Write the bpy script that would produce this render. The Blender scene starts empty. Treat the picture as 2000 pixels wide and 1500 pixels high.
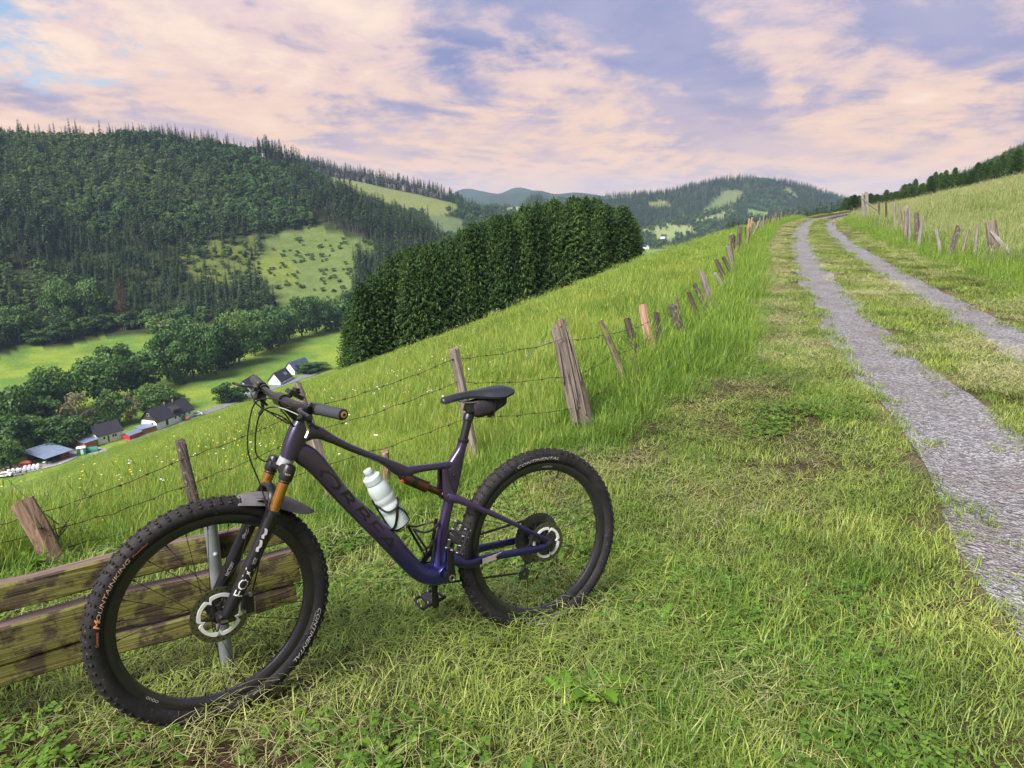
import bpy, bmesh, math, random
import numpy as np
from mathutils import Matrix, Vector
random.seed(7)
RNG = np.random.default_rng(11)
scene = bpy.context.scene
COL = scene.collection

# ------------------------------------------------------------------ camera
PITCH = math.radians(14.4)
FPX = 1380.0                      # focal length in pixels of a 2000 px wide picture
CAMP = np.array([0.0, 0.0, 1.6])
cam_data = bpy.data.cameras.new('camera')
cam_data.sensor_width = 36.0
cam_data.lens = FPX / 2000.0 * 36.0
cam_data.clip_start = 0.05
cam_data.clip_end = 20000.0
cam = bpy.data.objects.new('camera', cam_data)
COL.objects.link(cam)
cam.location = CAMP
cam.rotation_euler = (math.pi / 2 - PITCH, 0, 0)
scene.camera = cam

# ------------------------------------------------------------------ sky, sun, exposure
SUN_ELEV = math.radians(48)
SUN_AZ = math.radians(-140)        # clockwise from +Y (view direction): behind the camera, to the left
sun_dir = Vector((math.sin(SUN_AZ) * math.cos(SUN_ELEV), math.cos(SUN_AZ) * math.cos(SUN_ELEV), math.sin(SUN_ELEV)))

def build_world():
    w = bpy.data.worlds.new('World')
    scene.world = w
    w.use_nodes = True
    nt = w.node_tree
    nt.nodes.clear()
    N = lambda t, **k: _node(nt, t, **k)
    L = nt.links.new
    out = N('ShaderNodeOutputWorld')
    sky = N('ShaderNodeTexSky')
    sky.sky_type = 'NISHITA'
    sky.sun_disc = False
    sky.sun_elevation = SUN_ELEV
    sky.sun_rotation = SUN_AZ
    sky.altitude = 400
    tc = N('ShaderNodeTexCoord')
    nrm = N('ShaderNodeVectorMath', operation='NORMALIZE')
    L(tc.outputs['Generated'], nrm.inputs[0])
    sep = N('ShaderNodeSeparateXYZ')
    L(nrm.outputs[0], sep.inputs[0])
    zc = N('ShaderNodeMath', operation='MAXIMUM'); L(sep.outputs['Z'], zc.inputs[0]); zc.inputs[1].default_value = 0.0
    za = N('ShaderNodeMath', operation='ADD'); L(zc.outputs[0], za.inputs[0]); za.inputs[1].default_value = 0.13
    dx = N('ShaderNodeMath', operation='DIVIDE'); L(sep.outputs['X'], dx.inputs[0]); L(za.outputs[0], dx.inputs[1])
    dy = N('ShaderNodeMath', operation='DIVIDE'); L(sep.outputs['Y'], dy.inputs[0]); L(za.outputs[0], dy.inputs[1])
    cmb = N('ShaderNodeCombineXYZ'); L(dx.outputs[0], cmb.inputs[0]); L(dy.outputs[0], cmb.inputs[1])
    def noise(off, sc, detail, rough, dist, stretch=(1, 1, 1), rz=0.0, shift=(0, 0, 0)):
        m0 = N('ShaderNodeVectorMath', operation='ADD'); L(cmb.outputs[0], m0.inputs[0]); m0.inputs[1].default_value = (shift[0] + SKY['move'][0], shift[1] + SKY['move'][1], 0)
        m = N('ShaderNodeMapping'); L(m0.outputs[0], m.inputs[0])
        m.inputs['Location'].default_value = off
        m.inputs['Rotation'].default_value = (0, 0, rz)
        m.inputs['Scale'].default_value = stretch
        n = N('ShaderNodeTexNoise'); L(m.outputs[0], n.inputs['Vector'])
        n.inputs['Scale'].default_value = sc
        n.inputs['Detail'].default_value = detail
        n.inputs['Roughness'].default_value = rough
        n.inputs['Distortion'].default_value = dist
        return n.outputs['Fac']
    def mr(v, a, b, c=0.0, d=1.0, smooth=True):
        m = N('ShaderNodeMapRange'); L(v, m.inputs['Value'])
        m.interpolation_type = 'SMOOTHSTEP' if smooth else 'LINEAR'
        m.inputs['From Min'].default_value = a; m.inputs['From Max'].default_value = b
        m.inputs['To Min'].default_value = c; m.inputs['To Max'].default_value = d
        return m.outputs[0]
    def math_(op, a, b):
        m = N('ShaderNodeMath', operation=op)
        for i, q in enumerate((a, b)):
            if isinstance(q, (int, float)): m.inputs[i].default_value = q
            else: L(q, m.inputs[i])
        return m.outputs[0]
    def mix(fac, a, b):
        m = N('ShaderNodeMix'); m.data_type = 'RGBA'
        if isinstance(fac, (int, float)): m.inputs[0].default_value = fac
        else: L(fac, m.inputs[0])
        for i, q in ((6, a), (7, b)):
            if isinstance(q, tuple): m.inputs[i].default_value = (*q, 1)
            else: L(q, m.inputs[i])
        return m.outputs[2]
    el = sep.outputs['Z']
    OFF = SKY['off']
    def thick(shift):            # cloud thickness at a shifted place
        a_ = noise(OFF, 0.62, 3, 0.5, 0.5, (1.0, 0.75, 1), 0.35, shift)
        b_ = noise((OFF[0] + 4.4, OFF[1] + 1.7, 2), 1.7, 11, 0.64, 0.3, (1.0, 0.8, 1), 0.35, shift)
        return math_('ADD', math_('MULTIPLY', a_, 0.62), math_('MULTIPLY', b_, 0.38))
    th0 = thick((0, 0, 0)); th1 = thick((-0.30, 0.22, 0)); th2 = thick((-0.09, 0.07, 0))
    # relief: flanks turned to the low sun are bright
    rel = math_('ADD', math_('MULTIPLY', math_('SUBTRACT', th0, th1), 1.0), math_('MULTIPLY', math_('SUBTRACT', th0, th2), 1.6))
    glow = mr(el, 0.02, 0.34, 1.0, 0.0)
    side = mr(sep.outputs['X'], -0.70, 0.60, 1.0, 0.0)
    wisp = noise((OFF[0] + 9.1, OFF[1] + 3.3, 5), 4.2, 9, 0.62, 0.6, (1.0, 0.7, 1), 0.5)
    broad = noise((OFF[0] + 2.2, OFF[1] + 6.6, 7), 0.8, 6, 0.55, 0.5, (1.0, 0.8, 1), 0.2)
    soft = noise((OFF[0] + 5.7, OFF[1] + 8.1, 3), 1.3, 8, 0.58, 0.4, (1.0, 0.75, 1), 0.4)
    tone = mr(soft, 0.36, 0.64)
    shade = mix(glow, mix(tone, SKY['shade_hi'], SKY['shade_hi2']), mix(tone, SKY['shade_lo'], SKY['shade_lo2']))
    lit = mix(glow, SKY['lit_hi'], SKY['lit_lo'])
    base_ = math_('ADD', math_('MULTIPLY', math_('SUBTRACT', 0.5, th0), 1.5), math_('MULTIPLY', rel, 2.3))      # thin places glow too
    base_ = math_('ADD', base_, math_('MULTIPLY', math_('SUBTRACT', side, 0.58), 0.22))
    base_ = math_('ADD', base_, math_('MULTIPLY', glow, 0.10))
    base_ = math_('ADD', base_, math_('MULTIPLY', math_('SUBTRACT', wisp, 0.5), 0.26))
    base_ = math_('ADD', base_, math_('MULTIPLY', math_('SUBTRACT', broad, 0.5), 0.95))
    cloudcol = mix(mr(base_, -0.24, 0.28), shade, lit)
    cloudcol = mix(math_('MULTIPLY', mr(base_, 0.24, 0.60), 0.7), cloudcol, SKY['hot'])
    hor = math_('MULTIPLY', mr(el, 0.0, 0.17, 1.0, 0.0), math_('ADD', 0.15, math_('MULTIPLY', soft, 0.8)))
    cloudcol = mix(hor, cloudcol, SKY['horizon'])
    cov = mr(math_('ADD', math_('ADD', th0, math_('MULTIPLY', glow, 0.07)), math_('ADD', math_('MULTIPLY', math_('SUBTRACT', wisp, 0.5), 0.10), math_('MULTIPLY', math_('SUBTRACT', 1.0, side), 0.06))), 0.365, 0.43)
    bsky = N('ShaderNodeBackground'); L(sky.outputs[0], bsky.inputs[0]); bsky.inputs[1].default_value = SKY['strength']
    bcl = N('ShaderNodeBackground'); L(cloudcol, bcl.inputs[0]); bcl.inputs[1].default_value = SKY['cloud_strength']
    ms = N('ShaderNodeMixShader')
    L(cov, ms.inputs[0]); L(bsky.outputs[0], ms.inputs[1]); L(bcl.outputs[0], ms.inputs[2])
    L(ms.outputs[0], out.inputs[0])

def _node(nt, t, **k):
    n = nt.nodes.new(t)
    for a, b in k.items(): setattr(n, a, b)
    return n

SKY = dict(strength=0.085, cloud_strength=0.49, off=(56.6, 39.9, 1.2), move=(0.06, 0.03),
           shade_hi=(0.25, 0.31, 0.57), shade_hi2=(0.43, 0.45, 0.68), shade_lo=(0.34, 0.36, 0.60), shade_lo2=(0.54, 0.49, 0.65),
           lit_hi=(0.86, 0.69, 0.74), lit_lo=(1.02, 0.72, 0.56), hot=(1.15, 0.93, 0.74), horizon=(1.12, 0.74, 0.50))
build_world()
sun_data = bpy.data.lights.new('sun', 'SUN')
sun_data.energy = 4.6
sun_data.angle = math.radians(32)
sun_data.color = (1.0, 0.94, 0.87)
sun = bpy.data.objects.new('sun', sun_data)
COL.objects.link(sun)
sun.rotation_euler = (-sun_dir).to_track_quat('-Z', 'Y').to_euler()
vs = scene.view_settings
vs.view_transform = 'Standard'
vs.look = 'None'
vs.gamma = 1.0
vs.use_curve_mapping = False
vs.exposure = 0.95
scene.render.engine = 'CYCLES'
cy = scene.cycles
cy.use_denoising = True
cy.use_adaptive_sampling = True
cy.adaptive_threshold = 0.02
cy.max_bounces = 5
cy.diffuse_bounces = 2
cy.glossy_bounces = 2
cy.transmission_bounces = 3
cy.transparent_max_bounces = 8
cy.volume_bounces = 0
cy.sample_clamp_indirect = 4.0
cy.caustics_reflective = False
cy.caustics_refractive = False

# ------------------------------------------------------------------ small maths
RV = np.array([1.0, 0, 0]); FV = np.array([0, math.cos(PITCH), -math.sin(PITCH)]); UV = np.array([0, math.sin(PITCH), math.cos(PITCH)])
def at(px, py, depth):
    """world point seen at photo pixel (px,py), depth metres along the optical axis"""
    return CAMP + depth * ((px - 1000) / FPX * RV + FV - (py - 750) / FPX * UV)
def on_plane(px, py, z):
    d = (px - 1000) / FPX * RV + FV - (py - 750) / FPX * UV
    return CAMP + d * ((z - CAMP[2]) / d[2])
def to_px(P):
    d = np.asarray(P, float) - CAMP
    z = d @ FV
    z = np.where(np.abs(z) < 1e-6, 1e-6, z)
    return 1000 + FPX * (d @ RV) / z, 750 - FPX * (d @ UV) / z, z
def smooth(a, b, v):
    t = np.clip((v - a) / (b - a), 0, 1)
    return t * t * (3 - 2 * t)
def _hash(i, j, s):
    h = np.sin(i * 127.1 + j * 311.7 + s * 74.7) * 43758.5453
    return h - np.floor(h)
def vnoise(x, y, s=0.0):
    xi, yi = np.floor(x), np.floor(y)
    fx, fy = x - xi, y - yi
    fx, fy = fx * fx * (3 - 2 * fx), fy * fy * (3 - 2 * fy)
    a, b = _hash(xi, yi, s), _hash(xi + 1, yi, s)
    c, d = _hash(xi, yi + 1, s), _hash(xi + 1, yi + 1, s)
    return (a * (1 - fx) + b * fx) * (1 - fy) + (c * (1 - fx) + d * fx) * fy
def fbm(x, y, s=0.0, o=4):
    v, a = 0.0, 0.5
    for k in range(o):
        v = v + a * vnoise(x * 2 ** k, y * 2 ** k, s + k)
        a *= 0.5
    return v
def inpoly(x, y, poly):
    x = np.asarray(x, float); y = np.asarray(y, float)
    r = np.zeros(np.broadcast(x, y).shape, bool)
    n = len(poly)
    for i in range(n):
        x1, y1 = poly[i]; x2, y2 = poly[(i + 1) % n]
        if y1 == y2: continue
        c = ((y1 > y) != (y2 > y)) & (x < (x2 - x1) * (y - y1) / (y2 - y1) + x1)
        r ^= c
    return r

# ------------------------------------------------------------------ mesh helpers
def tag(o, label=None, cat=None, group=None, kind=None):
    if label: o['label'] = label
    if cat: o['category'] = cat
    if group: o['group'] = group
    if kind: o['kind'] = kind
    return o
def empty(name, loc=(0, 0, 0), parent=None):
    o = bpy.data.objects.new(name, None)
    o.empty_display_size = 0.1
    COL.objects.link(o)
    o.location = loc
    if parent: o.parent = parent
    return o
class MB:
    def __init__(s):
        s.v = []; s.f = []; s.m = []; s.n = 0
    def add(s, verts, faces, mi=0):
        verts = [tuple(map(float, q)) for q in verts]
        s.v += verts
        s.f += [tuple(i + s.n for i in fc) for fc in faces]
        s.m += [mi] * len(faces)
        s.n += len(verts)
        return s
    def box(s, c, size, rot=None, mi=0, taper=1.0):
        hx, hy, hz = [q / 2 for q in size]
        vs_ = []
        for z, k in ((-hz, 1.0), (hz, taper)):
            for x, y in ((-hx, -hy), (hx, -hy), (hx, hy), (-hx, hy)):
                vs_.append(Vector((x * k, y * k, z)))
        if rot is not None: vs_ = [rot @ q for q in vs_]
        c = Vector(c)
        return s.add([q + c for q in vs_], [(0, 3, 2, 1), (4, 5, 6, 7), (0, 1, 5, 4), (1, 2, 6, 5), (2, 3, 7, 6), (3, 0, 4, 7)], mi)
    def tube(s, path, rad, n=10, cap=True, mi=0, flat=1.0, up=None):
        P = [Vector(q) for q in path]
        if not hasattr(rad, '__len__'): rad = [rad] * len(P)
        vs_, fc = [], []
        prev = None
        for i, p in enumerate(P):
            t = (P[min(i + 1, len(P) - 1)] - P[max(i - 1, 0)]).normalized()
            if prev is None:
                a = Vector(up) if up is not None else (Vector((0, 0, 1)) if abs(t.z) < 0.9 else Vector((0, 1, 0)))
            else: a = prev
            u = (a - t * a.dot(t)).normalized()
            prev = u
            w = t.cross(u)
            for k in range(n):
                g = 2 * math.pi * k / n
                vs_.append(p + u * (rad[i] * math.cos(g)) + w * (rad[i] * flat * math.sin(g)))
        for i in range(len(P) - 1):
            for k in range(n):
                fc.append((i * n + k, i * n + (k + 1) % n, (i + 1) * n + (k + 1) % n, (i + 1) * n + k))
        if cap:
            fc.append(tuple(reversed(range(n)))); fc.append(tuple(range((len(P) - 1) * n, len(P) * n)))
        return s.add(vs_, fc, mi)
    def lathe(s, c, axis, prof, n=24, mi=0, ref=None, closed=False):
        """prof: list of (along axis, radius)"""
        ax = Vector(axis).normalized()
        a = Vector(ref) if ref is not None else (Vector((0, 0, 1)) if abs(ax.z) < 0.9 else Vector((1, 0, 0)))
        u = (a - ax * a.dot(ax)).normalized(); w = ax.cross(u); c = Vector(c)
        vs_, fc = [], []
        for h, r in prof:
            for k in range(n):
                g = 2 * math.pi * k / n
                vs_.append(c + ax * h + (u * math.cos(g) + w * math.sin(g)) * r)
        m = len(prof)
        for i in range(m if closed else m - 1):
            j = (i + 1) % m
            for k in range(n):
                fc.append((i * n + k, i * n + (k + 1) % n, j * n + (k + 1) % n, j * n + k))
        if not closed:
            if prof[0][1] > 1e-5: fc.append(tuple(reversed(range(n))))
            if prof[-1][1] > 1e-5: fc.append(tuple(range((m - 1) * n, m * n)))
        return s.add(vs_, fc, mi)
    def loft(s, secs, mi=0, cap=True):
        n = len(secs[0]); vs_ = [q for sc in secs for q in sc]; fc = []
        for i in range(len(secs) - 1):
            for k in range(n):
                fc.append((i * n + k, i * n + (k + 1) % n, (i + 1) * n + (k + 1) % n, (i + 1) * n + k))
        if cap:
            fc.append(tuple(reversed(range(n)))); fc.append(tuple(range((len(secs) - 1) * n, len(secs) * n)))
        return s.add(vs_, fc, mi)
    def mesh(s, name, smooth_=True, mats=(), recalc=True):
        me = bpy.data.meshes.new(name)
        me.from_pydata(s.v, [], s.f)
        for m in mats: me.materials.append(m)
        if len(mats) > 1: me.polygons.foreach_set('material_index', s.m)
        if recalc:
            b = bmesh.new(); b.from_mesh(me); bmesh.ops.recalc_face_normals(b, faces=b.faces); b.to_mesh(me); b.free()
        if smooth_:
            me.polygons.foreach_set('use_smooth', [True] * len(me.polygons))
            try: me.set_sharp_from_angle(angle=math.radians(38))
            except Exception: pass
        me.update()
        return me
    def build(s, name, mat, parent=None, smooth_=True, matrix=None, recalc=True):
        mats = mat if isinstance(mat, (list, tuple)) else [mat]
        o = bpy.data.objects.new(name, s.mesh(name, smooth_, mats, recalc))
        COL.objects.link(o)
        if parent is not None: o.parent = parent
        if matrix is not None: o.matrix_local = matrix
        return o
def np_mesh(name, verts, faces, mat=None, smooth_=False):
    """faces: (n,3) or (n,4) array"""
    verts = np.asarray(verts, np.float32); faces = np.asarray(faces, np.int32)
    me = bpy.data.meshes.new(name)
    me.vertices.add(len(verts)); me.vertices.foreach_set('co', verts.ravel())
    k = faces.shape[1]
    me.loops.add(faces.size); me.loops.foreach_set('vertex_index', faces.ravel())
    me.polygons.add(len(faces))
    me.polygons.foreach_set('loop_start', np.arange(0, faces.size, k, dtype=np.int32))
    me.polygons.foreach_set('use_smooth', np.full(len(faces), smooth_, bool))
    me.update(calc_edges=True)
    if mat is not None:
        for m in (mat if isinstance(mat, (list, tuple)) else [mat]): me.materials.append(m)
    return me
def link(name, me, parent=None, loc=None, rot=None, scale=None):
    o = bpy.data.objects.new(name, me)
    COL.objects.link(o)
    if parent is not None: o.parent = parent
    if loc is not None: o.location = loc
    if rot is not None: o.rotation_euler = rot
    if scale is not None: o.scale = scale
    return o
def catmull(pts, k=6):
    P = [np.array(q, float) for q in pts]
    out = []
    for i in range(len(P) - 1):
        p0, p1, p2, p3 = P[max(i - 1, 0)], P[i], P[i + 1], P[min(i + 2, len(P) - 1)]
        for j in range(k):
            t = j / k
            out.append(0.5 * (2 * p1 + (p2 - p0) * t + (2 * p0 - 5 * p1 + 4 * p2 - p3) * t * t + (3 * p1 - p0 - 3 * p2 + p3) * t ** 3))
    out.append(P[-1])
    return out

# ------------------------------------------------------------------ materials
def new_mat(name):
    m = bpy.data.materials.new(name); m.use_nodes = True
    nt = m.node_tree
    return m, nt, nt.nodes['Principled BSDF']
def ramp(nt, fac, stops):
    r = nt.nodes.new('ShaderNodeValToRGB')
    e = r.color_ramp.elements
    while len(e) < len(stops): e.new(0.5)
    for i, (p, c) in enumerate(stops):
        e[i].position = p; e[i].color = (*c, 1)
    nt.links.new(fac, r.inputs[0])
    return r.outputs[0]
def tex(nt, kind='ShaderNodeTexNoise', scale=5, detail=5, rough=0.55, dist=0, coord='Object', stretch=(1, 1, 1)):
    tc = nt.nodes.new('ShaderNodeTexCoord') if coord != 'Position' else nt.nodes.new('ShaderNodeNewGeometry')
    mp = nt.nodes.new('ShaderNodeMapping'); mp.inputs['Scale'].default_value = stretch
    nt.links.new(tc.outputs[coord], mp.inputs[0])
    n = nt.nodes.new(kind)
    nt.links.new(mp.outputs[0], n.inputs['Vector'])
    n.inputs['Scale'].default_value = scale
    if kind == 'ShaderNodeTexNoise':
        n.inputs['Detail'].default_value = detail; n.inputs['Roughness'].default_value = rough; n.inputs['Distortion'].default_value = dist
    return n
def bump(nt, b, h, strength=0.3, dist=0.01):
    n = nt.nodes.new('ShaderNodeBump'); n.inputs['Strength'].default_value = strength; n.inputs['Distance'].default_value = dist
    nt.links.new(h, n.inputs['Height']); nt.links.new(n.outputs[0], b.inputs['Normal'])
def simple(name, col, rough=0.5, metal=0.0, coat=0.0, var=0.25, scale=20, bmp=0.0, spec=0.5):
    m, nt, b = new_mat(name)
    n = tex(nt, scale=scale, detail=6)
    c = ramp(nt, n.outputs['Fac'], [(0.3, tuple(q * (1 - var) for q in col)), (0.7, tuple(min(1, q * (1 + var)) for q in col))])
    nt.links.new(c, b.inputs['Base Color'])
    b.inputs['Roughness'].default_value = rough; b.inputs['Metallic'].default_value = metal
    b.inputs['Coat Weight'].default_value = coat
    b.inputs['Specular IOR Level'].default_value = spec
    if bmp: bump(nt, b, n.outputs['Fac'], bmp)
    return m
def mixc(nt, fac, a, b, mode='MIX'):
    m = nt.nodes.new('ShaderNodeMix'); m.data_type = 'RGBA'; m.blend_type = mode
    if isinstance(fac, (int, float)): m.inputs[0].default_value = fac
    else: nt.links.new(fac, m.inputs[0])
    for i, q in ((6, a), (7, b)):
        if isinstance(q, tuple): m.inputs[i].default_value = (*q, 1)
        else: nt.links.new(q, m.inputs[i])
    return m.outputs[2]
def leaf_mat(name, cols, trans=0.35, rough=0.5, pscale=0.25, spread=0.35, attr=True, spec=0.3, inst=0.30):
    """foliage / grass: per-blade colour attribute 'tint', per-instance random and patches in world space"""
    m, nt, b = new_mat(name)
    L = nt.links.new
    oi = nt.nodes.new('ShaderNodeObjectInfo')
    n = tex(nt, scale=pscale, detail=3, coord='Position')
    a = nt.nodes.new('ShaderNodeAttribute'); a.attribute_name = 'tint'
    s1 = nt.nodes.new('ShaderNodeMath'); s1.operation = 'MULTIPLY_ADD'
    L(oi.outputs['Random'], s1.inputs[0]); s1.inputs[1].default_value = inst; s1.inputs[2].default_value = -inst / 2
    s2 = nt.nodes.new('ShaderNodeMath'); s2.operation = 'MULTIPLY_ADD'
    L(n.outputs['Fac'], s2.inputs[0]); s2.inputs[1].default_value = spread * 2; L(s1.outputs[0], s2.inputs[2])
    s3 = nt.nodes.new('ShaderNodeMath'); s3.operation = 'ADD'
    L(s2.outputs[0], s3.inputs[0]); L(a.outputs['Fac'], s3.inputs[1])
    s4 = nt.nodes.new('ShaderNodeMath'); s4.operation = 'SUBTRACT'; L(s3.outputs[0], s4.inputs[0]); s4.inputs[1].default_value = spread
    k = len(cols)
    c = ramp(nt, s4.outputs[0], [(i / (k - 1), q) for i, q in enumerate(cols)])
    L(c, b.inputs['Base Color']); b.inputs['Roughness'].default_value = rough
    b.inputs['Specular IOR Level'].default_value = spec
    tr = nt.nodes.new('ShaderNodeBsdfTranslucent'); L(c, tr.inputs[0])
    mx = nt.nodes.new('ShaderNodeMixShader'); mx.inputs[0].default_value = trans
    L(b.outputs[0], mx.inputs[1]); L(tr.outputs[0], mx.inputs[2])
    L(mx.outputs[0], nt.nodes['Material Output'].inputs[0])
    return m
def wood_mat(name, dark, mid, light, lichen=None, lich_amt=0.5, scale=6.0, axis=2, rough=0.85):
    """weathered timber, grain along local axis, optional lichen / moss blotches"""
    m, nt, b = new_mat(name)
    st = [26.0, 26.0, 26.0]; st[axis] = 1.2
    g = tex(nt, scale=scale * 0.35, detail=7, rough=0.65, dist=0.4, stretch=tuple(st))
    c = ramp(nt, g.outputs['Fac'], [(0.30, dark), (0.5, mid), (0.72, light)])
    if lichen:
        n = tex(nt, scale=scale * 1.6, detail=8, rough=0.7)
        f = ramp(nt, n.outputs['Fac'], [(0.60 - 0.2 * lich_amt, (0, 0, 0)), (0.68 - 0.2 * lich_amt, (1, 1, 1))])
        c = mixc(nt, f, c, lichen)
    nt.links.new(c, b.inputs['Base Color']); b.inputs['Roughness'].default_value = rough
    b.inputs['Specular IOR Level'].default_value = 0.25
    bump(nt, b, g.outputs['Fac'], 0.9, 0.012)
    return m
# ================================================================== terrain
def _dense(pts, k=12):
    """monotone cubic through the points, sampled densely"""
    P = np.array(pts, float); X, Y = P[:, 0], P[:, 1]
    h = np.diff(X); dl = np.diff(Y) / h
    m = np.zeros(len(X)); m[0], m[-1] = dl[0], dl[-1]
    for q in range(1, len(X) - 1):
        if dl[q - 1] * dl[q] > 0:
            w1, w2 = 2 * h[q] + h[q - 1], h[q] + 2 * h[q - 1]
            m[q] = (w1 + w2) / (w1 / dl[q - 1] + w2 / dl[q])
    xs, ys = [], []
    for q in range(len(X) - 1):
        for t in np.arange(k) / k:
            a, b = (1 + 2 * t) * (1 - t) ** 2, t * (1 - t) ** 2
            c, d = t * t * (3 - 2 * t), t * t * (t - 1)
            xs.append(X[q] + t * h[q]); ys.append(a * Y[q] + b * h[q] * m[q] + c * Y[q + 1] + d * h[q] * m[q + 1])
    return np.array(xs + [X[-1]]), np.array(ys + [Y[-1]])
# left edge of the left wheel track: x as a function of y
_ty, _tx = _dense([(-60, -22.4), (-20, -6.8), (-6, -1.35), (0, 1.0), (2.59, 2.03), (4.26, 2.63), (5.41, 2.98), (7.0, 3.4), (8.8, 3.99), (10.8, 4.66), (14.4, 5.9),
                   (20.2, 7.97), (29.7, 11.56), (45.5, 17.9), (62, 25.1), (74, 31.0), (100, 45), (200, 97), (500, 250), (3000, 1500), (9000, 4500)])
# fence on the valley side
_fy, _fx = _dense([(-60, -120), (-10, -24), (0, -7.0), (2.0, -3.72), (2.95, -2.16), (3.65, -1.03), (4.26, -0.25), (5.0, 0.51), (6.2, 1.0), (7.6, 1.5), (9.2, 2.3), (11.7, 3.3),
                   (18.5, 5.65), (27.5, 8.9), (36.2, 12.1), (45.5, 16.0), (62, 23.2), (74, 29.0), (100, 43), (200, 95), (500, 248), (3000, 1498), (9000, 4498)])
# edge between tall fence-side grass and the mown strip
_my, _mx = _dense([(-60, -119.9), (0, -6.9), (2.0, -3.6), (2.95, -2.1), (3.65, -0.97), (4.26, -0.2), (4.9, 0.58), (5.4, 1.0), (6.85, 2.1), (7.6, 2.5), (9.6, 3.25), (11.3, 3.9), (18.7, 6.5), (35.1, 12.5), (45.5, 16.5), (62, 23.8), (74, 29.6), (100, 43.6), (9000, 4499)])
def xr(y): return np.interp(y, _ty, _tx)
def xfen(y): return np.interp(y, _fy, _fx)
def xmow(y): return np.interp(y, _my, _mx)
def _c(fn, y): 
    s = (fn(y + 0.4) - fn(y - 0.4)) / 0.8
    return 1 / np.sqrt(1 + s * s)
def d_track(x, y): return (x - xr(y)) * _c(xr, y)
def d_fence(x, y): return (x - xfen(y)) * _c(xfen, y)
def d_mow(x, y): return (x - xmow(y)) * _c(xmow, y)
_ls, _lz = _dense([(0, 0), (1, -0.15), (3, -0.8), (5, -1.5), (10, -3.75), (23, -9.35), (36, -15.0), (50, -20.9), (61, -25.4), (80, -33.8), (110, -46), (150, -63), (185, -76), (215, -79.8), (240, -80), (400, -80)])
_rs, _rz = _dense([(0, 0), (2.4, 0.02), (3.0, 0.10), (4.2, 0.32), (6, 0.62), (12, 1.95), (25, 5.1), (32, 6.1), (45, 7.6), (80, 22), (140, 54), (200, 74), (300, 84), (3000, 84)])
# the far side of the valley: height profiles along sight lines (photo column -> (depth, photo row or height))
FLOOR = -80.0
_cols = {
    -900: [(250, None), (520, 'z', 62), (640, 'z', 66), (1500, 'z', 40)],
    -300: [(350, None), (650, 262), (760, 'z', 64), (1500, 'z', 30)],
    0: [(395, None), (690, 272), (760, 'z', 66), (1500, 'z', 20)],
    150: [(432, None), (715, 268), (800, 'z', 58), (1500, 'z', 20)],
    300: [(458, None), (742, 268), (830, 'z', 56), (1500, 'z', 20)],
    400: [(466, None), (755, 279), (840, 'z', 50), (1500, 'z', 10)],
    500: [(474, None), (770, 306), (860, 330), (1000, 345), (1200, 322), (1400, 'z', 30)],
    600: [(484, None), (775, 332), (880, 375), (1000, 375), (1200, 330), (1400, 'z', 30)],
    700: [(486, None), (690, 410), (820, 440), (1000, 405), (1200, 348), (1400, 'z', 10)],
    800: [(490, None), (630, 462), (780, 490), (1000, 425), (1200, 372), (1400, 'z', 0)],
    890: [(520, None), (600, 500), (780, 495), (1000, 440), (1180, 394), (1400, 'z', -15)],
    980: [(650, None), (1000, 470), (1150, 427), (1300, 440), (1500, 404), (1800, 'z', -25)],
    1050: [(800, None), (1200, 460), (1500, 402), (2000, 393), (2500, 'z', -20)],
    1120: [(1000, None), (1450, 438), (1700, 410), (2000, 387), (2500, 'z', -10)],
    1200: [(1250, None), (1400, 455), (1600, 427), (2000, 382), (2500, 'z', 0)],
    1300: [(1280, None), (1450, 446), (1650, 422), (2000, 378), (2500, 'z', 0)],
    1380: [(1280, None), (1500, 436), (1650, 420), (2000, 354), (2500, 'z', 10)],
    1440: [(1280, None), (1550, 432), (1700, 420), (2050, 346), (2500, 'z', 10)],
    1500: [(1280, None), (1600, 432), (1750, 415), (2050, 348), (2500, 'z', 10)],
    1560: [(1280, None), (1600, 432), (1800, 410), (2050, 360), (2500, 'z', 0)],
    1630: [(1280, None), (1600, 432), (2050, 383), (2500, 'z', -20)],
    1750: [(1280, None), (1700, 'z', -60), (2050, 'z', -40), (2500, 'z', -60)],
    2300: [(1280, None), (2500, None)],
}
_TG = np.exp(np.linspace(math.log(150), math.log(9000), 420))
def _far_table():
    az, Z = [], []
    for px in sorted(_cols):
        ts, zs = [150.0], [FLOOR]
        for k in _cols[px]:
            if k[1] is None: ts.append(k[0]); zs.append(FLOOR)
            elif k[1] == 'z': ts.append(k[0]); zs.append(k[2])
            else:
                P = at(px, k[1], k[0]); ts.append(P[1]); zs.append(max(P[2], FLOOR))
        ts.append(9000.0); zs.append(zs[-1])
        z = np.interp(_TG, ts, zs)
        kz = np.hanning(13); kz /= kz.sum()
        z = np.convolve(np.pad(z, 6, mode='edge'), kz, 'valid')
        az.append((px - 1000) / FPX / 1.035); Z.append(z)
    az = np.array(az); Z = np.array(Z)
    ag = np.linspace(az[0], az[-1], 500)
    G = np.stack([np.interp(ag, az, Z[:, j]) for j in range(Z.shape[1])], 1)
    k = np.hanning(11); k /= k.sum()
    G = np.stack([np.convolve(np.pad(G[:, j], 5, mode='edge'), k, 'valid') for j in range(G.shape[1])], 1)
    return ag, G
_AG, _FG = _far_table()
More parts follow.
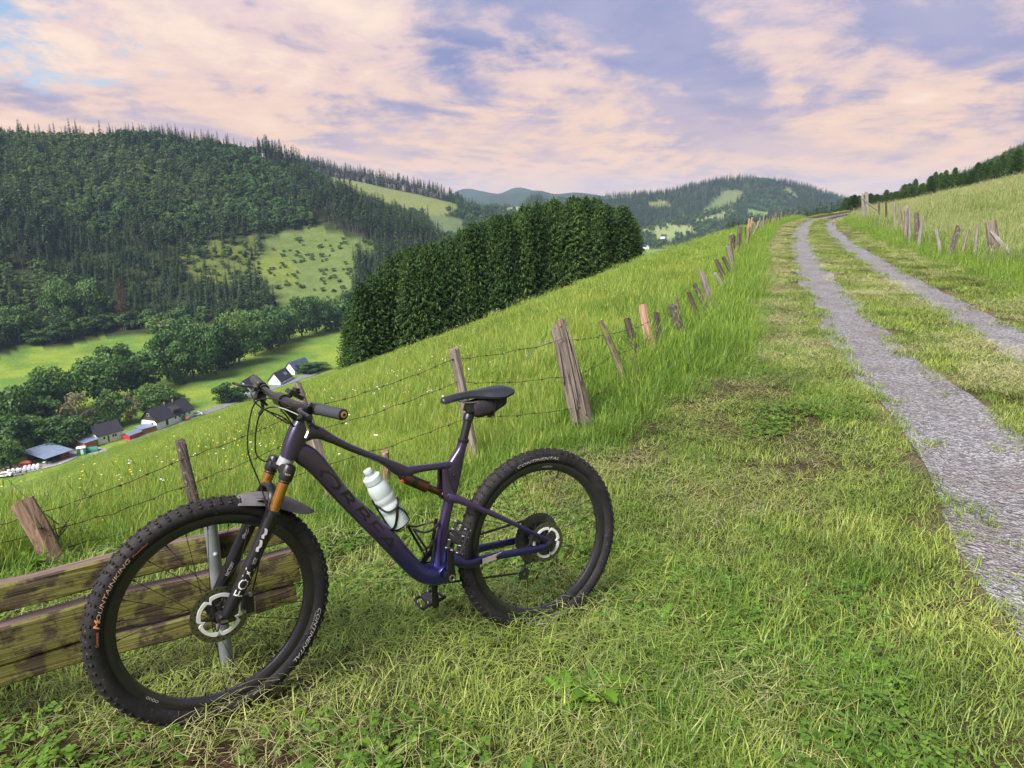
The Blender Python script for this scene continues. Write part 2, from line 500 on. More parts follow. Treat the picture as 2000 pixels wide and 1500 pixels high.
def far_h(x, y):
    yy = np.maximum(y, 1.0)
    a = np.clip(x / yy, _AG[0], _AG[-1])
    fa = (a - _AG[0]) / (_AG[1] - _AG[0]); ia = np.clip(fa.astype(int), 0, len(_AG) - 2); wa = fa - ia
    lt = (np.log(np.clip(yy, 150, 9000)) - math.log(150)) / (math.log(9000) - math.log(150)) * (len(_TG) - 1)
    it = np.clip(lt.astype(int), 0, len(_TG) - 2); wt = lt - it
    return (_FG[ia, it] * (1 - wt) + _FG[ia, it + 1] * wt) * (1 - wa) + (_FG[ia + 1, it] * (1 - wt) + _FG[ia + 1, it + 1] * wt) * wa
def H(x, y):
    x = np.asarray(x, float); y = np.asarray(y, float)
    x, y = np.broadcast_arrays(x, y)
    dt = d_track(x, y); df = d_fence(x, y)
    z = np.interp(np.maximum(dt, 0), _rs, _rz) + np.interp(np.maximum(-df, 0), _ls, _lz) * (1 - 0.08 * smooth(20, 90, y) * (1 - smooth(110, 200, y)))
    z = np.maximum(z, far_h(x, y))
    r = np.hypot(x, y)
    # the little resting place round the bench tips gently towards the valley
    w = np.exp(-((x + 0.4) / 2.2) ** 4) * smooth(-1.5, 0.5, y) * (1 - smooth(4.2, 7.0, y))
    z = z + w * (-0.055 - 0.10 * np.clip(y - 2.3, -1.0, 1.3))
    # wheel ruts
    rut = np.exp(-((dt - 0.36) / 0.32) ** 4) + np.exp(-((dt - 2.04) / 0.28) ** 4)
    z = z - 0.035 * rut * (r < 200)
    # unevenness growing with distance
    off = smooth(-0.2, 0.5, -df)
    z = z + 0.05 * (fbm(x * 0.9, y * 0.9, 3) - 0.47) * (r < 90) * (0.35 + off)
    z = z + 0.5 * (fbm(x * 0.09, y * 0.09, 5) - 0.47) * off * smooth(6, 30, r)
    z = z + 7.0 * (fbm(x * 0.012, y * 0.012, 9, 5) - 0.47) * smooth(430, 640, r) * smooth(FLOOR + 2, FLOOR + 25, z)
    return z
def h1(x, y): return float(H(np.array([x]), np.array([y]))[0])
def hit(px, py, t0=1.0, t1=3000.0, lift=0.0):
    """first point of the terrain seen through a photo pixel"""
    t = np.exp(np.linspace(math.log(t0), math.log(t1), 4000))
    d = (px - 1000) / FPX * RV + FV - (py - 750) / FPX * UV
    P = CAMP[None] + t[:, None] * d[None]
    below = P[:, 2] < H(P[:, 0], P[:, 1]) + lift
    i = int(np.argmax(below)) if below.any() else len(t) - 1
    return P[i]

# ------------------------------------------------------------------ ground sheet
A_FINE = np.radians(np.arange(-43, 43.01, 0.2))
A_REST = np.radians(np.concatenate([np.arange(-180, -43, 4.0), np.arange(45, 180, 4.0)]))
ANG = np.sort(np.concatenate([A_FINE, A_REST]))
RAD = np.exp(np.linspace(math.log(0.35), math.log(6800), 470))
gx = np.outer(RAD, np.sin(ANG)); gy = np.outer(RAD, np.cos(ANG)); gz = H(gx, gy)
nr, na = gx.shape
verts = np.concatenate([np.stack([gx.ravel(), gy.ravel(), gz.ravel()], 1), [[0, 0, h1(0, 0)]]])
i, j = np.meshgrid(np.arange(nr - 1), np.arange(na), indexing='ij')
jn = (j + 1) % na
quads = np.stack([i * na + j, i * na + jn, (i + 1) * na + jn, (i + 1) * na + j], -1).reshape(-1, 4)
quads = quads[:, ::-1]

PX, PY, PD = to_px(verts)
vx, vy, vz = verts.T
dT, dF, dM = d_track(vx, vy), d_fence(vx, vy), d_mow(vx, vy)
col = np.zeros((len(verts), 4), np.float32); col[:, 3] = 1
def paint(mask, c, w=1.0):
    w = (mask * w)[:, None]
    col[:, :3] = col[:, :3] * (1 - w) + np.array(c) * w
nz1 = fbm(vx * 0.05, vy * 0.05, 21); nz2 = fbm(vx * 0.35, vy * 0.35, 23)
paint(np.ones(len(verts)), (0.105, 0.165, 0.026))                                   # pasture
paint((dF < 0) & (vz > -78), (0.20, 0.25, 0.042), smooth(0.40, 0.60, nz1))          # drier grass
paint(dF > 0, (0.055, 0.052, 0.022))                                                  # mown verge thatch
paint((dM > 0.1) & (dT < -0.3) & (np.hypot(vx, vy) > 4.2), (0.048, 0.040, 0.022))
paint(dT > 3.6, (0.19, 0.21, 0.06))                                                # upper meadow
valley = (vz < -60) & (vy > 150)
paint(valley, (0.105, 0.19, 0.034))
paint(valley, (0.17, 0.24, 0.035), smooth(0.42, 0.62, nz1))
# mown field below the pasture, paler and bluer
paint((-dF > 62) & (-dF < 205) & (vy < 330) & (vx < 0), (0.10, 0.17, 0.055))
FOREST_Z = (vy > 330) & (vz > FLOOR + 1.5) & (dF < np.where(vy > 900, -15, -150))
paint(FOREST_Z, (0.030, 0.042, 0.016))
CLEAR = [(520, 462), (560, 452), (618, 440), (655, 455), (735, 480), (725, 500), (690, 505), (690, 640), (575, 640), (490, 545), (500, 505)]
YELLOW = [(498, 500), (545, 495), (580, 520), (580, 552), (500, 545)]
SCRUB = [(320, 485), (420, 470), (505, 462), (500, 560), (400, 560), (350, 520)]
CLEAR2 = [(640, 342), (760, 352), (890, 382), (895, 412), (850, 424), (700, 404), (650, 386)]
CLEAR3 = [(835, 425), (860, 418), (905, 428), (905, 470), (840, 468)]
CLEAR4 = [(1262, 395), (1300, 392), (1312, 405), (1275, 408)]
CLEAR5 = [(1415, 372), (1455, 372), (1440, 395), (1410, 402), (1365, 425), (1380, 405)]
CLEAR6 = [(1525, 368), (1545, 370), (1560, 385), (1535, 380)]
FIELDS = [[(1285, 452), (1345, 437), (1360, 452), (1290, 475), (1278, 468)], [(1350, 432), (1430, 410), (1440, 418), (1370, 440)], [(1460, 409), (1500, 415), (1500, 425), (1462, 425)],
          [(975, 398), (1040, 404), (1030, 414), (975, 410)], [(1050, 388), (1240, 372), (1240, 384), (1060, 396)], [(1280, 460), (1330, 440), (1300, 436), (1240, 452)]]
far = vy > 330
for poly, c in ((CLEAR, (0.105, 0.15, 0.045)), (YELLOW, (0.13, 0.17, 0.035)), (SCRUB, (0.09, 0.12, 0.03)), (CLEAR2, (0.15, 0.18, 0.06)), (CLEAR3, (0.10, 0.14, 0.06)), (CLEAR4, (0.15, 0.18, 0.06)),
                (CLEAR5, (0.12, 0.16, 0.06)), (CLEAR6, (0.12, 0.15, 0.06))):
    paint(far & inpoly(PX, PY, poly), c)
for poly in FIELDS: paint(far & inpoly(PX, PY, poly), (0.20, 0.25, 0.095))
paint(far & inpoly(PX, PY, FIELDS[2]), (0.13, 0.22, 0.05))
paint(smooth(0.28, 0.05, np.minimum(np.abs(dT - 0.36), np.abs(dT - 2.04)) - 0.32) * (np.hypot(vx, vy) < 90), (0.115, 0.088, 0.066))
paint(smooth(0.55, 0.2, np.abs(dT - 3.0)) * smooth(0.40, 0.55, fbm(vx * 0.5, vy * 0.5, 81)) * (np.hypot(vx, vy) < 40), (0.075, 0.048, 0.032))
# bare trodden earth in front of the bike
e = ((vx + 1.15) / 0.62) ** 2 + ((vy - 1.66) / 0.20) ** 2
paint(smooth(1.6, 0.4, e + 0.8 * (nz2 - 0.5)), (0.055, 0.032, 0.020))

def ground_mat():
    m, nt, b = new_mat('ground_cover')
    L = nt.links.new
    a = nt.nodes.new('ShaderNodeAttribute'); a.attribute_name = 'col'
    n1 = tex(nt, scale=0.9, detail=8, rough=0.7, coord='Position')
    n2 = tex(nt, scale=0.11, detail=6, rough=0.65, coord='Position')
    n3 = tex(nt, scale=30, detail=4, rough=0.7, coord='Position')
    f1 = ramp(nt, n1.outputs['Fac'], [(0.25, (0.50, 0.52, 0.50)), (0.75, (1.5, 1.45, 1.4))])
    f2 = ramp(nt, n2.outputs['Fac'], [(0.25, (0.72, 0.78, 0.72)), (0.75, (1.28, 1.2, 1.25))])
    f3 = ramp(nt, n3.outputs['Fac'], [(0.25, (0.5, 0.5, 0.5)), (0.75, (1.5, 1.5, 1.5))])
    c = mixc(nt, 1.0, a.outputs['Color'], f1, 'MULTIPLY'); c = mixc(nt, 1.0, c, f2, 'MULTIPLY'); c = mixc(nt, 1.0, c, f3, 'MULTIPLY')
    L(c, b.inputs['Base Color']); b.inputs['Roughness'].default_value = 0.95; b.inputs['Specular IOR Level'].default_value = 0.1
    bump(nt, b, n1.outputs['Fac'], 0.6, 0.25)
    return m
M_GROUND = ground_mat()
fan = np.array([[len(verts) - 1, q, (q + 1) % na] for q in range(na)])
me = np_mesh('ground', verts, quads, M_GROUND, True)
at_ = me.attributes.new('col', 'FLOAT_COLOR', 'POINT'); at_.data.foreach_set('color', col.ravel())
ground = link('ground', me); tag(ground, kind='structure')

# blue ridges closing the valley far away
def far_ridge(name, pts, depth, mat):
    top = catmull([at(px, py, depth) for px, py in pts], 5)
    mb = MB(); n = len(top)
    rows = []
    for k, (dy, dz) in enumerate(((-900, -330), (-420, -150), (-120, -30), (0, 0), (150, -20), (700, -250))):
        rows.append([(p[0] * (1 + dy / depth), p[1] + dy, p[2] + dz * (0.8 + 0.4 * float(fbm(np.array(i_ * 0.35), np.array(k * 1.7), 4)))) for i_, p in enumerate(top)])
    v = [q for r_ in rows for q in r_]
    mb.add(v, [(a * n + q, a * n + q + 1, (a + 1) * n + q + 1, (a + 1) * n + q) for a in range(5) for q in range(n - 1)])
    o = mb.build(name, mat); tag(o, kind='structure'); return o
M_RIDGE = simple('wooded_ridge', (0.030, 0.045, 0.022), 0.95, var=0.3, scale=0.01, spec=0.05)
far_ridge('far_hill', [(700, 398), (850, 388), (905, 369), (940, 373), (975, 378), (1010, 366), (1050, 374), (1100, 384), (1180, 396)], 4600, M_RIDGE)
far_ridge('far_hill', [(880, 388), (960, 382), (1000, 379), (1050, 372), (1085, 379), (1130, 376), (1200, 386), (1300, 395)], 3600, M_RIDGE)

# ------------------------------------------------------------------ gravel wheel tracks
def gravel_mat():
    m, nt, b = new_mat('grey_gravel')
    L = nt.links.new
    v = tex(nt, 'ShaderNodeTexVoronoi', scale=52, coord='Position')
    v2 = tex(nt, 'ShaderNodeTexVoronoi', scale=28, coord='Position')
    n = tex(nt, scale=1.4, detail=7, rough=0.65, coord='Position')
    n2 = tex(nt, scale=9, detail=6, rough=0.7, coord='Position')
    sp = nt.nodes.new('ShaderNodeSeparateColor'); L(v.outputs['Color'], sp.inputs[0])
    c = ramp(nt, sp.outputs[0], [(0.0, (0.05, 0.052, 0.06)), (0.5, (0.20, 0.203, 0.215)), (1.0, (0.44, 0.44, 0.46))])
    dirt = ramp(nt, n.outputs['Fac'], [(0.42, (0, 0, 0)), (0.66, (1, 1, 1))])
    c = mixc(nt, 0.35, c, ramp(nt, n2.outputs['Fac'], [(0.3, (0.15, 0.15, 0.16)), (0.7, (0.27, 0.272, 0.29))]))
    dm = nt.nodes.new('ShaderNodeMath'); dm.operation = 'MULTIPLY'; L(dirt, dm.inputs[0]); dm.inputs[1].default_value = 0.55
    c = mixc(nt, dm.outputs[0], c, (0.135, 0.105, 0.088))
    L(c, b.inputs['Base Color']); b.inputs['Roughness'].default_value = 0.9
    hs = nt.nodes.new('ShaderNodeMath'); hs.operation = 'ADD'; L(v.outputs['Distance'], hs.inputs[0]); L(v2.outputs['Distance'], hs.inputs[1])
    bump(nt, b, hs.outputs[0], 1.0, 0.022)
    return m
M_GRAVEL = gravel_mat()
TRACKS = ((-0.02, 0.76), (1.70, 2.38))
def wheel_track(d0, d1, name):
    ys = np.exp(np.linspace(math.log(1.0), math.log(140), 620)) - 2.0
    cols_ = 13
    V = []
    for y in ys:
        s = (xr(y + 0.4) - xr(y - 0.4)) / 0.8; k = math.hypot(1, s); c = 1 / k
        e0 = 0.11 * (float(fbm(np.array(y * 0.9), np.array(d0), 3)) - 0.5) * 2; e1 = 0.11 * (float(fbm(np.array(y * 0.9), np.array(d1 + 7), 3)) - 0.5) * 2
        for q in range(cols_):
            d = (d0 + e0) + (d1 + e1 - d0 - e0) * q / (cols_ - 1)
            V.append((float(xr(y)) + d * c, y - d * s * c))
    V = np.array(V); z = H(V[:, 0], V[:, 1]) + 0.006 + 0.012 * (fbm(V[:, 0] * 7, V[:, 1] * 7, 2) - 0.5)
    V = np.concatenate([V, z[:, None]], 1)
    n = len(ys)
    a, b_ = np.meshgrid(np.arange(n - 1), np.arange(cols_ - 1), indexing='ij')
    Q = np.stack([a * cols_ + b_, a * cols_ + b_ + 1, (a + 1) * cols_ + b_ + 1, (a + 1) * cols_ + b_], -1).reshape(-1, 4)
    o = link(name, np_mesh(name, V, Q, M_GRAVEL, True)); tag(o, kind='structure'); return o
wheel_track(*TRACKS[0], 'gravel_track'); wheel_track(*TRACKS[1], 'gravel_track')
# loose stones on and beside the tracks
def stones():
    mb_v, mb_f = [], []
    n = 2600
    y = 1.5 + 24 * RNG.random(n) ** 1.8
    d = np.where(RNG.random(n) < 0.65, RNG.normal(0.36, 0.20, n), RNG.normal(2.04, 0.19, n))
    x = xr(y) + d; z = H(x, y) + 0.008
    s = 0.004 + 0.008 * RNG.random(n) ** 2
    base = np.array([(1, 0, 0), (-1, 0, 0), (0, 1, 0), (0, -1, 0), (0, 0, 0.7), (0, 0, -0.7)])
    fc = np.array([(0, 2, 4), (2, 1, 4), (1, 3, 4), (3, 0, 4), (2, 0, 5), (1, 2, 5), (3, 1, 5), (0, 3, 5)])
    jit = 1 + 0.35 * RNG.normal(size=(n, 6, 1))
    P = base[None] * jit * s[:, None, None] + np.stack([x, y, z], 1)[:, None]
    F = fc[None] + (np.arange(n) * 6)[:, None, None]
    o = link('gravel', np_mesh('gravel', P.reshape(-1, 3), F.reshape(-1, 3), simple('stone_chips', (0.20, 0.20, 0.22), 0.9, var=0.5, scale=40)))
    tag(o, 'loose grey stone chips scattered along the wheel tracks', 'gravel', kind='stuff')
stones()
# ================================================================== trees
def tint_attr(me, vals):
    a = me.attributes.new('tint', 'FLOAT', 'POINT'); a.data.foreach_set('value', np.asarray(vals, np.float32))
def quads_from(centers, normals, ups, w, h):
    """one rectangle per centre; returns verts (n*4,3) and faces"""
    n = len(centers)
    nrm = normals / np.maximum(np.linalg.norm(normals, axis=1, keepdims=True), 1e-6)
    u = np.cross(ups, nrm); u /= np.maximum(np.linalg.norm(u, axis=1, keepdims=True), 1e-6)
    v = np.cross(nrm, u)
    w = np.broadcast_to(w, n)[:, None] / 2; h = np.broadcast_to(h, n)[:, None] / 2
    V = np.stack([centers - u * w - v * h, centers + u * w - v * h * 0.6, centers + u * w * 0.7 + v * h, centers - u * w + v * h * 0.8], 1).reshape(-1, 3)
    F = np.arange(n * 4).reshape(n, 4)
    return V, F
M_BARK = simple('bark', (0.10, 0.075, 0.055), 0.95, var=0.4, scale=3, bmp=0.5)
M_BARKG = simple('pale_bark', (0.17, 0.145, 0.125), 0.95, var=0.35, scale=3, bmp=0.5)
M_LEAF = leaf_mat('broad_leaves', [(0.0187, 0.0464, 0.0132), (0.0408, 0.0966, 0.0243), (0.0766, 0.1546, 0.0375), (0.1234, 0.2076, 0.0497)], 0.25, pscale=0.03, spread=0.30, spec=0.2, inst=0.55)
M_LEAFY = leaf_mat('young_leaves', [(0.036, 0.0748, 0.02), (0.068, 0.132, 0.032), (0.104, 0.176, 0.042), (0.16, 0.22, 0.05)], 0.25, pscale=0.03, spread=0.22, spec=0.2)
M_LEAFB = leaf_mat('dry_flowering_leaves', [(0.07, 0.085, 0.035), (0.13, 0.13, 0.06), (0.20, 0.18, 0.095), (0.24, 0.21, 0.12)], 0.2, pscale=0.03, spread=0.2, spec=0.2)
M_NEEDLE = leaf_mat('spruce_needles', [(0.0128, 0.0318, 0.011), (0.0295, 0.0685, 0.0193), (0.061, 0.1175, 0.029), (0.1132, 0.1714, 0.0414)], 0.22, pscale=0.12, spread=0.30, spec=0.2, inst=0.4)
M_NEEDLEF = leaf_mat('hill_spruce_needles', [(0.0154, 0.0336, 0.0154), (0.0308, 0.0605, 0.0242), (0.0506, 0.0896, 0.0319), (0.077, 0.1176, 0.0396)], 0.12, pscale=0.02, spread=0.2, spec=0.2)
M_NEEDLEB = leaf_mat('brown_needles', [(0.05, 0.028, 0.014), (0.085, 0.045, 0.022), (0.11, 0.065, 0.03)], 0.1, pscale=0.1, spread=0.2, spec=0.2)

def broadleaf_crown(seed, h=12.0, w=10.0, clumps=26, per=75, leaf=0.62, base=0.12, flat=1.0):
    """uneven lobes of small leaf sprays; returns verts, faces, tint"""
    g = np.random.default_rng(seed)
    C, R = [], []
    for k in range(clumps):
        while True:
            p = g.uniform(-1, 1, 3)
            if np.linalg.norm(p) < 1: break
        if k < clumps * 0.75: p = p / max(np.linalg.norm(p), 1e-3) * g.uniform(0.55, 0.85)
        zc = base * h + (p[2] * 0.5 + 0.5) * h * (1 - base) * 0.93
        wid = w / 2 * (0.75 + 0.25 * math.sin(math.pi * min(1, max(0, (zc / h)))))
        C.append((p[0] * wid, p[1] * wid, zc)); R.append(g.uniform(0.15, 0.27) * w * (0.8 if zc > 0.8 * h else 1.0))
    Vs, Fs, T = [], [], []
    nb = 0
    for c, r in zip(C, R):
        n = int(per * (r / (0.21 * w)) ** 2)
        d = g.normal(size=(n, 3)); d /= np.linalg.norm(d, axis=1, keepdims=True)
        d[:, 2] = np.where(d[:, 2] < -0.3, -d[:, 2], d[:, 2])
        rr = r * g.uniform(0.72, 1.08, n)
        P = np.array(c) + d * rr[:, None] * np.array([1, 1, 0.82 * flat])
        nr_ = d + g.normal(size=(n, 3)) * 0.55
        V, F = quads_from(P, nr_, g.normal(size=(n, 3)), leaf * g.uniform(0.6, 1.3, n), leaf * g.uniform(0.6, 1.3, n))
        Vs.append(V); Fs.append(F + nb); nb += len(V)
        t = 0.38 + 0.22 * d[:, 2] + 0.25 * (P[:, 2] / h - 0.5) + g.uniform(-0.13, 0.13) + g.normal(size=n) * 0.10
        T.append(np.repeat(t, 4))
    return np.concatenate(Vs), np.concatenate(Fs), np.concatenate(T)
def tube_np(path, rad, n=6):
    mb = MB().tube(path, rad, n)
    return mb
def broadleaf_wood(seed, h, w):
    g = random.Random(seed)
    mb = MB()
    lean = (g.uniform(-.3, .3), g.uniform(-.3, .3))
    pts = [(lean[0] * t, lean[1] * t, h * 0.75 * t - 0.6 * (t == 0)) for t in (0, 0.25, 0.5, 0.75, 1)]
    r0 = h * 0.024
    mb.tube(pts, [r0 * 1.5, r0, r0 * 0.85, r0 * 0.6, r0 * 0.25], 7)
    for k in range(6):
        a = k * 1.1 + g.uniform(-.4, .4); z = h * g.uniform(0.22, 0.5); L = w * g.uniform(0.25, 0.4)
        s = Vector((lean[0] * z / h, lean[1] * z / h, z))
        mb.tube([s, s + Vector((math.cos(a) * L * .5, math.sin(a) * L * .5, L * .45)), s + Vector((math.cos(a) * L, math.sin(a) * L, L * .75))], [r0 * .5, r0 * .33, r0 * .12], 5)
    return mb
def make_broadleaf(seed, h, w, leafmat, **k):
    V, F, T = broadleaf_crown(seed, h, w, **k)
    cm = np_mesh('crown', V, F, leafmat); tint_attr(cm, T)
    tm = broadleaf_wood(seed, h, w).mesh('trunk', True, [M_BARKG])
    return tm, cm

def spruce_crown(seed, h=13.0, rad=2.6, whorls=46, per=8, low=0.02, tip=0.35, sub=True, fat=0.55):
    """drooping boughs in whorls, each a spine with hanging side sprays"""
    g = np.random.default_rng(seed)
    C, Nn, U, W, Hh, T = [], [], [], [], [], []
    for k in range(whorls):
        f = k / (whorls - 1)
        z = h * (low + (1 - low) * f ** 0.93)
        prof = (1 - f) ** fat
        r = rad * prof * (0.85 + 0.15 * g.random()) + 0.12
        nb = max(4, int(per * (0.55 + 0.6 * prof)))
        a0 = g.random() * 6.28
        for b in range(nb):
            a = a0 + 6.2832 * b / nb + g.normal() * 0.18
            rr = r * g.uniform(0.72, 1.12)
            dr = np.array([math.cos(a), math.sin(a), 0]); side = np.array([-math.sin(a), math.cos(a), 0])
            droop = -0.22 * (1 - f) + 0.18 * f
            ns = 5 if sub else 2
            for s in range(ns):
                q = (s + 0.8) / ns
                c = dr * rr * q + np.array([0, 0, z + rr * (droop * q + 0.10 * q * q) + g.normal() * 0.04])
                if not sub:
                    C.append(c); Nn.append(np.array([dr[0] * 0.25, dr[1] * 0.25, 1.0]) + g.normal(size=3) * 0.25); U.append(side + g.normal(size=3) * 0.15); W.append(rr / ns * 1.5); Hh.append((0.30 + 0.32 * (1 - q)) * rad / 2.6 * 3.2)
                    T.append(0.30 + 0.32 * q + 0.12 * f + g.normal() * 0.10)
                    continue
                C.append(c); Nn.append(np.array([dr[0] * 0.3, dr[1] * 0.3, 1.0]) + g.normal(size=3) * 0.3); U.append(side + g.normal(size=3) * 0.2); W.append(rr / ns * 1.5); Hh.append(0.12 + 0.10 * (1 - q))
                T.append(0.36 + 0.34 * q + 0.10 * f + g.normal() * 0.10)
                for m_ in range(5):       # hanging side sprays
                    if q < 0.35: continue
                    w_ = g.uniform(0.05, 0.12); h_ = g.uniform(0.16, 0.36)
                    C.append(c + np.array([0, 0, -h_ * 0.42]) + side * g.normal() * 0.16 + dr * g.normal() * 0.08); Nn.append(dr * g.normal() + side * g.normal() + np.array([0, 0, 0.2])); U.append(np.array([0, 0, 1.0]) + dr * 0.4 + g.normal(size=3) * 0.15)
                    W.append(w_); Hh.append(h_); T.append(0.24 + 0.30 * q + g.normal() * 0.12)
    # leader
    for k in range(5):
        C.append(np.array([0, 0, h * (0.985 + 0.006 * k)])); Nn.append(g.normal(size=3) * np.array([1, 1, .2])); U.append(np.array([0, 0, 1.0])); W.append(0.22); Hh.append(tip * 1.6); T.append(0.6)
    V, F = quads_from(np.array(C), np.array(Nn), np.array(U), np.array(W), np.array(Hh))
    return V, F, np.repeat(np.array(T), 4)
def make_spruce(seed, h, rad, mat, barkr=0.14, **k):
    V, F, T = spruce_crown(seed, h, rad, **k)
    cm = np_mesh('crown', V, F, mat); tint_attr(cm, T)
    tm = MB().tube([(0, 0, -0.8), (0, 0, h * 0.3), (0, 0, h * 0.97)], [barkr * 1.2, barkr, 0.02], 7).mesh('trunk', True, [M_BARK])
    return tm, cm
def merged(tm, cm, name):
    """single-mesh tree for distances where parts do not show"""
    v1 = np.zeros(len(tm.vertices) * 3, np.float32); tm.vertices.foreach_get('co', v1)
    f1 = [tuple(p.vertices) for p in tm.polygons]
    v2 = np.zeros(len(cm.vertices) * 3, np.float32); cm.vertices.foreach_get('co', v2)
    f2 = [tuple(q + len(v1) // 3 for q in p.vertices) for p in cm.polygons]
    me = bpy.data.meshes.new(name)
    me.from_pydata(np.concatenate([v1, v2]).reshape(-1, 3).tolist(), [], f1 + f2)
    me.materials.append(tm.materials[0]); me.materials.append(cm.materials[0])
    me.polygons.foreach_set('material_index', [0] * len(f1) + [1] * len(f2))
    t2 = np.zeros(len(v2) // 3, np.float32); cm.attributes['tint'].data.foreach_get('value', t2)
    tint_attr(me, np.concatenate([np.full(len(v1) // 3, 0.4, np.float32), t2]))
    me.update(); return me
def place_tree(name, tm, cm, loc, rz, sc, label, cat='tree', group=None):
    e_ = empty(name, loc); e_.rotation_euler = (0, 0, rz); e_.scale = sc if hasattr(sc, '__len__') else (sc, sc, sc)
    link('trunk', tm, e_); link('crown', cm, e_)
    tag(e_, label, cat, group); return e_

# ---- prototypes (heights in metres)
BL = [make_broadleaf(100 + k, 12, w_, M_LEAF, clumps=c_, per=p_, leaf=0.5, base=0.0) for k, (w_, c_, p_) in enumerate(((11, 34, 110), (9, 28, 110), (12, 38, 100), (8, 26, 110)))]
BLY = [make_broadleaf(140 + k, 9, 6.5, M_LEAFY, clumps=20, per=90, leaf=0.42, base=0.0) for k in range(2)]
BLB = [make_broadleaf(160 + k, 11, 8, M_LEAFB, clumps=20, per=60, leaf=0.42, base=0.0) for k in range(2)]
FB = [merged(*make_broadleaf(200 + k, 13, w_, M_LEAF, clumps=16, per=48, leaf=0.85, base=0.12), 'far_broadleaf') for k, w_ in enumerate((8.5, 7.5, 9.5, 7))]
FBY = [merged(*make_broadleaf(220 + k, 8, 5.5, M_LEAFY, clumps=11, per=40, leaf=0.6, base=0.08), 'far_young_broadleaf') for k in range(3)]
FS_ = [merged(*make_spruce(300 + k, 16, 2.3, M_NEEDLEF, whorls=17, per=7, sub=False, low=lo, fat=0.8), 'far_spruce') for k, lo in enumerate((0.05, 0.05, 0.08))]
FST = [merged(*make_spruce(320 + k, 22, 2.2, M_NEEDLEF, whorls=13, per=6, sub=False, low=lo, fat=0.6, barkr=0.2), 'tall_spruce') for k, lo in enumerate((0.48, 0.42, 0.55))]
M_BARKD = simple('grey_brown_bark', (0.085, 0.070, 0.064), 0.95, var=0.3, scale=3)
for m_ in FST: m_.materials[0] = M_BARKD
SHRUB = [merged(*make_broadleaf(240 + k, 3.0, 3.4, M_LEAFY, clumps=8, per=20, leaf=0.55, base=0.02), 'shrub') for k in range(2)]

# ---- valley trees set one by one: (photo x, top row, foot row, width px, kind)
VT = [(15, 745, 868, 85, 0, 'dark green tree at the valley edge, leftmost of the trees above the barn'), (78, 728, 838, 75, 1, 'tall tree behind the dry brownish tree near the houses'),
      (112, 712, 815, 80, 2, 'broad tree left of the big round tree by the upper meadow'), (28, 800, 892, 75, 3, 'tree standing low behind the stacked junk left of the barn'),
      (66, 805, 880, 70, 1, 'tree right behind the sheet-roofed barn, left of its ridge'), (128, 806, 872, 78, 0, 'round bright green tree behind the timber shed'),
      (8, 850, 915, 60, 2, 'dark tree at the picture edge beside the junk yard'), (95, 770, 850, 60, 3, 'tree between the barn and the brownish tree'),
      (205, 688, 790, 96, 2, 'largest round tree in the valley, dark green'), (232, 668, 748, 64, 0, 'small-crowned tree peeking over the largest round tree'),
      (158, 756, 852, 66, 4, 'brownish flowering tree left of the white cottage'), (120, 775, 842, 46, 4, 'pale brownish thin tree left of the flowering tree'),
      (222, 752, 832, 52, 1, 'slender green tree above the white cottage'), (254, 762, 828, 36, 4, 'narrow pale tree right of the cottage'),
      (188, 805, 846, 50, 0, 'low green tree right behind the white cottage'), (310, 746, 806, 66, 2, 'tree right behind the long farmhouse'),
      (286, 752, 800, 50, 3, 'tree by the left gable of the long farmhouse'), (345, 765, 800, 40, 1, 'small tree at the far end of the farmhouse'),
      (268, 690, 775, 52, 1, 'tree right of the largest round tree'), (292, 676, 764, 60, 3, 'tree at the near end of the brook-side row'),
      (330, 640, 745, 66, 0, 'second tree of the brook-side row'), (352, 655, 748, 52, 1, 'third tree of the brook-side row'),
      (378, 625, 738, 66, 2, 'tall tree in the middle of the brook-side row'), (406, 640, 740, 56, 0, 'tree at the bulge of the brook-side row'),
      (426, 622, 722, 58, 1, 'fifth tree of the brook-side row'), (446, 640, 714, 50, 3, 'tree with a bare foot in the brook-side row'),
      (468, 606, 712, 64, 2, 'tall leafy tree past the middle of the brook-side row'), (498, 600, 696, 60, 0, 'tree where the brook-side row bends away'),
      (526, 602, 684, 56, 1, 'tree near the far end of the brook-side row'), (548, 598, 672, 50, 3, 'tree before the last one of the brook-side row'),
      (566, 600, 664, 44, 2, 'last tree of the brook-side row'), (322, 612, 664, 56, 5, 'light green tree on the corner of the upper meadow'), (300, 598, 650, 44, 5, 'young light green tree above the meadow corner'),
      (350, 600, 655, 50, 0, 'tree behind the light green corner tree'), (590, 575, 658, 52, 0, 'tree at the foot of the clear-cut, nearest the brook'), (618, 580, 652, 50, 2, 'tree at the foot of the clear-cut, middle'),
      (646, 582, 646, 48, 1, 'tree at the foot of the clear-cut beside the lower meadow'), (668, 572, 642, 46, 3, 'tree between clear-cut and spruce copse'), (690, 560, 640, 44, 0, 'tree half behind the left end of the spruce copse'),
      (442, 742, 786, 46, 3, 'bushy tree beside the half-timbered house'), (470, 748, 784, 30, 1, 'bush touching the half-timbered house'), (600, 706, 728, 44, 3, 'bush behind the blue-roofed house'), (622, 704, 722, 36, 1, 'bush at the meadow rim right of the blue-roofed house'),
      (40, 592, 668, 60, 0, 'round tree at the left rim of the forest'), (130, 545, 640, 56, 2, 'tall dark tree at the forest edge above the meadow'), (182, 535, 640, 50, 1, 'dark tree left of the reddish spruce'),
      (70, 640, 672, 40, 3, 'bush at the forest edge above the meadow'), (110, 630, 668, 40, 1, 'second bush at the forest edge above the meadow'), (165, 615, 652, 40, 5, 'light bush at the forest edge left of the reddish spruce'), (200, 610, 648, 36, 3, 'bush at the foot of the reddish spruce')]
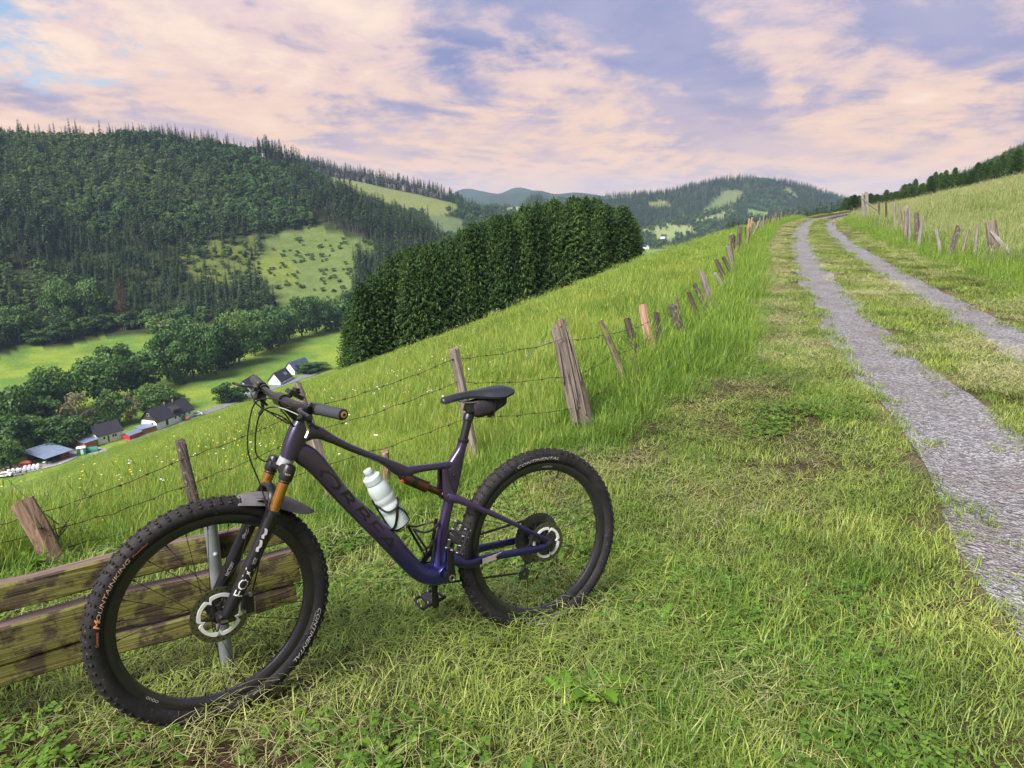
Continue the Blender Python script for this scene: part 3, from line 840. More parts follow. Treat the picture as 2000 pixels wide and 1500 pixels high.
for k, (px, top, foot, wpx, kind, lab) in enumerate(VT):
    P = on_plane(px, foot, FLOOR + 0.0)
    if foot < 675:
        P = hit(px, foot, 200)
    dep = float((P - CAMP) @ FV)
    hgt = (foot - top) * dep / FPX * 1.02; wid = wpx * dep / FPX
    tm, cm = (BL + [BLB[k % 2], BLY[k % 2]])[kind] if kind < 4 else ((BLB[k % 2]) if kind == 4 else BLY[k % 2])
    hz = (12, 12, 12, 12, 11, 9)[kind]; hw = (11, 9, 12, 8, 8, 6.5)[kind]
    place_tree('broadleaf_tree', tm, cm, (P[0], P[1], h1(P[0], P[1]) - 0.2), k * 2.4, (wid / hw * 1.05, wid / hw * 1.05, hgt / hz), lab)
P = hit(243, 640, 200); tm, cm = make_spruce(401, 16, 3.0, M_NEEDLEB, whorls=26, per=8)
dep = float((P - CAMP) @ FV); s_ = (640 - 545) * dep / FPX / 16
place_tree('spruce_tree', tm, cm, (P[0], P[1], h1(P[0], P[1])), 0.4, s_, 'tall reddish-brown dying spruce at the forest edge above the meadow')

# ---- the clipped-looking spruce copse on the pasture
SP = [make_spruce(330 + k, 13, r_, M_NEEDLE, whorls=46, per=11, fat=0.46 + 0.04 * k, tip=0.35) for k, r_ in enumerate((2.25, 2.1, 2.4, 2.2))]
TOPS = [(676, 640), (690, 590), (712, 552), (740, 524), (770, 500), (820, 482), (865, 466), (910, 446), (960, 426), (1010, 410), (1050, 398), (1100, 390), (1150, 392), (1195, 398), (1225, 412), (1248, 446), (1256, 480)]
BASE_ = [(676, 694), (760, 668), (860, 638), (960, 606), (1050, 580), (1150, 545), (1250, 512)]
def copse():
    g = np.random.default_rng(5)
    n = 0
    for row in range(4):
        dep = 96 + row * 4.2
        xs = np.arange(684 + row * 14, 1243, 28.0)
        for q, px in enumerate(xs):
            px = px + g.uniform(-7, 7)
            d_ = dep + g.uniform(-1.2, 1.2) + 6 * (px - 960) / 560
            base = np.interp(px, [b[0] for b in BASE_], [b[1] for b in BASE_])
            top = np.interp(px, [b[0] for b in TOPS], [b[1] for b in TOPS]) + g.uniform(-7, 6)
            B = at(px, base, d_); z = h1(B[0], B[1])
            Tz = at(px, top, d_)[2]
            h_ = max(Tz - z, 4.0)
            tm, cm = SP[int(g.integers(0, 4))]
            sx = 0.95 + 0.25 * g.random()
            ORD = ('first second third fourth fifth sixth seventh eighth ninth tenth eleventh twelfth thirteenth fourteenth fifteenth sixteenth seventeenth eighteenth nineteenth twentieth').split()
            if row == 0: lab = 'low leftmost spruce at the tapered end of the copse' if q == 0 else '%s front-row spruce counted from the tapered left end of the copse' % ORD[min(q, 19)]
            else: lab = 'dark spruce crowded inside the dense copse on the pasture'
            if row == 0 and q == len(xs) - 1: lab = 'rightmost spruce at the rounded end of the copse'
            place_tree('spruce_tree', tm, cm, (B[0], B[1], z - 0.1), g.random() * 6.28, (sx, sx, h_ / 13.0), lab, 'spruce', 'spruces of the dense copse on the pasture')
            n += 1
copse()

# ---- forest scatter on the far side of the valley and beyond
PLANT = [(60, 470), (150, 462), (315, 503), (465, 552), (470, 590), (420, 618), (290, 640), (230, 600), (150, 560), (60, 520)]
TRUNK1 = [(0, 420), (70, 430), (110, 500), (60, 530), (0, 530)]
TRUNK2 = [(245, 440), (322, 440), (330, 508), (250, 500)]
TRUNK3 = [(605, 400), (700, 400), (860, 470), (840, 488), (740, 482), (655, 456), (620, 438)]
PLANT2 = [(690, 500), (740, 480), (860, 480), (870, 560), (690, 580)]
YOUNG = [(0, 262), (160, 262), (420, 330), (470, 420), (380, 400), (250, 400), (100, 420), (0, 380)]
YOUNG2 = [(0, 505), (70, 515), (130, 560), (110, 640), (0, 660)]
SPRUCE_FAR = [[(480, 295), (640, 310), (900, 372), (900, 384), (760, 352), (640, 345), (520, 330)], [(950, 378), (1052, 372), (1060, 400), (950, 400)]]
SPRUCE_E = [[(1180, 385), (1290, 372), (1400, 345), (1480, 335), (1470, 372), (1415, 372), (1400, 410), (1360, 425), (1290, 435), (1240, 450), (1180, 440)], [(1480, 335), (1620, 370), (1640, 400), (1560, 400), (1545, 372), (1500, 352)]]
def forest_points():
    g = np.random.default_rng(77)
    out = []
    def scatter(n, xmin, xmax, ymin, ymax): return g.uniform(xmin, xmax, n), g.uniform(ymin, ymax, n)
    # stratified in azimuth/depth so that density follows true area: hill opposite
    for (y0, y1, a0, a1, sp) in ((330, 560, -0.80, -0.10, 4.3), (560, 900, -0.80, -0.02, 5.2), (900, 1300, -0.45, 0.12, 7.5), (1300, 2300, -0.10, 0.52, 10.5)):
        area = 0.5 * (a1 - a0) * (y1 * y1 - y0 * y0); n = int(area / (sp * sp))
        y = np.sqrt(g.random(n) * (y1 * y1 - y0 * y0) + y0 * y0); x = g.uniform(a0, a1, n) * y
        out.append(np.stack([x, y], 1))
    P = np.concatenate(out); z = H(P[:, 0], P[:, 1])
    P3 = np.stack([P[:, 0], P[:, 1], z], 1)
    u, v, dp = to_px(P3)
    rise = z - FLOOR
    keep = (rise > 3.0) & (d_fence(P[:, 0], P[:, 1]) < np.where(P[:, 1] > 1300, -20, -180)) & (u > -60) & (u < 1720)
    for poly in (CLEAR2, CLEAR3, CLEAR4, CLEAR5, CLEAR6): keep &= ~inpoly(u, v, poly)
    for poly in FIELDS: keep &= ~inpoly(u, v, poly)
    thin = g.random(len(P))
    keep &= ~(inpoly(u + g.normal(0, 7, len(u)), v + g.normal(0, 5, len(u)), CLEAR) & (thin > 0.22)); keep &= ~(inpoly(u, v, SCRUB) & (thin > 0.55))
    # hide nothing that can be seen: drop what lies behind the crests
    P3, u, v, dp = P3[keep], u[keep], v[keep], dp[keep]
    vis = np.ones(len(P3), bool)
    for f in (0.55, 0.65, 0.74, 0.82, 0.88, 0.93, 0.97):
        Q = CAMP + (P3 + np.array([0, 0, 24.0]) - CAMP) * f
        vis &= Q[:, 2] > H(Q[:, 0], Q[:, 1])
    P3, u, v, dp = P3[vis], u[vis], v[vis], dp[vis]
    kind = np.zeros(len(P3), int)                         # 0 broadleaf 1 young broadleaf 2 spruce 3 tall spruce 4 shrub
    r1 = g.random(len(P3)); pn = fbm(P3[:, 0] * 0.02, P3[:, 1] * 0.02, 31)
    kind[(pn < 0.43) & (r1 < 0.65)] = 2; kind[(r1 > 0.82)] = 2; kind[(r1 > 0.78) & (r1 <= 0.82)] = 1
    kind[inpoly(u, v, YOUNG) & (r1 < 0.75)] = 1
    kind[inpoly(u, v, YOUNG2) & (r1 < 0.8)] = 1
    kind[inpoly(u, v, PLANT) | inpoly(u, v, PLANT2)] = 2
    for p_ in (TRUNK1, TRUNK2, TRUNK3): kind[inpoly(u, v, p_)] = 3
    for p_ in SPRUCE_FAR: kind[inpoly(u, v, p_)] = 3
    for p_ in SPRUCE_E: kind[inpoly(u, v, p_) & (r1 < 0.93)] = 2
    kind[(dp > 1250) & (u > 1180) & (kind == 1)] = 0
    kind[inpoly(u, v, CLEAR)] = 4; kind[inpoly(u, v, YELLOW)] = 4; kind[inpoly(u, v, SCRUB) & (r1 < 0.6)] = 4
    kind[(u < 140) & (v < 272) & (r1 < 0.35)] = 3
    # spruce wall left standing on the crest behind the upper clearing
    cx = np.repeat(np.arange(536, 906, 1.7), 3); cx = cx + g.uniform(-1.2, 1.2, len(cx))
    cd = g.uniform(1186, 1222, len(cx)); cy_ = cd * 1.035; cxw = (cx - 1000) / FPX / 1.035 * cy_
    C3 = np.stack([cxw, cy_, H(cxw, cy_)], 1); cu, cv, cdp = to_px(C3)
    return np.concatenate([P3, C3]), np.concatenate([u, cu]), np.concatenate([v, cv]), np.concatenate([dp, cdp]), np.concatenate([kind, np.where(g.random(len(C3)) < 0.55, 3, 2)])
F_P, F_U, F_V, F_D, F_K = forest_points()
PROTO = FB + FBY + FS_ + FST + SHRUB
P_OFF = (0, 4, 7, 10, 13); P_N = (4, 3, 3, 3, 2)

def gn_scatter(name, pts, rot, scl, idx, protos, label, cat, kind='stuff'):
    """points of a mesh carrying instances; protos are meshes"""
    col_ = bpy.data.collections.new(name + '_set')
    for k, m_ in enumerate(protos):
        o_ = bpy.data.objects.new('%02d_%s' % (k, name), m_); col_.objects.link(o_)
    me_ = bpy.data.meshes.new(name)
    pts = np.asarray(pts, np.float32)
    me_.vertices.add(len(pts)); me_.vertices.foreach_set('co', pts.ravel())
    a_ = me_.attributes.new('rot', 'FLOAT_VECTOR', 'POINT'); a_.data.foreach_set('vector', np.asarray(rot, np.float32).ravel())
    a_ = me_.attributes.new('scl', 'FLOAT_VECTOR', 'POINT'); a_.data.foreach_set('vector', np.asarray(scl, np.float32).ravel())
    a_ = me_.attributes.new('idx', 'INT', 'POINT'); a_.data.foreach_set('value', np.asarray(idx, np.int32))
    o = link(name, me_)
    ng = bpy.data.node_groups.new(name, 'GeometryNodeTree')
    ng.interface.new_socket('Geometry', in_out='INPUT', socket_type='NodeSocketGeometry')
    ng.interface.new_socket('Geometry', in_out='OUTPUT', socket_type='NodeSocketGeometry')
    N = ng.nodes.new; L = ng.links.new
    gi, go = N('NodeGroupInput'), N('NodeGroupOutput')
    ci = N('GeometryNodeCollectionInfo'); ci.inputs['Collection'].default_value = col_
    ci.inputs['Separate Children'].default_value = True; ci.inputs['Reset Children'].default_value = True
    ip = N('GeometryNodeInstanceOnPoints'); ip.inputs['Pick Instance'].default_value = True
    def attr(nm, ty):
        n = N('GeometryNodeInputNamedAttribute'); n.data_type = ty; n.inputs['Name'].default_value = nm
        return [q for q in n.outputs if q.enabled and q.name == 'Attribute'][0]
    L(gi.outputs[0], ip.inputs['Points']); L(ci.outputs[0], ip.inputs['Instance'])
    L(attr('idx', 'INT'), ip.inputs['Instance Index']); L(attr('rot', 'FLOAT_VECTOR'), ip.inputs['Rotation']); L(attr('scl', 'FLOAT_VECTOR'), ip.inputs['Scale'])
    L(ip.outputs[0], go.inputs[0])
    md = o.modifiers.new('scatter', 'NODES'); md.node_group = ng
    tag(o, label, cat, kind=kind)
    return o
def forest():
    g = np.random.default_rng(9)
    n = len(F_P)
    sz = g.uniform(0.6, 1.25, n)
    sz[F_K == 0] *= 0.80
    sz[(F_K == 2) & inpoly(F_U, F_V, PLANT)] *= 0.72
    sz[(F_K == 3) & (F_D > 900)] *= 0.95
    pi = np.array([P_OFF[k] + int(g.integers(0, P_N[k])) for k in F_K])
    far_ = F_D > 1250
    rz = g.random(n) * 6.28
    names = {0: ('broadleaf_tree', 'broadleaf tree in the mixed wood on the opposite hillside', 'tree', 'broadleaf trees of the opposite hillside'),
             1: ('young_broadleaf_tree', 'light green young tree in the thicket on the opposite hillside', 'tree', 'young trees of the opposite hillside'),
             2: ('spruce_tree', 'narrow spruce in the plantation on the opposite hillside', 'spruce', 'spruces of the hillside plantation'),
             3: ('tall_spruce_tree', 'tall spruce with bare pale trunk on the opposite hillside', 'spruce', 'tall bare-stemmed spruces of the opposite hillside'),
             4: ('shrub', 'low shrub regrowing on the hillside clearing', 'shrub', 'shrubs of the hillside clearing')}
    single = np.zeros(n, bool)
    quota = {0: 190, 1: 60, 2: 110, 3: 60, 4: 60}
    for k, q in quota.items():
        ids = np.where((F_K == k) & (F_D < 900) & (F_U > 5) & (F_U < 900))[0]
        if k == 3: ids = ids[np.argsort(F_D[ids])]
        else: ids = ids[np.argsort(F_D[ids])]
        for a in ids[:q]:
            nm, lab, cat, grp = names[k]
            s = sz[a]
            o = link(nm, PROTO[pi[a]], None, F_P[a] - np.array([0, 0, 0.3]), (0, 0, rz[a]), (s, s, s))
            tag(o, lab, cat, grp); single[a] = True
    m = ~single
    near, fr = m & ~far_, m & far_
    z3 = np.zeros(n)
    for nm, mk, lab in (('forest', near, 'dense mixed forest covering the opposite hillside'), ('far_forest', fr, 'dark forest on the round hill at the end of the valley')):
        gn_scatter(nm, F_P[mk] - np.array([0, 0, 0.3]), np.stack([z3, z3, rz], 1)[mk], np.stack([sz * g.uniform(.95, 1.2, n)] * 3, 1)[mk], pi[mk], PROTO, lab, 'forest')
    print('forest', n, 'single', single.sum(), 'by kind', [int((F_K == k).sum()) for k in range(5)])
forest()
# ================================================================== trees along the upper slope
def slope_trees():
    g = np.random.default_rng(21)
    # row of spruces beyond the crest of the upper meadow
    xs = np.concatenate([np.arange(1652, 1800, 8), np.arange(1800, 2040, 10)])
    for q, px in enumerate(xs):
        px = px + g.uniform(-4, 4)
        t_ = 165 + g.uniform(-14, 22)
        top = np.interp(px, [1650, 1700, 1760, 1820, 1900, 1960, 2040], [386, 378, 362, 340, 322, 300, 274]) + g.uniform(-5, 12)
        P = at(px, 380, t_); z = h1(P[0], P[1]); Tz = at(px, top, t_)[2]
        h_ = min(max(Tz - z, 3.5), 15)
        tm, cm = SP[int(g.integers(0, 4))]
        sx = 0.62 + 0.05 * h_ / 2
        place_tree('spruce_tree', tm, cm, (P[0], P[1], z - 0.2), g.random() * 6.28, (sx, sx, h_ / 13), 'dark spruce in the ragged row behind the upper meadow', 'spruce', 'spruces behind the upper meadow')
    # young plantation on the valley slope past the copse
    k = 0
    for row in range(9):
        for c in range(17):
            px = 1300 + row * 2.2 + c * 9.2 + g.uniform(-2.5, 2.5)
            t_ = 205 + row * 7.5 + c * 3.5
            if px > 1455: continue
            P = at(px, 480, t_); z = h1(P[0], P[1]); s = g.uniform(0.36, 0.46) * (1.0 + 0.012 * c)
            o = link('young_spruce_tree', FS_[k % 3], None, (P[0], P[1], z - 0.1), (0, 0, g.random() * 6.28), (s * 1.5, s * 1.5, s)); k += 1
            tag(o, 'young spruce in the dense plantation rows on the slope below the track', 'spruce', 'young plantation spruces below the track')
    for q in range(16):
        px = 1416 + q * 3.1 + g.uniform(-2, 2); t_ = 300 + g.uniform(-10, 25)
        P = at(px, 470, t_); z = h1(P[0], P[1]); s = g.uniform(0.62, 0.76)
        o = link('tall_spruce_tree', FST[q % 3], None, (P[0], P[1], z), (0, 0, g.random() * 6.28), (s * 1.2, s * 1.2, s))
        tag(o, 'bare-stemmed spruce in the small stand above the young plantation', 'spruce', 'bare-stemmed spruces above the plantation')
    for q in range(34):
        px = 1476 + q * 5.3 + g.uniform(-2, 2); t_ = 265 + g.uniform(-15, 45)
        top = np.interp(px, [1470, 1540, 1600, 1660], [424, 408, 396, 384]) + g.uniform(-3, 5)
        P = at(px, 430, t_); z = h1(P[0], P[1]); h_ = min(max(at(px, top, t_)[2] - z, 3.0), 16)
        o = link('spruce_tree', FS_[q % 3], None, (P[0], P[1], z - 0.2), (0, 0, g.random() * 6.28), (h_ / 16 * 1.4, h_ / 16 * 1.4, h_ / 16))
        tag(o, 'dark spruce in the wood line behind the bend of the track', 'spruce', 'wood line spruces behind the bend')
    # wooded ridge above the meadow on the right
    n = 5200
    y = np.sqrt(g.random(n) * (900 ** 2 - 260 ** 2) + 260 ** 2); a = g.uniform(0.44, 0.85, n); x = a * y
    dt = d_track(x, y); z = H(x, y); P3 = np.stack([x, y, z], 1)
    u, v, dp = to_px(P3)
    keep = (dt > 42) & (dt < 260) & (u < 2080) & (v < 420)
    P3 = P3[keep]; m = len(P3)
    pr = FB + FS_
    gn_scatter('ridge_forest', P3, np.stack([np.zeros(m), np.zeros(m), g.random(m) * 6.28], 1), np.stack([g.uniform(0.6, 0.95, m)] * 3, 1), g.integers(0, 7, m), pr, 'wooded ridge rising behind the upper meadow', 'forest')
slope_trees()
def valley_far_trees():
    """hedges and village trees far down the valley"""
    g = np.random.default_rng(41)
    spots = []
    for (x0, y0, x1, y1, n) in ((1195, 440, 1262, 470, 34), (1200, 462, 1240, 505, 26), (1240, 470, 1300, 488, 26), (1262, 455, 1330, 430, 22), (1330, 438, 1372, 446, 12), (1240, 446, 1300, 440, 16), (1360, 430, 1440, 408, 18)):
        for q in range(n):
            f = g.random(); spots.append((x0 + (x1 - x0) * f + g.normal() * 6, y0 + (y1 - y0) * f + g.normal() * 4))
    for q, (px, py) in enumerate(spots):
        P = hit(px, py, 600)
        s = g.uniform(0.55, 1.0)
        o = link('broadleaf_tree', FB[q % 4], None, (P[0], P[1], P[2] - 0.3), (0, 0, g.random() * 6.28), (s, s, s))
        tag(o, 'small round tree round the far village and its hedges', 'tree', 'trees of the far village')
valley_far_trees()

# ================================================================== houses in the valley
M_PLASTER = simple('white_plaster', (0.72, 0.72, 0.72), 0.9, var=0.05, scale=1.5, spec=0.2)
M_SLATE = simple('dark_slate', (0.035, 0.034, 0.045), 0.6, var=0.35, scale=2.5, spec=0.3)
M_SKYROOF = simple('sky_tinted_sheet_roof', (0.16, 0.21, 0.30), 0.45, var=0.12, scale=0.8, spec=0.4)  # grey sheet with the sky's blue reflection painted into its colour
M_DARKWOOD = simple('dark_stained_boards', (0.055, 0.035, 0.028), 0.85, var=0.3, scale=3)
M_REDWOOD = simple('red_painted_boards', (0.20, 0.030, 0.025), 0.8, var=0.25, scale=3)
M_ORANGEWOOD = simple('orange_stained_boards', (0.34, 0.13, 0.05), 0.8, var=0.25, scale=3)
M_WINDOW = simple('window_glass', (0.03, 0.035, 0.045), 0.15, var=0.1, scale=1)
M_FRAMEW = simple('white_window_frame', (0.75, 0.75, 0.75), 0.6, var=0.03)
M_ORANGE = simple('orange_paint', (0.55, 0.17, 0.06), 0.6)
M_RED = simple('red_paint', (0.45, 0.03, 0.025), 0.45)
M_WHITEF = simple('white_film', (0.72, 0.74, 0.78), 0.4, var=0.15)
M_GREENP = simple('green_tarpaulin', (0.02, 0.19, 0.13), 0.55)
M_GREY = simple('grey_rubble', (0.24, 0.23, 0.23), 0.9, var=0.4, scale=4)
M_BRICK = simple('chimney_brick', (0.25, 0.13, 0.10), 0.9)
M_TAR = simple('asphalt', (0.16, 0.165, 0.19), 0.8, var=0.15, scale=0.6)

def basis(corner, long_end, gable_end):
    c, l, g_ = [np.array(on_plane(*q, FLOOR + 0.1)) for q in (corner, long_end, gable_end)]
    ux = l - c; L = float(np.linalg.norm(ux[:2])); ang = math.atan2(ux[1], ux[0])
    Wd = abs(float(np.cross(np.append(ux[:2] / L, 0), np.append((g_ - c)[:2], 0))[2]))
    return c, L, Wd, ang
def gable_house(name, label, c, L, Wd, ang, hw, hr, wallm, roofm, gablem=None, windows=(), doors=(), over=0.5, chimneys=(), side=1, group=None, cat='house', gwin=()):
    """local frame: x along the front wall from corner, y into the building, z up; side=+1 puts the building to the left of the front wall direction"""
    e_ = empty(name, (c[0], c[1], FLOOR)); e_.rotation_euler = (0, 0, ang)
    Wd = Wd * side
    b = 1.2
    mb = MB(); mb.box((L / 2, Wd / 2, (hw - b) / 2), (L, abs(Wd), hw + b)); mb.build('wall', wallm, e_, False)
    mb = MB()
    for x0 in (0.0, L):
        s = 0.03 if x0 == 0 else -0.03
        v = [(x0 - s * 0, 0, hw), (x0, Wd, hw), (x0, Wd / 2, hr), (x0 + s * 8, 0, hw), (x0 + s * 8, Wd, hw), (x0 + s * 8, Wd / 2, hr)]
        mb.add(v, [(0, 1, 2), (3, 5, 4), (0, 2, 5, 3), (1, 4, 5, 2), (0, 3, 4, 1)])
    mb.build('gable', gablem or wallm, e_, False)
    mb = MB(); t_ = 0.16; k = over / (abs(Wd) / 2) * (hr - hw)
    for sy in (0, 1):
        y0 = (-over * side) if sy == 0 else Wd + over * side
        A = [(-over, y0, hw - k), (L + over, y0, hw - k), (L + over, Wd / 2, hr), (-over, Wd / 2, hr)]
        v = A + [(q[0], q[1], q[2] + t_) for q in A]
        mb.add(v, [(0, 1, 2, 3), (7, 6, 5, 4), (0, 4, 5, 1), (1, 5, 6, 2), (2, 6, 7, 3), (3, 7, 4, 0)])
    rf = mb.build('roof', roofm, e_, False)
    for cx in chimneys:
        MB().box((cx, Wd / 2, hr + 0.35), (0.6, 0.6, 1.1)).build('chimney', M_BRICK, rf, False)
    for (x, z, w, h) in windows:
        f = MB().box((x, -0.03 * side, z), (w + 0.16, 0.06, h + 0.16)).build('window', M_FRAMEW, e_, False)
        MB().box((x, -0.07 * side, z), (w, 0.03, h)).build('pane', M_WINDOW, f, False)
    for (x, z, w, h) in doors:
        MB().box((x, -0.04 * side, z), (w, 0.08, h)).build('door', M_DARKWOOD, e_, False)
    for (y, z, w, h) in gwin:
        f = MB().box((-0.03, y * side, z), (0.06, w + 0.16, h + 0.16)).build('window', M_FRAMEW, e_, False)
        MB().box((-0.07, y * side, z), (0.03, w, h)).build('pane', M_WINDOW, f, False)
    tag(e_, label, cat, group)
    return e_, rf
c, L, Wd, ang = basis((307.6, 841), (378, 814.6), (277, 835.6))
e_, rf = gable_house('farmhouse', 'long white farmhouse with dark slate roof, dormer and boarded gable', c, L, 7.2, ang, 3.7, 7.6, M_PLASTER, M_SLATE, M_DARKWOOD,
                     [(L * 0.50, 2.5, 0.8, 0.9), (L * 0.62, 2.5, 0.8, 0.9), (L * 0.76, 2.5, 0.8, 0.9), (L * 0.9, 2.5, 0.8, 0.9)], [(L * 0.27, 2.0, 1.1, 2.4)], 0.6, (L * 0.45, L * 0.68), gwin=[(3.6, 5.8, 0.9, 0.9), (2.0, 2.5, 0.8, 0.9)])
mb = MB(); mb.box((L * 0.56, 1.0, 5.2), (3.2, 1.8, 1.3)); dm = mb.build('dormer', M_DARKWOOD, e_, False)
MB().box((L * 0.56, 1.05, 6.0), (3.8, 2.8, 0.16), Matrix.Rotation(math.radians(20), 3, 'X')).build('roof', M_SLATE, dm, False)
c, L, Wd, ang = basis((193, 870), (240.5, 856.6), (180, 866))
gable_house('cottage', 'small white cottage with dark roof beside the timber shed', c, L, 6.2, ang, 3.6, 6.6, M_PLASTER, M_SLATE, M_DARKWOOD, [(L * 0.25, 2.2, 0.7, 0.9), (L * 0.62, 2.2, 0.7, 0.9), (L * 0.72, 2.2, 0.7, 0.9)], [(L * 0.42, 1.6, 0.5, 2.4)], 0.5, (), gwin=[(3, 4.6, 0.9, 0.9)])
def shed(name, label, c, L, Wd, ang, h0, h1_, wallm, roofm, over=0.4, cat='shed', open_front=False, doors=()):
    e_ = empty(name, (c[0], c[1], FLOOR)); e_.rotation_euler = (0, 0, ang)
    mb = MB()
    if open_front:
        mb.box((L / 2, Wd - 0.1, h1_ / 2 - 0.3), (L, 0.2, h1_ + 0.4)); mb.box((L - 0.1, Wd / 2, h0 / 2 - 0.3), (0.2, Wd - 0.45, h0 + 0.4)); mb.box((L * 0.8, 0.1, h0 / 2 - 0.4), (L * 0.38, 0.2, h0 + 0.2))
    else: mb.box((L / 2, Wd / 2, (min(h0, h1_)) / 2 - 0.3), (L, Wd, min(h0, h1_) + 0.4))
    mb.build('wall', wallm, e_, False)
    if open_front:
        for x in (0.2, L * 0.3): MB().box((x, 0.2, h0 / 2 - 0.2), (0.25, 0.25, h0 + 0.3)).build('post', M_DARKWOOD, e_, False)
    A = [(-over, -over, h0), (L + over, -over, h0), (L + over, Wd + over, h1_), (-over, Wd + over, h1_)]
    v = A + [(q[0], q[1], q[2] + 0.14) for q in A]
    MB().add(v, [(3, 2, 1, 0), (4, 5, 6, 7), (0, 1, 5, 4), (1, 2, 6, 5), (2, 3, 7, 6), (3, 0, 4, 7)]).build('roof', roofm, e_, False)
    for (x, w, h) in doors: MB().box((x, -0.04, h / 2), (w, 0.08, h)).build('door', M_FRAMEW, e_, False)
    tag(e_, label, cat); return e_
c, L, Wd, ang = basis((168, 879), (193, 871), (150, 870))
shed('timber_shed', 'timber shed with blue-grey lean-to roof against the white cottage', c, L, 6.0, ang, 2.6, 3.0, M_ORANGEWOOD, M_SKYROOF)
c, L, Wd, ang = basis((92, 909), (136, 894), (52, 896))
shed('open_barn', 'open red barn under a broad sheet roof coloured with blue sky reflection', c, L * 1.02, 9.5, ang, 2.6, 3.6, M_REDWOOD, M_SKYROOF, 1.0, 'barn', True)
c, L, Wd, ang = basis((254, 860), (277, 851), (246, 853))
gable_house('red_hut', 'small red hut with blue roof and white trim below the farmhouse', c, L, 3.4, ang, 1.8, 2.6, M_RED, M_SKYROOF, cat='hut', over=0.3)
c, L, Wd, ang = basis((279, 849), (304, 842), (263, 840))
shed('garden_shed', 'orange-brown shed with flat blue roof beside the long farmhouse', c, L, 4.5, ang, 2.1, 2.3, M_ORANGEWOOD, M_SKYROOF, 0.35)
c, L, Wd, ang = basis((490, 777), (506, 766), (474, 775))
gable_house('timber_framed_house', 'white half-timbered house just behind the handlebar', c, L * 1.3, 6.0, ang, 4.0, 7.4, M_PLASTER, M_SLATE, M_PLASTER, [(2, 2.6, 0.7, 0.9)], (), 0.4, gwin=[(2, 1.4, 0.7, 0.9), (4, 1.4, 0.7, 0.9), (2, 3.3, 0.7, 0.9), (4, 3.3, 0.7, 0.9), (3, 5.2, 0.7, 0.8)])
c, L, Wd, ang = basis((548, 752), (570, 741), (530, 748))
e_, rf = gable_house('slate_roofed_house', 'house with dark slate roof and pale roof panel behind the handlebar grip', c, L, 6.0, ang, 2.0, 5.6, M_PLASTER, M_SLATE, M_PLASTER, [(2, 1.5, 0.8, 0.9)], (), 0.5)
MB().box((L * 0.7, 1.35, 3.85), (2.4, 1.6, 0.06), Matrix.Rotation(math.radians(50), 3, 'X')).build('roof_panel', M_SKYROOF, e_, False)
c, L, Wd, ang = basis((576, 732), (606, 722), (568, 728))
gable_house('blue_roofed_house', 'house with blue-grey roof, farthest along the valley road', c, L, 6.0, ang, 2.6, 6.0, M_PLASTER, simple('blue_slate', (0.07, 0.08, 0.16), 0.5, var=0.2), M_PLASTER, [(2, 1.5, 0.8, 0.9)], (), 0.5)
for k, (px, py, w_, lab) in enumerate(((1205, 470, 11, 'far white village house, topmost of the group'), (1212, 482, 13, 'far white village house between the trees, largest of the group'), (1222, 478, 8, 'far small village house right of the largest one'), (1268, 487, 9, 'far white house at the right rim of the village'), (1303, 466, 10, 'lone far house beside the pale field'))):
    P = hit(px, py, 600)
    e_, rf = gable_house('village_house', lab, P, w_, 8, 0.4 + k * 0.5, 4.5, 8, M_PLASTER, M_SLATE, None, [(w_ * .3, 2, 1, 1.2), (w_ * .7, 2, 1, 1.2)], (), 0.4, group='houses of the far village')
    e_.location.z = P[2]

# valley road and yard
def ribbon(name, pts, width, mat, lift=0.15):
    P = catmull([np.array(on_plane(px, py, FLOOR))[:2] for px, py in pts], 8)
    V, n = [], len(P)
    for q in range(n):
        d = P[min(q + 1, n - 1)] - P[max(q - 1, 0)]; d /= np.linalg.norm(d); s = np.array([-d[1], d[0]])
        for w_ in (-width / 2, width / 2):
            r_ = P[q] + s * w_; V.append((r_[0], r_[1], h1(r_[0], r_[1]) + lift))
    o = link(name, np_mesh(name, V, [(2 * q, 2 * q + 1, 2 * q + 3, 2 * q + 2) for q in range(n - 1)], mat)); tag(o, kind='structure')
ribbon('valley_road', [(250, 862), (330, 835), (395, 808), (440, 792), (480, 776), (540, 755), (620, 727)], 5.0, M_TAR)
ribbon('valley_path', [(200, 886), (160, 880), (110, 905), (20, 925)], 6.0, M_GREY)

# things in the farm yard
def put(name, mb, mat, px, py, label, cat, ang=0.4, parts=()):
    P = on_plane(px, py, FLOOR + 0.2)
    e_ = empty(name, (P[0], P[1], h1(P[0], P[1]) + 0.2)); e_.rotation_euler = (0, 0, ang)
    for nm, b, m in parts: b.build(nm, m, e_, False)
    tag(e_, label, cat); return e_
def car_parts(body):
    b = MB(); hull = [(-2.1, 0.35), (-2.15, 0.8), (-1.9, 0.95), (-1.2, 1.0), (-0.6, 1.42), (0.9, 1.45), (1.7, 1.0), (2.1, 0.9), (2.1, 0.35)]
    b.add([(x, s * 0.85 * (0.86 if z > 1.2 else 1), z) for s in (-1, 1) for x, z in hull], [tuple(range(9)), tuple(reversed(range(9, 18)))] + [(q, (q + 1) % 9, (q + 1) % 9 + 9, q + 9) for q in range(9)])
    g = MB()
    for s in (-1, 1): g.add([(-1.1, s * 0.86, 1.02), (-0.55, s * 0.76, 1.36), (0.85, s * 0.76, 1.38), (1.5, s * 0.86, 1.02)], [(0, 1, 2, 3)])
    pr = [('body', b, body), ('side_glass', g, M_WINDOW)]
    for x in (-1.35, 1.3):
        for s in (-1, 1): pr.append(('wheel', MB().lathe((x, s * 0.82 - 0.1, 0.33), (0, 1, 0), [(0, 0.33), (0.2, 0.33)], 12), M_WINDOW))
    return pr
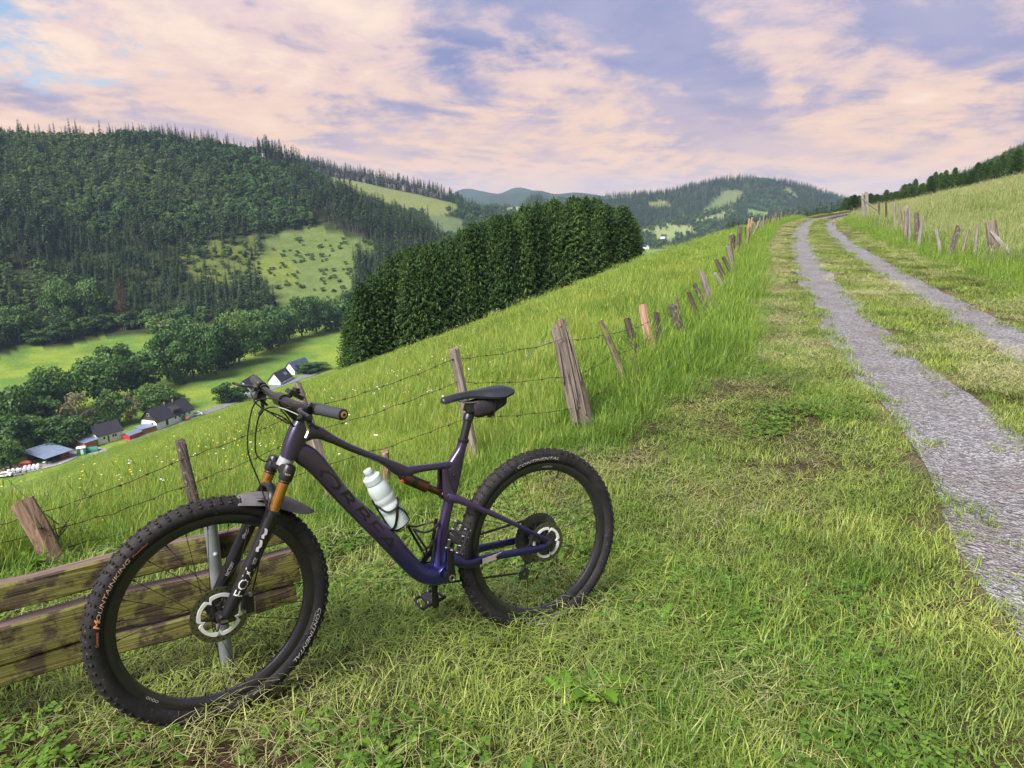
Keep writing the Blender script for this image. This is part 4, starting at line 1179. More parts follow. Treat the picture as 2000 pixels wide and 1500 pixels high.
put('parked_car', None, None, 384, 812, 'white car parked past the right end of the farmhouse', 'car', 0.5, car_parts(M_WHITEF))
put('parked_car', None, None, 8, 932, 'white car at the picture edge below the junk yard', 'car', 0.3, car_parts(M_WHITEF))
put('small_tractor', None, None, 364, 822, 'orange machine parked before the farmhouse', 'tractor', 0.5,
    [('body', MB().box((0, 0, 0.9), (2.0, 0.9, 0.8)), M_ORANGE), ('cab', MB().box((-0.7, 0, 1.7), (0.9, 0.9, 0.9)), M_WINDOW)] + [('wheel', MB().lathe((x, y, r_), (0, 1, 0), [(0, r_), (0.25, r_)], 12), M_WINDOW) for x, r_ in ((-0.7, 0.6), (0.8, 0.4)) for y in (-0.6, 0.35)])
put('red_trailer', None, None, 50, 911, 'red covered trailer in front of the open barn', 'trailer', 0.45,
    [('body', MB().box((0, 0, 0.9), (3.4, 1.8, 0.9)), M_RED), ('cover', MB().box((0, 0, 1.6), (3.0, 1.7, 0.5), taper=0.55), M_ORANGE)] + [('wheel', MB().lathe((0.2, y, 0.35), (0, 1, 0), [(0, 0.35), (0.2, 0.35)], 12), M_WINDOW) for y in (-1.0, 0.8)])
for k, (px, py, ln, lab) in enumerate(((70, 913, 5.5, 'long row of white wrapped bales nearest the barn'), (62, 918, 6.0, 'lower row of white wrapped bales'), (33, 921, 4.0, 'short white wrapped stack left of the bale rows'))):
    pts = [('bale', MB().lathe((q * 1.15 - ln / 2, -0.5, 0.5), (0, 1, 0), [(0, 0.42), (0.06, 0.52), (0.95, 0.52), (1.0, 0.42)], 12), M_WHITEF) for q in range(int(ln / 1.15))]
    put('wrapped_bales', None, None, px, py, lab, 'bales', 0.5, pts)
def heap(seed, L, W, h):
    g = random.Random(seed); mb = MB()
    for q in range(46):
        x, y = g.uniform(-1, 1), g.uniform(-1, 1); z = h * max(0.1, 1 - x * x - y * y) * g.uniform(0.3, 1)
        s = g.uniform(0.3, 0.8)
        mb.box((x * L / 2, y * W / 2, z), (s * 1.6, s, s * 0.7), Matrix.Rotation(g.uniform(0, 3), 3, 'Z') @ Matrix.Rotation(g.uniform(-.5, .5), 3, 'X'))
    return mb
put('rubble_heap', None, None, 25, 916, 'brownish heap of timber and stones left of the barn', 'heap', 0.4, [('rubble', heap(1, 6, 4, 1.6), simple('brown_rubble', (0.20, 0.14, 0.11), 0.9, var=0.5, scale=2))])
put('rubble_heap', None, None, 20, 928, 'grey stone heap at the lower left of the farm yard', 'heap', 0.4, [('rubble', heap(2, 8, 3, 1.0), M_GREY)])
put('green_container', None, None, 160, 887, 'green tarpaulin tent before the timber shed', 'tent', 0.5,
    [('side', MB().box((0, 0, 1.1), (2.6, 2.2, 2.2)), M_GREENP), ('roof', MB().box((0, 0, 2.35), (2.8, 2.4, 0.3), taper=0.6), M_WHITEF), ('opening', MB().box((0.2, -1.12, 0.9), (0.8, 0.05, 1.7)), M_WHITEF)])
put('green_container', None, None, 178, 882, 'long green tunnel tent right of the green tarpaulin tent', 'tent', 0.5, [('cover', MB().tube([(-2, 0, 0.2), (2, 0, 0.2)], 1.3, 14), M_GREENP)])
# ================================================================== fence posts
W_GREY = wood_mat('grey_split_timber', (0.045, 0.036, 0.030), (0.16, 0.135, 0.115), (0.30, 0.26, 0.225))
W_BROWN = wood_mat('brown_timber', (0.060, 0.036, 0.026), (0.20, 0.135, 0.095), (0.36, 0.26, 0.19))
W_PINK = wood_mat('fresh_pinkish_timber', (0.13, 0.075, 0.05), (0.34, 0.215, 0.145), (0.50, 0.36, 0.26))
W_LICHEN = wood_mat('lichened_dark_timber', (0.020, 0.016, 0.014), (0.075, 0.06, 0.05), (0.16, 0.14, 0.12), (0.20, 0.205, 0.17), 0.30, 14.0)
W_MOSS = wood_mat('mossy_timber', (0.030, 0.024, 0.018), (0.12, 0.10, 0.075), (0.24, 0.20, 0.15), (0.16, 0.17, 0.05), 0.5)
W_DARK = wood_mat('dark_timber', (0.018, 0.014, 0.012), (0.07, 0.055, 0.046), (0.17, 0.14, 0.12))
W_PALE = wood_mat('bleached_timber', (0.07, 0.062, 0.056), (0.19, 0.175, 0.16), (0.34, 0.32, 0.295))
def post_mesh(h, r, seed, square=0.0, chip=0.3, taper=0.85, bend=0.03, split=False):
    g = random.Random(seed); n = 12 if r > 0.02 else 8; mb = MB(); secs = []
    ph = [g.uniform(0, 6.28) for _ in range(4)]
    rows = max(6, int(h / 0.09))
    for k in range(rows + 1):
        f = k / rows; z = -0.35 + (h + 0.35) * f
        rr = r * (1 + (taper - 1) * f) * (1 + 0.06 * math.sin(f * 9 + ph[0]))
        ox, oy = bend * math.sin(f * 3 + ph[1]), bend * math.cos(f * 2.3 + ph[2])
        sec = []
        for q in range(n):
            a = 6.2832 * q / n
            k_ = 1 + 0.10 * math.sin(2 * a + ph[3]) + 0.07 * math.sin(5 * a + ph[0] + f * 1.5) + 0.035 * g.uniform(-1, 1)
            if square: k_ *= 1 + square * (abs(math.cos(2 * a)) - 0.5) * 0.5
            if split and q in (3, 8): k_ *= 0.62
            zz = z
            if k == rows: zz += chip * r * (math.cos(a + ph[1]) * 1.2 + g.uniform(-.5, .5))
            sec.append((ox + rr * k_ * math.cos(a), oy + rr * k_ * math.sin(a), zz))
        secs.append(sec)
    mb.loft(secs)
    return mb
def make_post(foot, top, wpx, mat, label, seed, group=None, depth=None, base_top=None, **k):
    """foot / top are photo pixels; the post stands on the terrain and leans as seen"""
    if depth is None: B = hit(*foot, 1.0, 300)
    else: B = at(foot[0], foot[1], depth)
    B = np.array([B[0], B[1], h1(B[0], B[1])])
    dep = float((B - CAMP) @ FV)
    T = at(top[0], top[1], dep)
    T = T + (T - B) * 0.0
    v = Vector(T - B); h = v.length
    mb = post_mesh(h, wpx * dep / FPX / 2, seed, **k)
    o = mb.build('fence_post', mat)
    o.location = B; o.rotation_mode = 'QUATERNION'; o.rotation_quaternion = Vector((0, 0, 1)).rotation_difference(v)
    tag(o, label, 'fence post', group)
    return o, B, T
G_L = 'posts of the valley-side fence'
POSTS = []
def LP(foot, top, w, mat, label, seed, **k):
    r_ = make_post(foot, top, w, mat, label, seed, G_L, **k); POSTS.append(r_); return r_
LP((-110, 1140), (-150, 1015), 36, W_BROWN, 'fence post just beyond the picture edge by the bench', 1)
LP((88, 1100), (48, 979), 42, W_BROWN, 'stout short brown post behind the bench', 2, chip=0.15, bend=0.05)
LP((412, 1030), (352, 862), 24, W_LICHEN, 'lichen-covered dark post leaning left above the front wheel', 3, chip=0.5)
LP((644, 980), (584, 752), 21, W_GREY, 'leaning post behind the handlebar and head tube', 4, chip=0.6)
LP((752, 952), (742, 884), 17, W_BROWN, 'short stub post behind the rear shock', 5, chip=0.4)
LP((928, 902), (877, 684), 21, W_GREY, 'slender dark leaning post right behind the saddle', 6, chip=0.4)
LP((1138, 832), (1094, 634), 35, W_GREY, 'thick split grey post with a frayed brown top', 7, chip=0.5, split=True, taper=0.9)
def splinters():
    o_, B, T = POSTS[-1]; g = random.Random(8); h = Vector(T - B).length; r = o_.dimensions.x / 2
    mb = MB()
    for k in range(16):           # proud slivers and ribs of the split timber
        a = g.uniform(2.6, 6.8); z0 = g.uniform(-0.1, 0.45) * h; z1 = z0 + g.uniform(0.35, 0.75) * h; z1 = min(z1, h * 1.01); rr = r * g.uniform(0.78, 0.92)
        w_ = g.uniform(0.006, 0.015); p = [Vector((rr * math.cos(a + 0.05 * q) * (1 - 0.06 * q), rr * math.sin(a + 0.05 * q) * (1 - 0.06 * q), z0 + (z1 - z0) * q / 3)) for q in range(4)]
        mb.tube(p, [w_ * 0.6, w_, w_, w_ * 0.4], 5)
    mb.build('sliver', W_GREY, o_)['kind'] = 'stuff'
    mb = MB()
    for k in range(9):
        a = g.uniform(0, 6.28); q = r * g.uniform(0, 0.6); mb.tube([(q * math.cos(a), q * math.sin(a), h * 0.98), (q * math.cos(a) * 1.1 + g.gauss(0, .006), q * math.sin(a) * 1.1, h + g.uniform(0.01, 0.045))], [0.010, 0.003], 5)
    mb.build('frayed_top', W_BROWN, o_)['kind'] = 'stuff'
splinters()
LP((1217, 752), (1169, 628), 15, W_MOSS, 'thin round post right of the thick split post', 8, chip=0.1)
LP((1252, 700), (1229, 622), 16, W_DARK, 'short dark squared post before the pinkish one', 9, square=0.5)
LP((1282, 700), (1259, 594), 17, W_PINK, 'pinkish freshly cut post with pale top', 10, chip=0.1)
LP((1297, 690), (1281, 610), 13, W_LICHEN, 'lichened post close behind the pinkish one', 11)
LP((1340, 668), (1311, 598), 18, W_LICHEN, 'broad grey lichened post right of the pinkish one', 12, square=0.4)
LP((1336, 650), (1317, 580), 9, W_MOSS, 'thin mossy post rising behind the broad lichened one', 13)
LP((1376, 645), (1341, 571), 10, W_DARK, 'dark leaning post, first past the lichened pair', 14)
LP((1384, 628), (1356, 554), 9, W_LICHEN, 'speckled slim post behind the dark leaning one', 15)
LP((1398, 608), (1371, 531), 13, W_GREY, 'grey upright post with a knobbly top in mid fence', 16, chip=0.8)
LP((1418, 575), (1393, 536), 8, W_PALE, 'short pale post tilted over in mid fence', 17)
LP((1424, 562), (1396, 508), 9, W_DARK, 'dark slanting post right of the pale tilted one', 18)
LP((1434, 548), (1410, 503), 8, W_DARK, 'thin dark slanting post, second of the slanting pair', 19)
LP((1438, 540), (1421, 482), 13, W_GREY, 'tall grey post before the far cluster', 20)
g_ = random.Random(3)
yy = 19.5; q = 0
while yy < 78:
    x_ = float(xfen(yy)) + g_.uniform(-0.10, 0.10); z_ = h1(x_, yy)
    px_, py_, dep_ = to_px(np.array([x_, yy, z_]))
    h_ = g_.uniform(0.62, 0.92); lean = g_.gauss(0, 0.10)
    pink = q in (7, 9)
    mb = post_mesh(h_ * (1.12 if pink else 1), 0.046 * g_.uniform(0.7, 1.25), 40 + q, chip=g_.uniform(.1, .8))
    mt = W_PINK if pink else (W_GREY, W_DARK, W_LICHEN, W_GREY, W_PALE, W_BROWN)[q % 6]
    o = mb.build('fence_post', mt); o.location = (x_, yy, z_); o.rotation_euler = (g_.gauss(0, 0.07), lean - 0.05, g_.uniform(0, 6))
    tag(o, ('pale pinkish post standing out of the far fence, %s of two' % ('left' if q == 7 else 'right')) if pink else 'weathered post in the far crowded part of the valley-side fence', 'fence post', G_L if pink else 'far crowded fence posts')
    yy += g_.uniform(0.95, 1.5) * (1 + 0.006 * yy); q += 1
# right-hand fence on the bank
G_R = 'posts of the meadow-side fence'
for k, (foot, top, w, mat, lab, dp, kw) in enumerate((
        ((1942, 503), (1938, 433), 18, W_GREY, 'stout squared corner post of the meadow fence', 16.5, dict(square=0.7, taper=1.0, chip=0.1)),
        ((1902, 505), (1913, 438), 6, W_PALE, 'slim pale post left of the meadow corner post', 16.8, {}),
        ((1882, 490), (1893, 446), 4, W_GREY, 'very thin stake between the meadow posts', 17.5, {}),
        ((1858, 498), (1874, 444), 9, W_LICHEN, 'dark lichened meadow post leaning right', 17.6, dict(chip=.7)),
        ((1831, 490), (1829, 447), 7, W_PALE, 'bleached crooked stub of the meadow fence', 19.0, dict(bend=.06)),
        ((1798, 476), (1802, 423), 6, W_PALE, 'tall pale slim post before the meadow post cluster', 21.5, {}),
        ((1792, 468), (1788, 417), 10, W_LICHEN, 'broad dark post in the meadow post cluster', 22.5, dict(chip=.7)),
        ((1778, 462), (1774, 411), 5, W_PALE, 'thin post on the left of the meadow post cluster', 23.5, {}),
        ((1770, 455), (1768, 406), 9, W_GREY, 'grey post with pointed top behind the cluster', 25.0, dict(chip=1.0)),
        ((1762, 446), (1757, 399), 5, W_GREY, 'slim meadow post, first of the distant four', 29.0, {}),
        ((1752, 438), (1748, 396), 6, W_PALE, 'pale meadow post, second of the distant four', 31.0, {}),
        ((1734, 430), (1731, 394), 5, W_DARK, 'dark meadow post, third of the distant four', 35.0, {}),
        ((1720, 424), (1716, 393), 4, W_DARK, 'small dark meadow post, last of the distant four', 40.0, {}),
        ((1700, 412), (1693, 378), 7, W_PALE, 'pale broken post on the bank above the bend', 47.0, dict(chip=1.2)),
        ((1690, 412), (1684, 380), 6, W_PALE, 'second pale post on the bank above the bend', 49.0, dict(chip=1.2)))):
    make_post(foot, top, w, mat, lab, 90 + k, G_R, dp, **kw)
def stick(name, a, b, r, mat, label, cat, seed):
    v = Vector(b) - Vector(a)
    o = post_mesh(v.length - 0.0, r, seed, taper=0.9).build(name, mat)
    o.location = a; o.rotation_mode = 'QUATERNION'; o.rotation_quaternion = Vector((0, 0, 1)).rotation_difference(v); tag(o, label, cat)
P0 = at(1990, 520, 15.2); P0[2] = h1(P0[0], P0[1]); stick('fence_brace', P0, at(1941, 452, 16.2), 0.055, W_PALE, 'weathered diagonal brace leaning on the stout corner post', 'fence brace', 130)
stick('fence_rail', at(1705, 404, 46), at(1682, 388, 46), 0.05, W_PALE, 'short fallen rail lying against the bank posts', 'fence rail', 131)

# ------------------------------------------------------------------ barbed wire
M_WIRE = simple('rusty_wire', (0.055, 0.040, 0.034), 0.7, 0.5, var=0.4, scale=60)
M_WIREG = simple('galvanised_wire', (0.34, 0.36, 0.37), 0.45, 0.8, var=0.1)
def strand(name, pts, label, seed, sag=0.03, barb=0.13, mat=None):
    g = random.Random(seed); path = []
    for a, b in zip(pts[:-1], pts[1:]):
        a, b = Vector(a), Vector(b); L = (b - a).length; n = max(4, int(L / 0.07))
        for k in range(n):
            f = k / n; p = a.lerp(b, f); p.z -= sag * L * 4 * f * (1 - f); 
            p += Vector((g.gauss(0, .003), g.gauss(0, .003), g.gauss(0, .004))); path.append(p)
    path.append(Vector(pts[-1]))
    w = MB().tube(path, 0.0021, 5).build(name, mat or M_WIRE)
    if barb:
        mb = MB(); acc = 0
        for a, b in zip(path[:-1], path[1:]):
            acc += (b - a).length
            if acc > barb:
                acc = 0
                for s in range(3):
                    d = Vector((g.gauss(0, 1), g.gauss(0, 1), g.gauss(0, 1))).normalized() * 0.014
                    mb.tube([a - d, a + d], [0.0016, 0.0008], 4)
                mb.tube([a - (b - a).normalized() * 0.008, a + (b - a).normalized() * 0.008], 0.0042, 5)
        br = mb.build('barbs', M_WIRE, w); br['kind'] = 'stuff'
    tag(w, label, 'barbed wire', 'barbed wire strands'); return w
def on_post(k, f):
    o, B, T = POSTS[k]; B, T = Vector(B), Vector(T)
    return B.lerp(T, f) + Vector((0.01, -0.035 if k not in (5, 7) else -0.02, 0))
order = [0, 1, 2, 3, 5, 6, 7, 9]
strand('barbed_wire', [on_post(k, f) for k, f in zip(order, (.80, .78, .83, .80, .92, .86, .80, .7))], 'uppermost rusty barbed wire strand of the valley-side fence', 1, 0.02)
strand('barbed_wire', [on_post(k, f) for k, f in zip(order, (.50, .50, .55, .62, .72, .50, .48, .4))], 'middle rusty barbed wire strand of the valley-side fence', 2, 0.022)
strand('barbed_wire', [on_post(k, f) for k, f in zip(order, (.22, .22, .26, .32, .40, .20, .18, .2))], 'lowest barbed wire strand, half hidden in the grass', 3, 0.02)
o, B, T = POSTS[6]; a = on_post(6, .86)
strand('tie_wire', [a, Vector(a) + Vector((-0.18, 0.02, -0.03)), Vector(a) + Vector((-0.29, 0.03, -0.16)), Vector(a) + Vector((-0.31, 0.03, -0.13)), Vector(a) + Vector((-0.27, 0.03, -0.12))], 'bright loose end of tie wire curling from the thick split post', 5, 0.03, 0, M_WIREG)

# ================================================================== bench
W_BENCH = wood_mat('mossy_bench_plank', (0.016, 0.012, 0.008), (0.060, 0.044, 0.026), (0.12, 0.090, 0.055), (0.15, 0.145, 0.038), 0.72, axis=0, rough=0.6)
W_BENCHT = wood_mat('wet_plank_top_sky_sheen', (0.07, 0.045, 0.04), (0.17, 0.12, 0.105), (0.28, 0.22, 0.20), None, axis=0, rough=0.42)  # wet brown plank tops, with the pale sky sheen put into the colour
M_GALV = simple('galvanised_pipe', (0.30, 0.33, 0.37), 0.55, 0.7, var=0.3, scale=9, bmp=0.1)
def bench():
    e_ = empty('wooden_bench', (-0.80, 2.34, h1(-0.8, 2.34)))
    ang = math.atan2(0.447, 0.722)
    e_.rotation_euler = (0, 0, ang)
    zb = h1(-0.8, 2.34)
    # local x runs along the bench (0 = right end, negative to the left), y away from the viewer
    def plank(x1, z0, z1, th, seed, y0=0.0, tilt=0.05):
        g = random.Random(seed); mb = MB(); n = 26; secs = []
        L = 1.9
        for k in range(n + 1):
            x = x1 - L + L * k / n; s = []
            dz = 0.006 * math.sin(k * 0.7 + seed); dy = 0.004 * math.sin(k * 0.5 + 2 * seed)
            c = 0.007
            ring = [(y0, z0 + c), (y0 + c, z0), (y0 + th - c, z0), (y0 + th, z0 + c), (y0 + th, z1 - c), (y0 + th - c, z1), (y0 + c, z1), (y0, z1 - c)]
            for (y, z) in ring: s.append((x + 0.004 * g.uniform(-1, 1) * (k in (0, n)), y + dy + tilt * (z - 0.3) + 0.0015 * g.uniform(-1, 1), z + dz + 0.0015 * g.uniform(-1, 1) - zb))
            secs.append(s)
        mb.loft(secs)
        for q, fc in enumerate(mb.f[:-2]):
            if q % 8 in (4, 5): mb.m[q] = 1
        return mb.build('plank', [W_BENCH, W_BENCHT], e_)
    plank(0.03, 0.405, 0.495, 0.045, 1); plank(0.02, 0.238, 0.362, 0.055, 2); plank(0.00, 0.160, 0.232, 0.06, 3)
    for x in (-0.262, -1.62):
        mb = MB(); R0, R1 = 0.0215, 0.0175
        mb.lathe((x, -0.024, 0), (0, 0.03, 1), [(-0.35, R0), (0.58 - zb, R0), (0.58 - zb, R1), (0.44, R1)], 20)
        p = mb.build('pipe_post', M_GALV, e_)
        for z in (0.45, 0.30):
            MB().lathe((x, -0.052, z - zb), (0, 1, 0), [(0, 0.004), (0.004, 0.009), (0.012, 0.009)], 8).build('bolt', M_GALV, p)
    tag(e_, 'weathered mossy wooden bench back on galvanised pipe posts behind the front wheel', 'bench')
bench()
# ================================================================== mountain bike
# local frame: x forward along the bike, y to its left side, z up; origin at the rear hub
BR = Matrix(((-0.8618267586814494, 0.5069480494646729, -0.01607212383575873), (-0.5043006300806071, -0.8530802651097635, 0.1339213791019175), (0.054180370254650057, 0.1235222102466617, 0.9908616205378269)))
BT = Vector((0.11378468, 2.60940496, 0.28283738))
BM = Matrix.Translation(BT) @ BR.to_4x4()
WB = 1.2205; HTA = math.radians(67); STEER = 0.1382
# steered frame: x forward (perpendicular to the steerer), y left, z up along the steerer
_n = Vector((math.sin(HTA), 0, math.cos(HTA))); _a = Vector((-math.cos(HTA), 0, math.sin(HTA)))
_base = Vector((WB, 0, 0)) - _n * 0.044
_S = Matrix.Rotation(STEER, 3, _a)
_fr = Matrix((_n, (0, 1, 0), _a)).transposed()
FM = Matrix.Translation(_base) @ (_S @ _fr).to_4x4()

def paint_mat():
    m, nt, b = new_mat('iridescent_purple_paint')
    L = nt.links.new
    tc = nt.nodes.new('ShaderNodeTexCoord'); sp = nt.nodes.new('ShaderNodeSeparateXYZ'); L(tc.outputs['Object'], sp.inputs[0])
    # the paint runs from near-black at the head to blue at the bottom bracket
    mr = nt.nodes.new('ShaderNodeMapRange'); L(sp.outputs['Z'], mr.inputs[0]); mr.inputs[1].default_value = -0.1; mr.inputs[2].default_value = 0.55
    c = ramp(nt, mr.outputs[0], [(0.0, (0.021, 0.0315, 0.1785)), (0.2, (0.0336, 0.0294, 0.1365)), (0.45, (0.0966, 0.0609, 0.1722)), (0.7, (0.0756, 0.0588, 0.1155)), (1.0, (0.0504, 0.0483, 0.0735))])
    n = tex(nt, scale=60, detail=6, rough=0.75)
    dirt = ramp(nt, n.outputs['Fac'], [(0.62, (0, 0, 0)), (0.72, (1, 1, 1))])
    dm = nt.nodes.new('ShaderNodeMath'); dm.operation = 'MULTIPLY'; L(dirt, dm.inputs[0]); dm.inputs[1].default_value = 0.25
    c = mixc(nt, dm.outputs[0], c, (0.10, 0.085, 0.075))
    L(c, b.inputs['Base Color'])
    b.inputs['Metallic'].default_value = 0.85; b.inputs['Roughness'].default_value = 0.36
    b.inputs['Coat Weight'].default_value = 0.8; b.inputs['Coat Roughness'].default_value = 0.24; b.inputs['Coat Tint'].default_value = (0.86, 0.80, 1.0, 1)
    try:
        b.inputs['Thin Film Thickness'].default_value = 420; b.inputs['Thin Film IOR'].default_value = 1.4
    except Exception: pass
    return m
def rubber_mat():
    m, nt, b = new_mat('dusty_black_rubber')
    n = tex(nt, scale=14, detail=8, rough=0.75); n2 = tex(nt, scale=70, detail=5, rough=0.7)
    f = ramp(nt, n.outputs['Fac'], [(0.45, (0, 0, 0)), (0.75, (1, 1, 1))])
    f2 = ramp(nt, n2.outputs['Fac'], [(0.60, (0, 0, 0)), (0.68, (1, 1, 1))])
    c = mixc(nt, f, (0.013, 0.013, 0.016), (0.034, 0.030, 0.029))
    dm = nt.nodes.new('ShaderNodeMath'); dm.operation = 'MULTIPLY'; nt.links.new(f2, dm.inputs[0]); dm.inputs[1].default_value = 0.65
    c = mixc(nt, dm.outputs[0], c, (0.13, 0.11, 0.095))
    nt.links.new(c, b.inputs['Base Color']); b.inputs['Roughness'].default_value = 0.72; b.inputs['Specular IOR Level'].default_value = 0.3
    bump(nt, b, n2.outputs['Fac'], 0.3, 0.002)
    return m
M_PAINT = paint_mat()
M_RUBBER = rubber_mat()
M_KNOB = simple('tread_rubber_with_mud', (0.028, 0.025, 0.024), 0.85, var=0.6, scale=45, spec=0.2)
M_BLACK = simple('satin_black', (0.012, 0.012, 0.014), 0.38, 0.2, 0.1, var=0.2)
M_BLACKG = simple('gloss_black', (0.008, 0.008, 0.009), 0.30, 0.0, 0.15, var=0.1, spec=0.4)
M_CARBON = simple('black_carbon_rim', (0.016, 0.016, 0.020), 0.30, 0.1, 0.4, var=0.2)
M_KASH = simple('gold_brown_stanchion', (0.46, 0.23, 0.055), 0.22, 0.9, 0.0, var=0.08)
M_BRONZE = simple('bronze_shock', (0.12, 0.065, 0.036), 0.28, 0.9, 0.0, var=0.1)
M_STEEL = simple('brushed_steel', (0.34, 0.34, 0.31), 0.32, 0.95, var=0.12)
M_ALU = simple('white_anodised_spider', (0.80, 0.82, 0.84), 0.35, 0.35, var=0.03)
M_ROTOR = simple('rotor_steel', (0.20, 0.20, 0.15), 0.30, 0.9, var=0.15)
M_WHITE = simple('white_print', (0.44, 0.44, 0.44), 0.5, var=0.05)
M_GREYP = simple('grey_print', (0.30, 0.31, 0.33), 0.5, var=0.1)
M_ORANGEP = simple('orange_print', (0.85, 0.28, 0.10), 0.5, var=0.05)
M_PEACHP = simple('peach_print', (0.60, 0.40, 0.30), 0.5, var=0.05)
M_CYANP = simple('cyan_print', (0.02, 0.30, 0.55), 0.4, var=0.1)
M_GRIP = simple('foam_grip', (0.030, 0.034, 0.042), 0.85, var=0.1, scale=200, bmp=0.1)
M_GOLD = simple('gold_plug', (0.55, 0.34, 0.08), 0.3, 0.8)
M_SADDLE = simple('blue_black_saddle', (0.013, 0.015, 0.023), 0.42, 0.0, 0.10, var=0.2, scale=80)
M_NYLON = simple('black_nylon', (0.016, 0.014, 0.020), 0.75, var=0.4, scale=120, bmp=0.2)
M_FENDER = simple('dusty_fender', (0.11, 0.105, 0.115), 0.55, var=0.35, scale=18)

bike = empty('mountain_bike'); bike.matrix_world = BM
tag(bike, 'dark purple full-suspension mountain bike leaning at the bench on the mown verge', 'bicycle')

def text_mesh(s, size=1.0, shear=0.0, space=1.0):
    cu = bpy.data.curves.new('lettering', 'FONT'); cu.body = s; cu.size = size; cu.shear = shear; cu.space_character = space; cu.resolution_u = 2
    o = bpy.data.objects.new('lettering', cu); COL.objects.link(o)
    dg = bpy.context.evaluated_depsgraph_get(); dg.update()
    me_ = bpy.data.meshes.new_from_object(o.evaluated_get(dg))
    bpy.data.objects.remove(o); 
    b = bmesh.new(); b.from_mesh(me_); bmesh.ops.triangulate(b, faces=b.faces); bmesh.ops.subdivide_edges(b, edges=[e for e in b.edges if e.calc_length() > size * 0.5], cuts=2); 
    bmesh.ops.triangulate(b, faces=b.faces); b.to_mesh(me_); b.free()
    xs = [v.co.x for v in me_.vertices]; ys = [v.co.y for v in me_.vertices]
    return me_, min(xs), max(xs), min(ys), max(ys)
def lettering(name, s, fn, length, height, mat, parent, matrix=None, shear=0.0, bold=0.0):
    """fn maps (along 0..length, up 0..height) to a point of the parent's frame"""
    me_, x0, x1, y0, y1 = text_mesh(s, 1.0, shear)
    for v in me_.vertices:
        v.co = Vector(fn((v.co.x - x0) / (x1 - x0) * length, (v.co.y - y0) / max(y1 - y0, 1e-6) * height))
    me_.materials.clear(); me_.materials.append(mat)
    o = link(name, me_, parent)
    if matrix is not None: o.matrix_local = matrix
    return o

# ---------------------------------------------------------------- wheels
RT = 0.372
def tyre_y(R, off=0.0008):
    q = (R - 0.3395) / 0.0295
    return 0.029 * math.sqrt(max(0.02, 1 - q * q)) + off
def tyre_mb():
    mb = MB(); prof = []
    for k in range(25):
        a = math.radians(-148 + 296 * k / 24)      # open at the rim
        prof.append((0.029 * math.sin(a), 0.3395 + 0.0295 * math.cos(a)))
    mb.lathe((0, 0, 0), (0, 1, 0), prof + [(prof[-1][0] * 0.8, prof[-1][1]), (prof[0][0] * 0.8, prof[0][1])], 120, closed=True)
    return mb
def knob_mb(seed):
    g = random.Random(seed); mb = MB()
    rows = ((0, 74, 0.007, 0.010), (17, 74, 0.008, 0.008), (-17, 74, 0.008, 0.008), (36, 74, 0.0085, 0.009), (-36, 74, 0.0085, 0.009), (55, 74, 0.010, 0.009), (-55, 74, 0.010, 0.009))
    for q, (la, n, wd, ln) in enumerate(rows):
        for k in range(n):
            th = 2 * math.pi * (k + (0.5 if q % 2 else 0) + g.uniform(-.06, .06)) / n; a = math.radians(la + g.uniform(-1.5, 1.5))
            cr = 0.3395 + 0.0305 * math.cos(a); cy_ = 0.0302 * math.sin(a)
            er = Vector((math.cos(th), 0, math.sin(th))); et = Vector((-math.sin(th), 0, math.cos(th))); ey = Vector((0, 1, 0))
            nn = er * math.cos(a) + ey * math.sin(a); ss = ey * math.cos(a) - er * math.sin(a)
            tw = (0.5 if (k % 2) else -0.5) if abs(la) < 50 else 0.15
            u = et * math.cos(tw) + ss * math.sin(tw); w = ss * math.cos(tw) - et * math.sin(tw)
            mb.box(er * cr + ey * cy_, (ln, wd, 0.0052), Matrix((u, w, nn)).transposed(), taper=0.78)
    return mb
def rim_mb():
    mb = MB()
    mb.lathe((0, 0, 0), (0, 1, 0), [(-0.0165, 0.3150), (-0.0175, 0.306), (-0.013, 0.290), (-0.006, 0.2835), (0.006, 0.2835), (0.013, 0.290), (0.0175, 0.306), (0.0165, 0.3150)], 110, closed=True)
    return mb
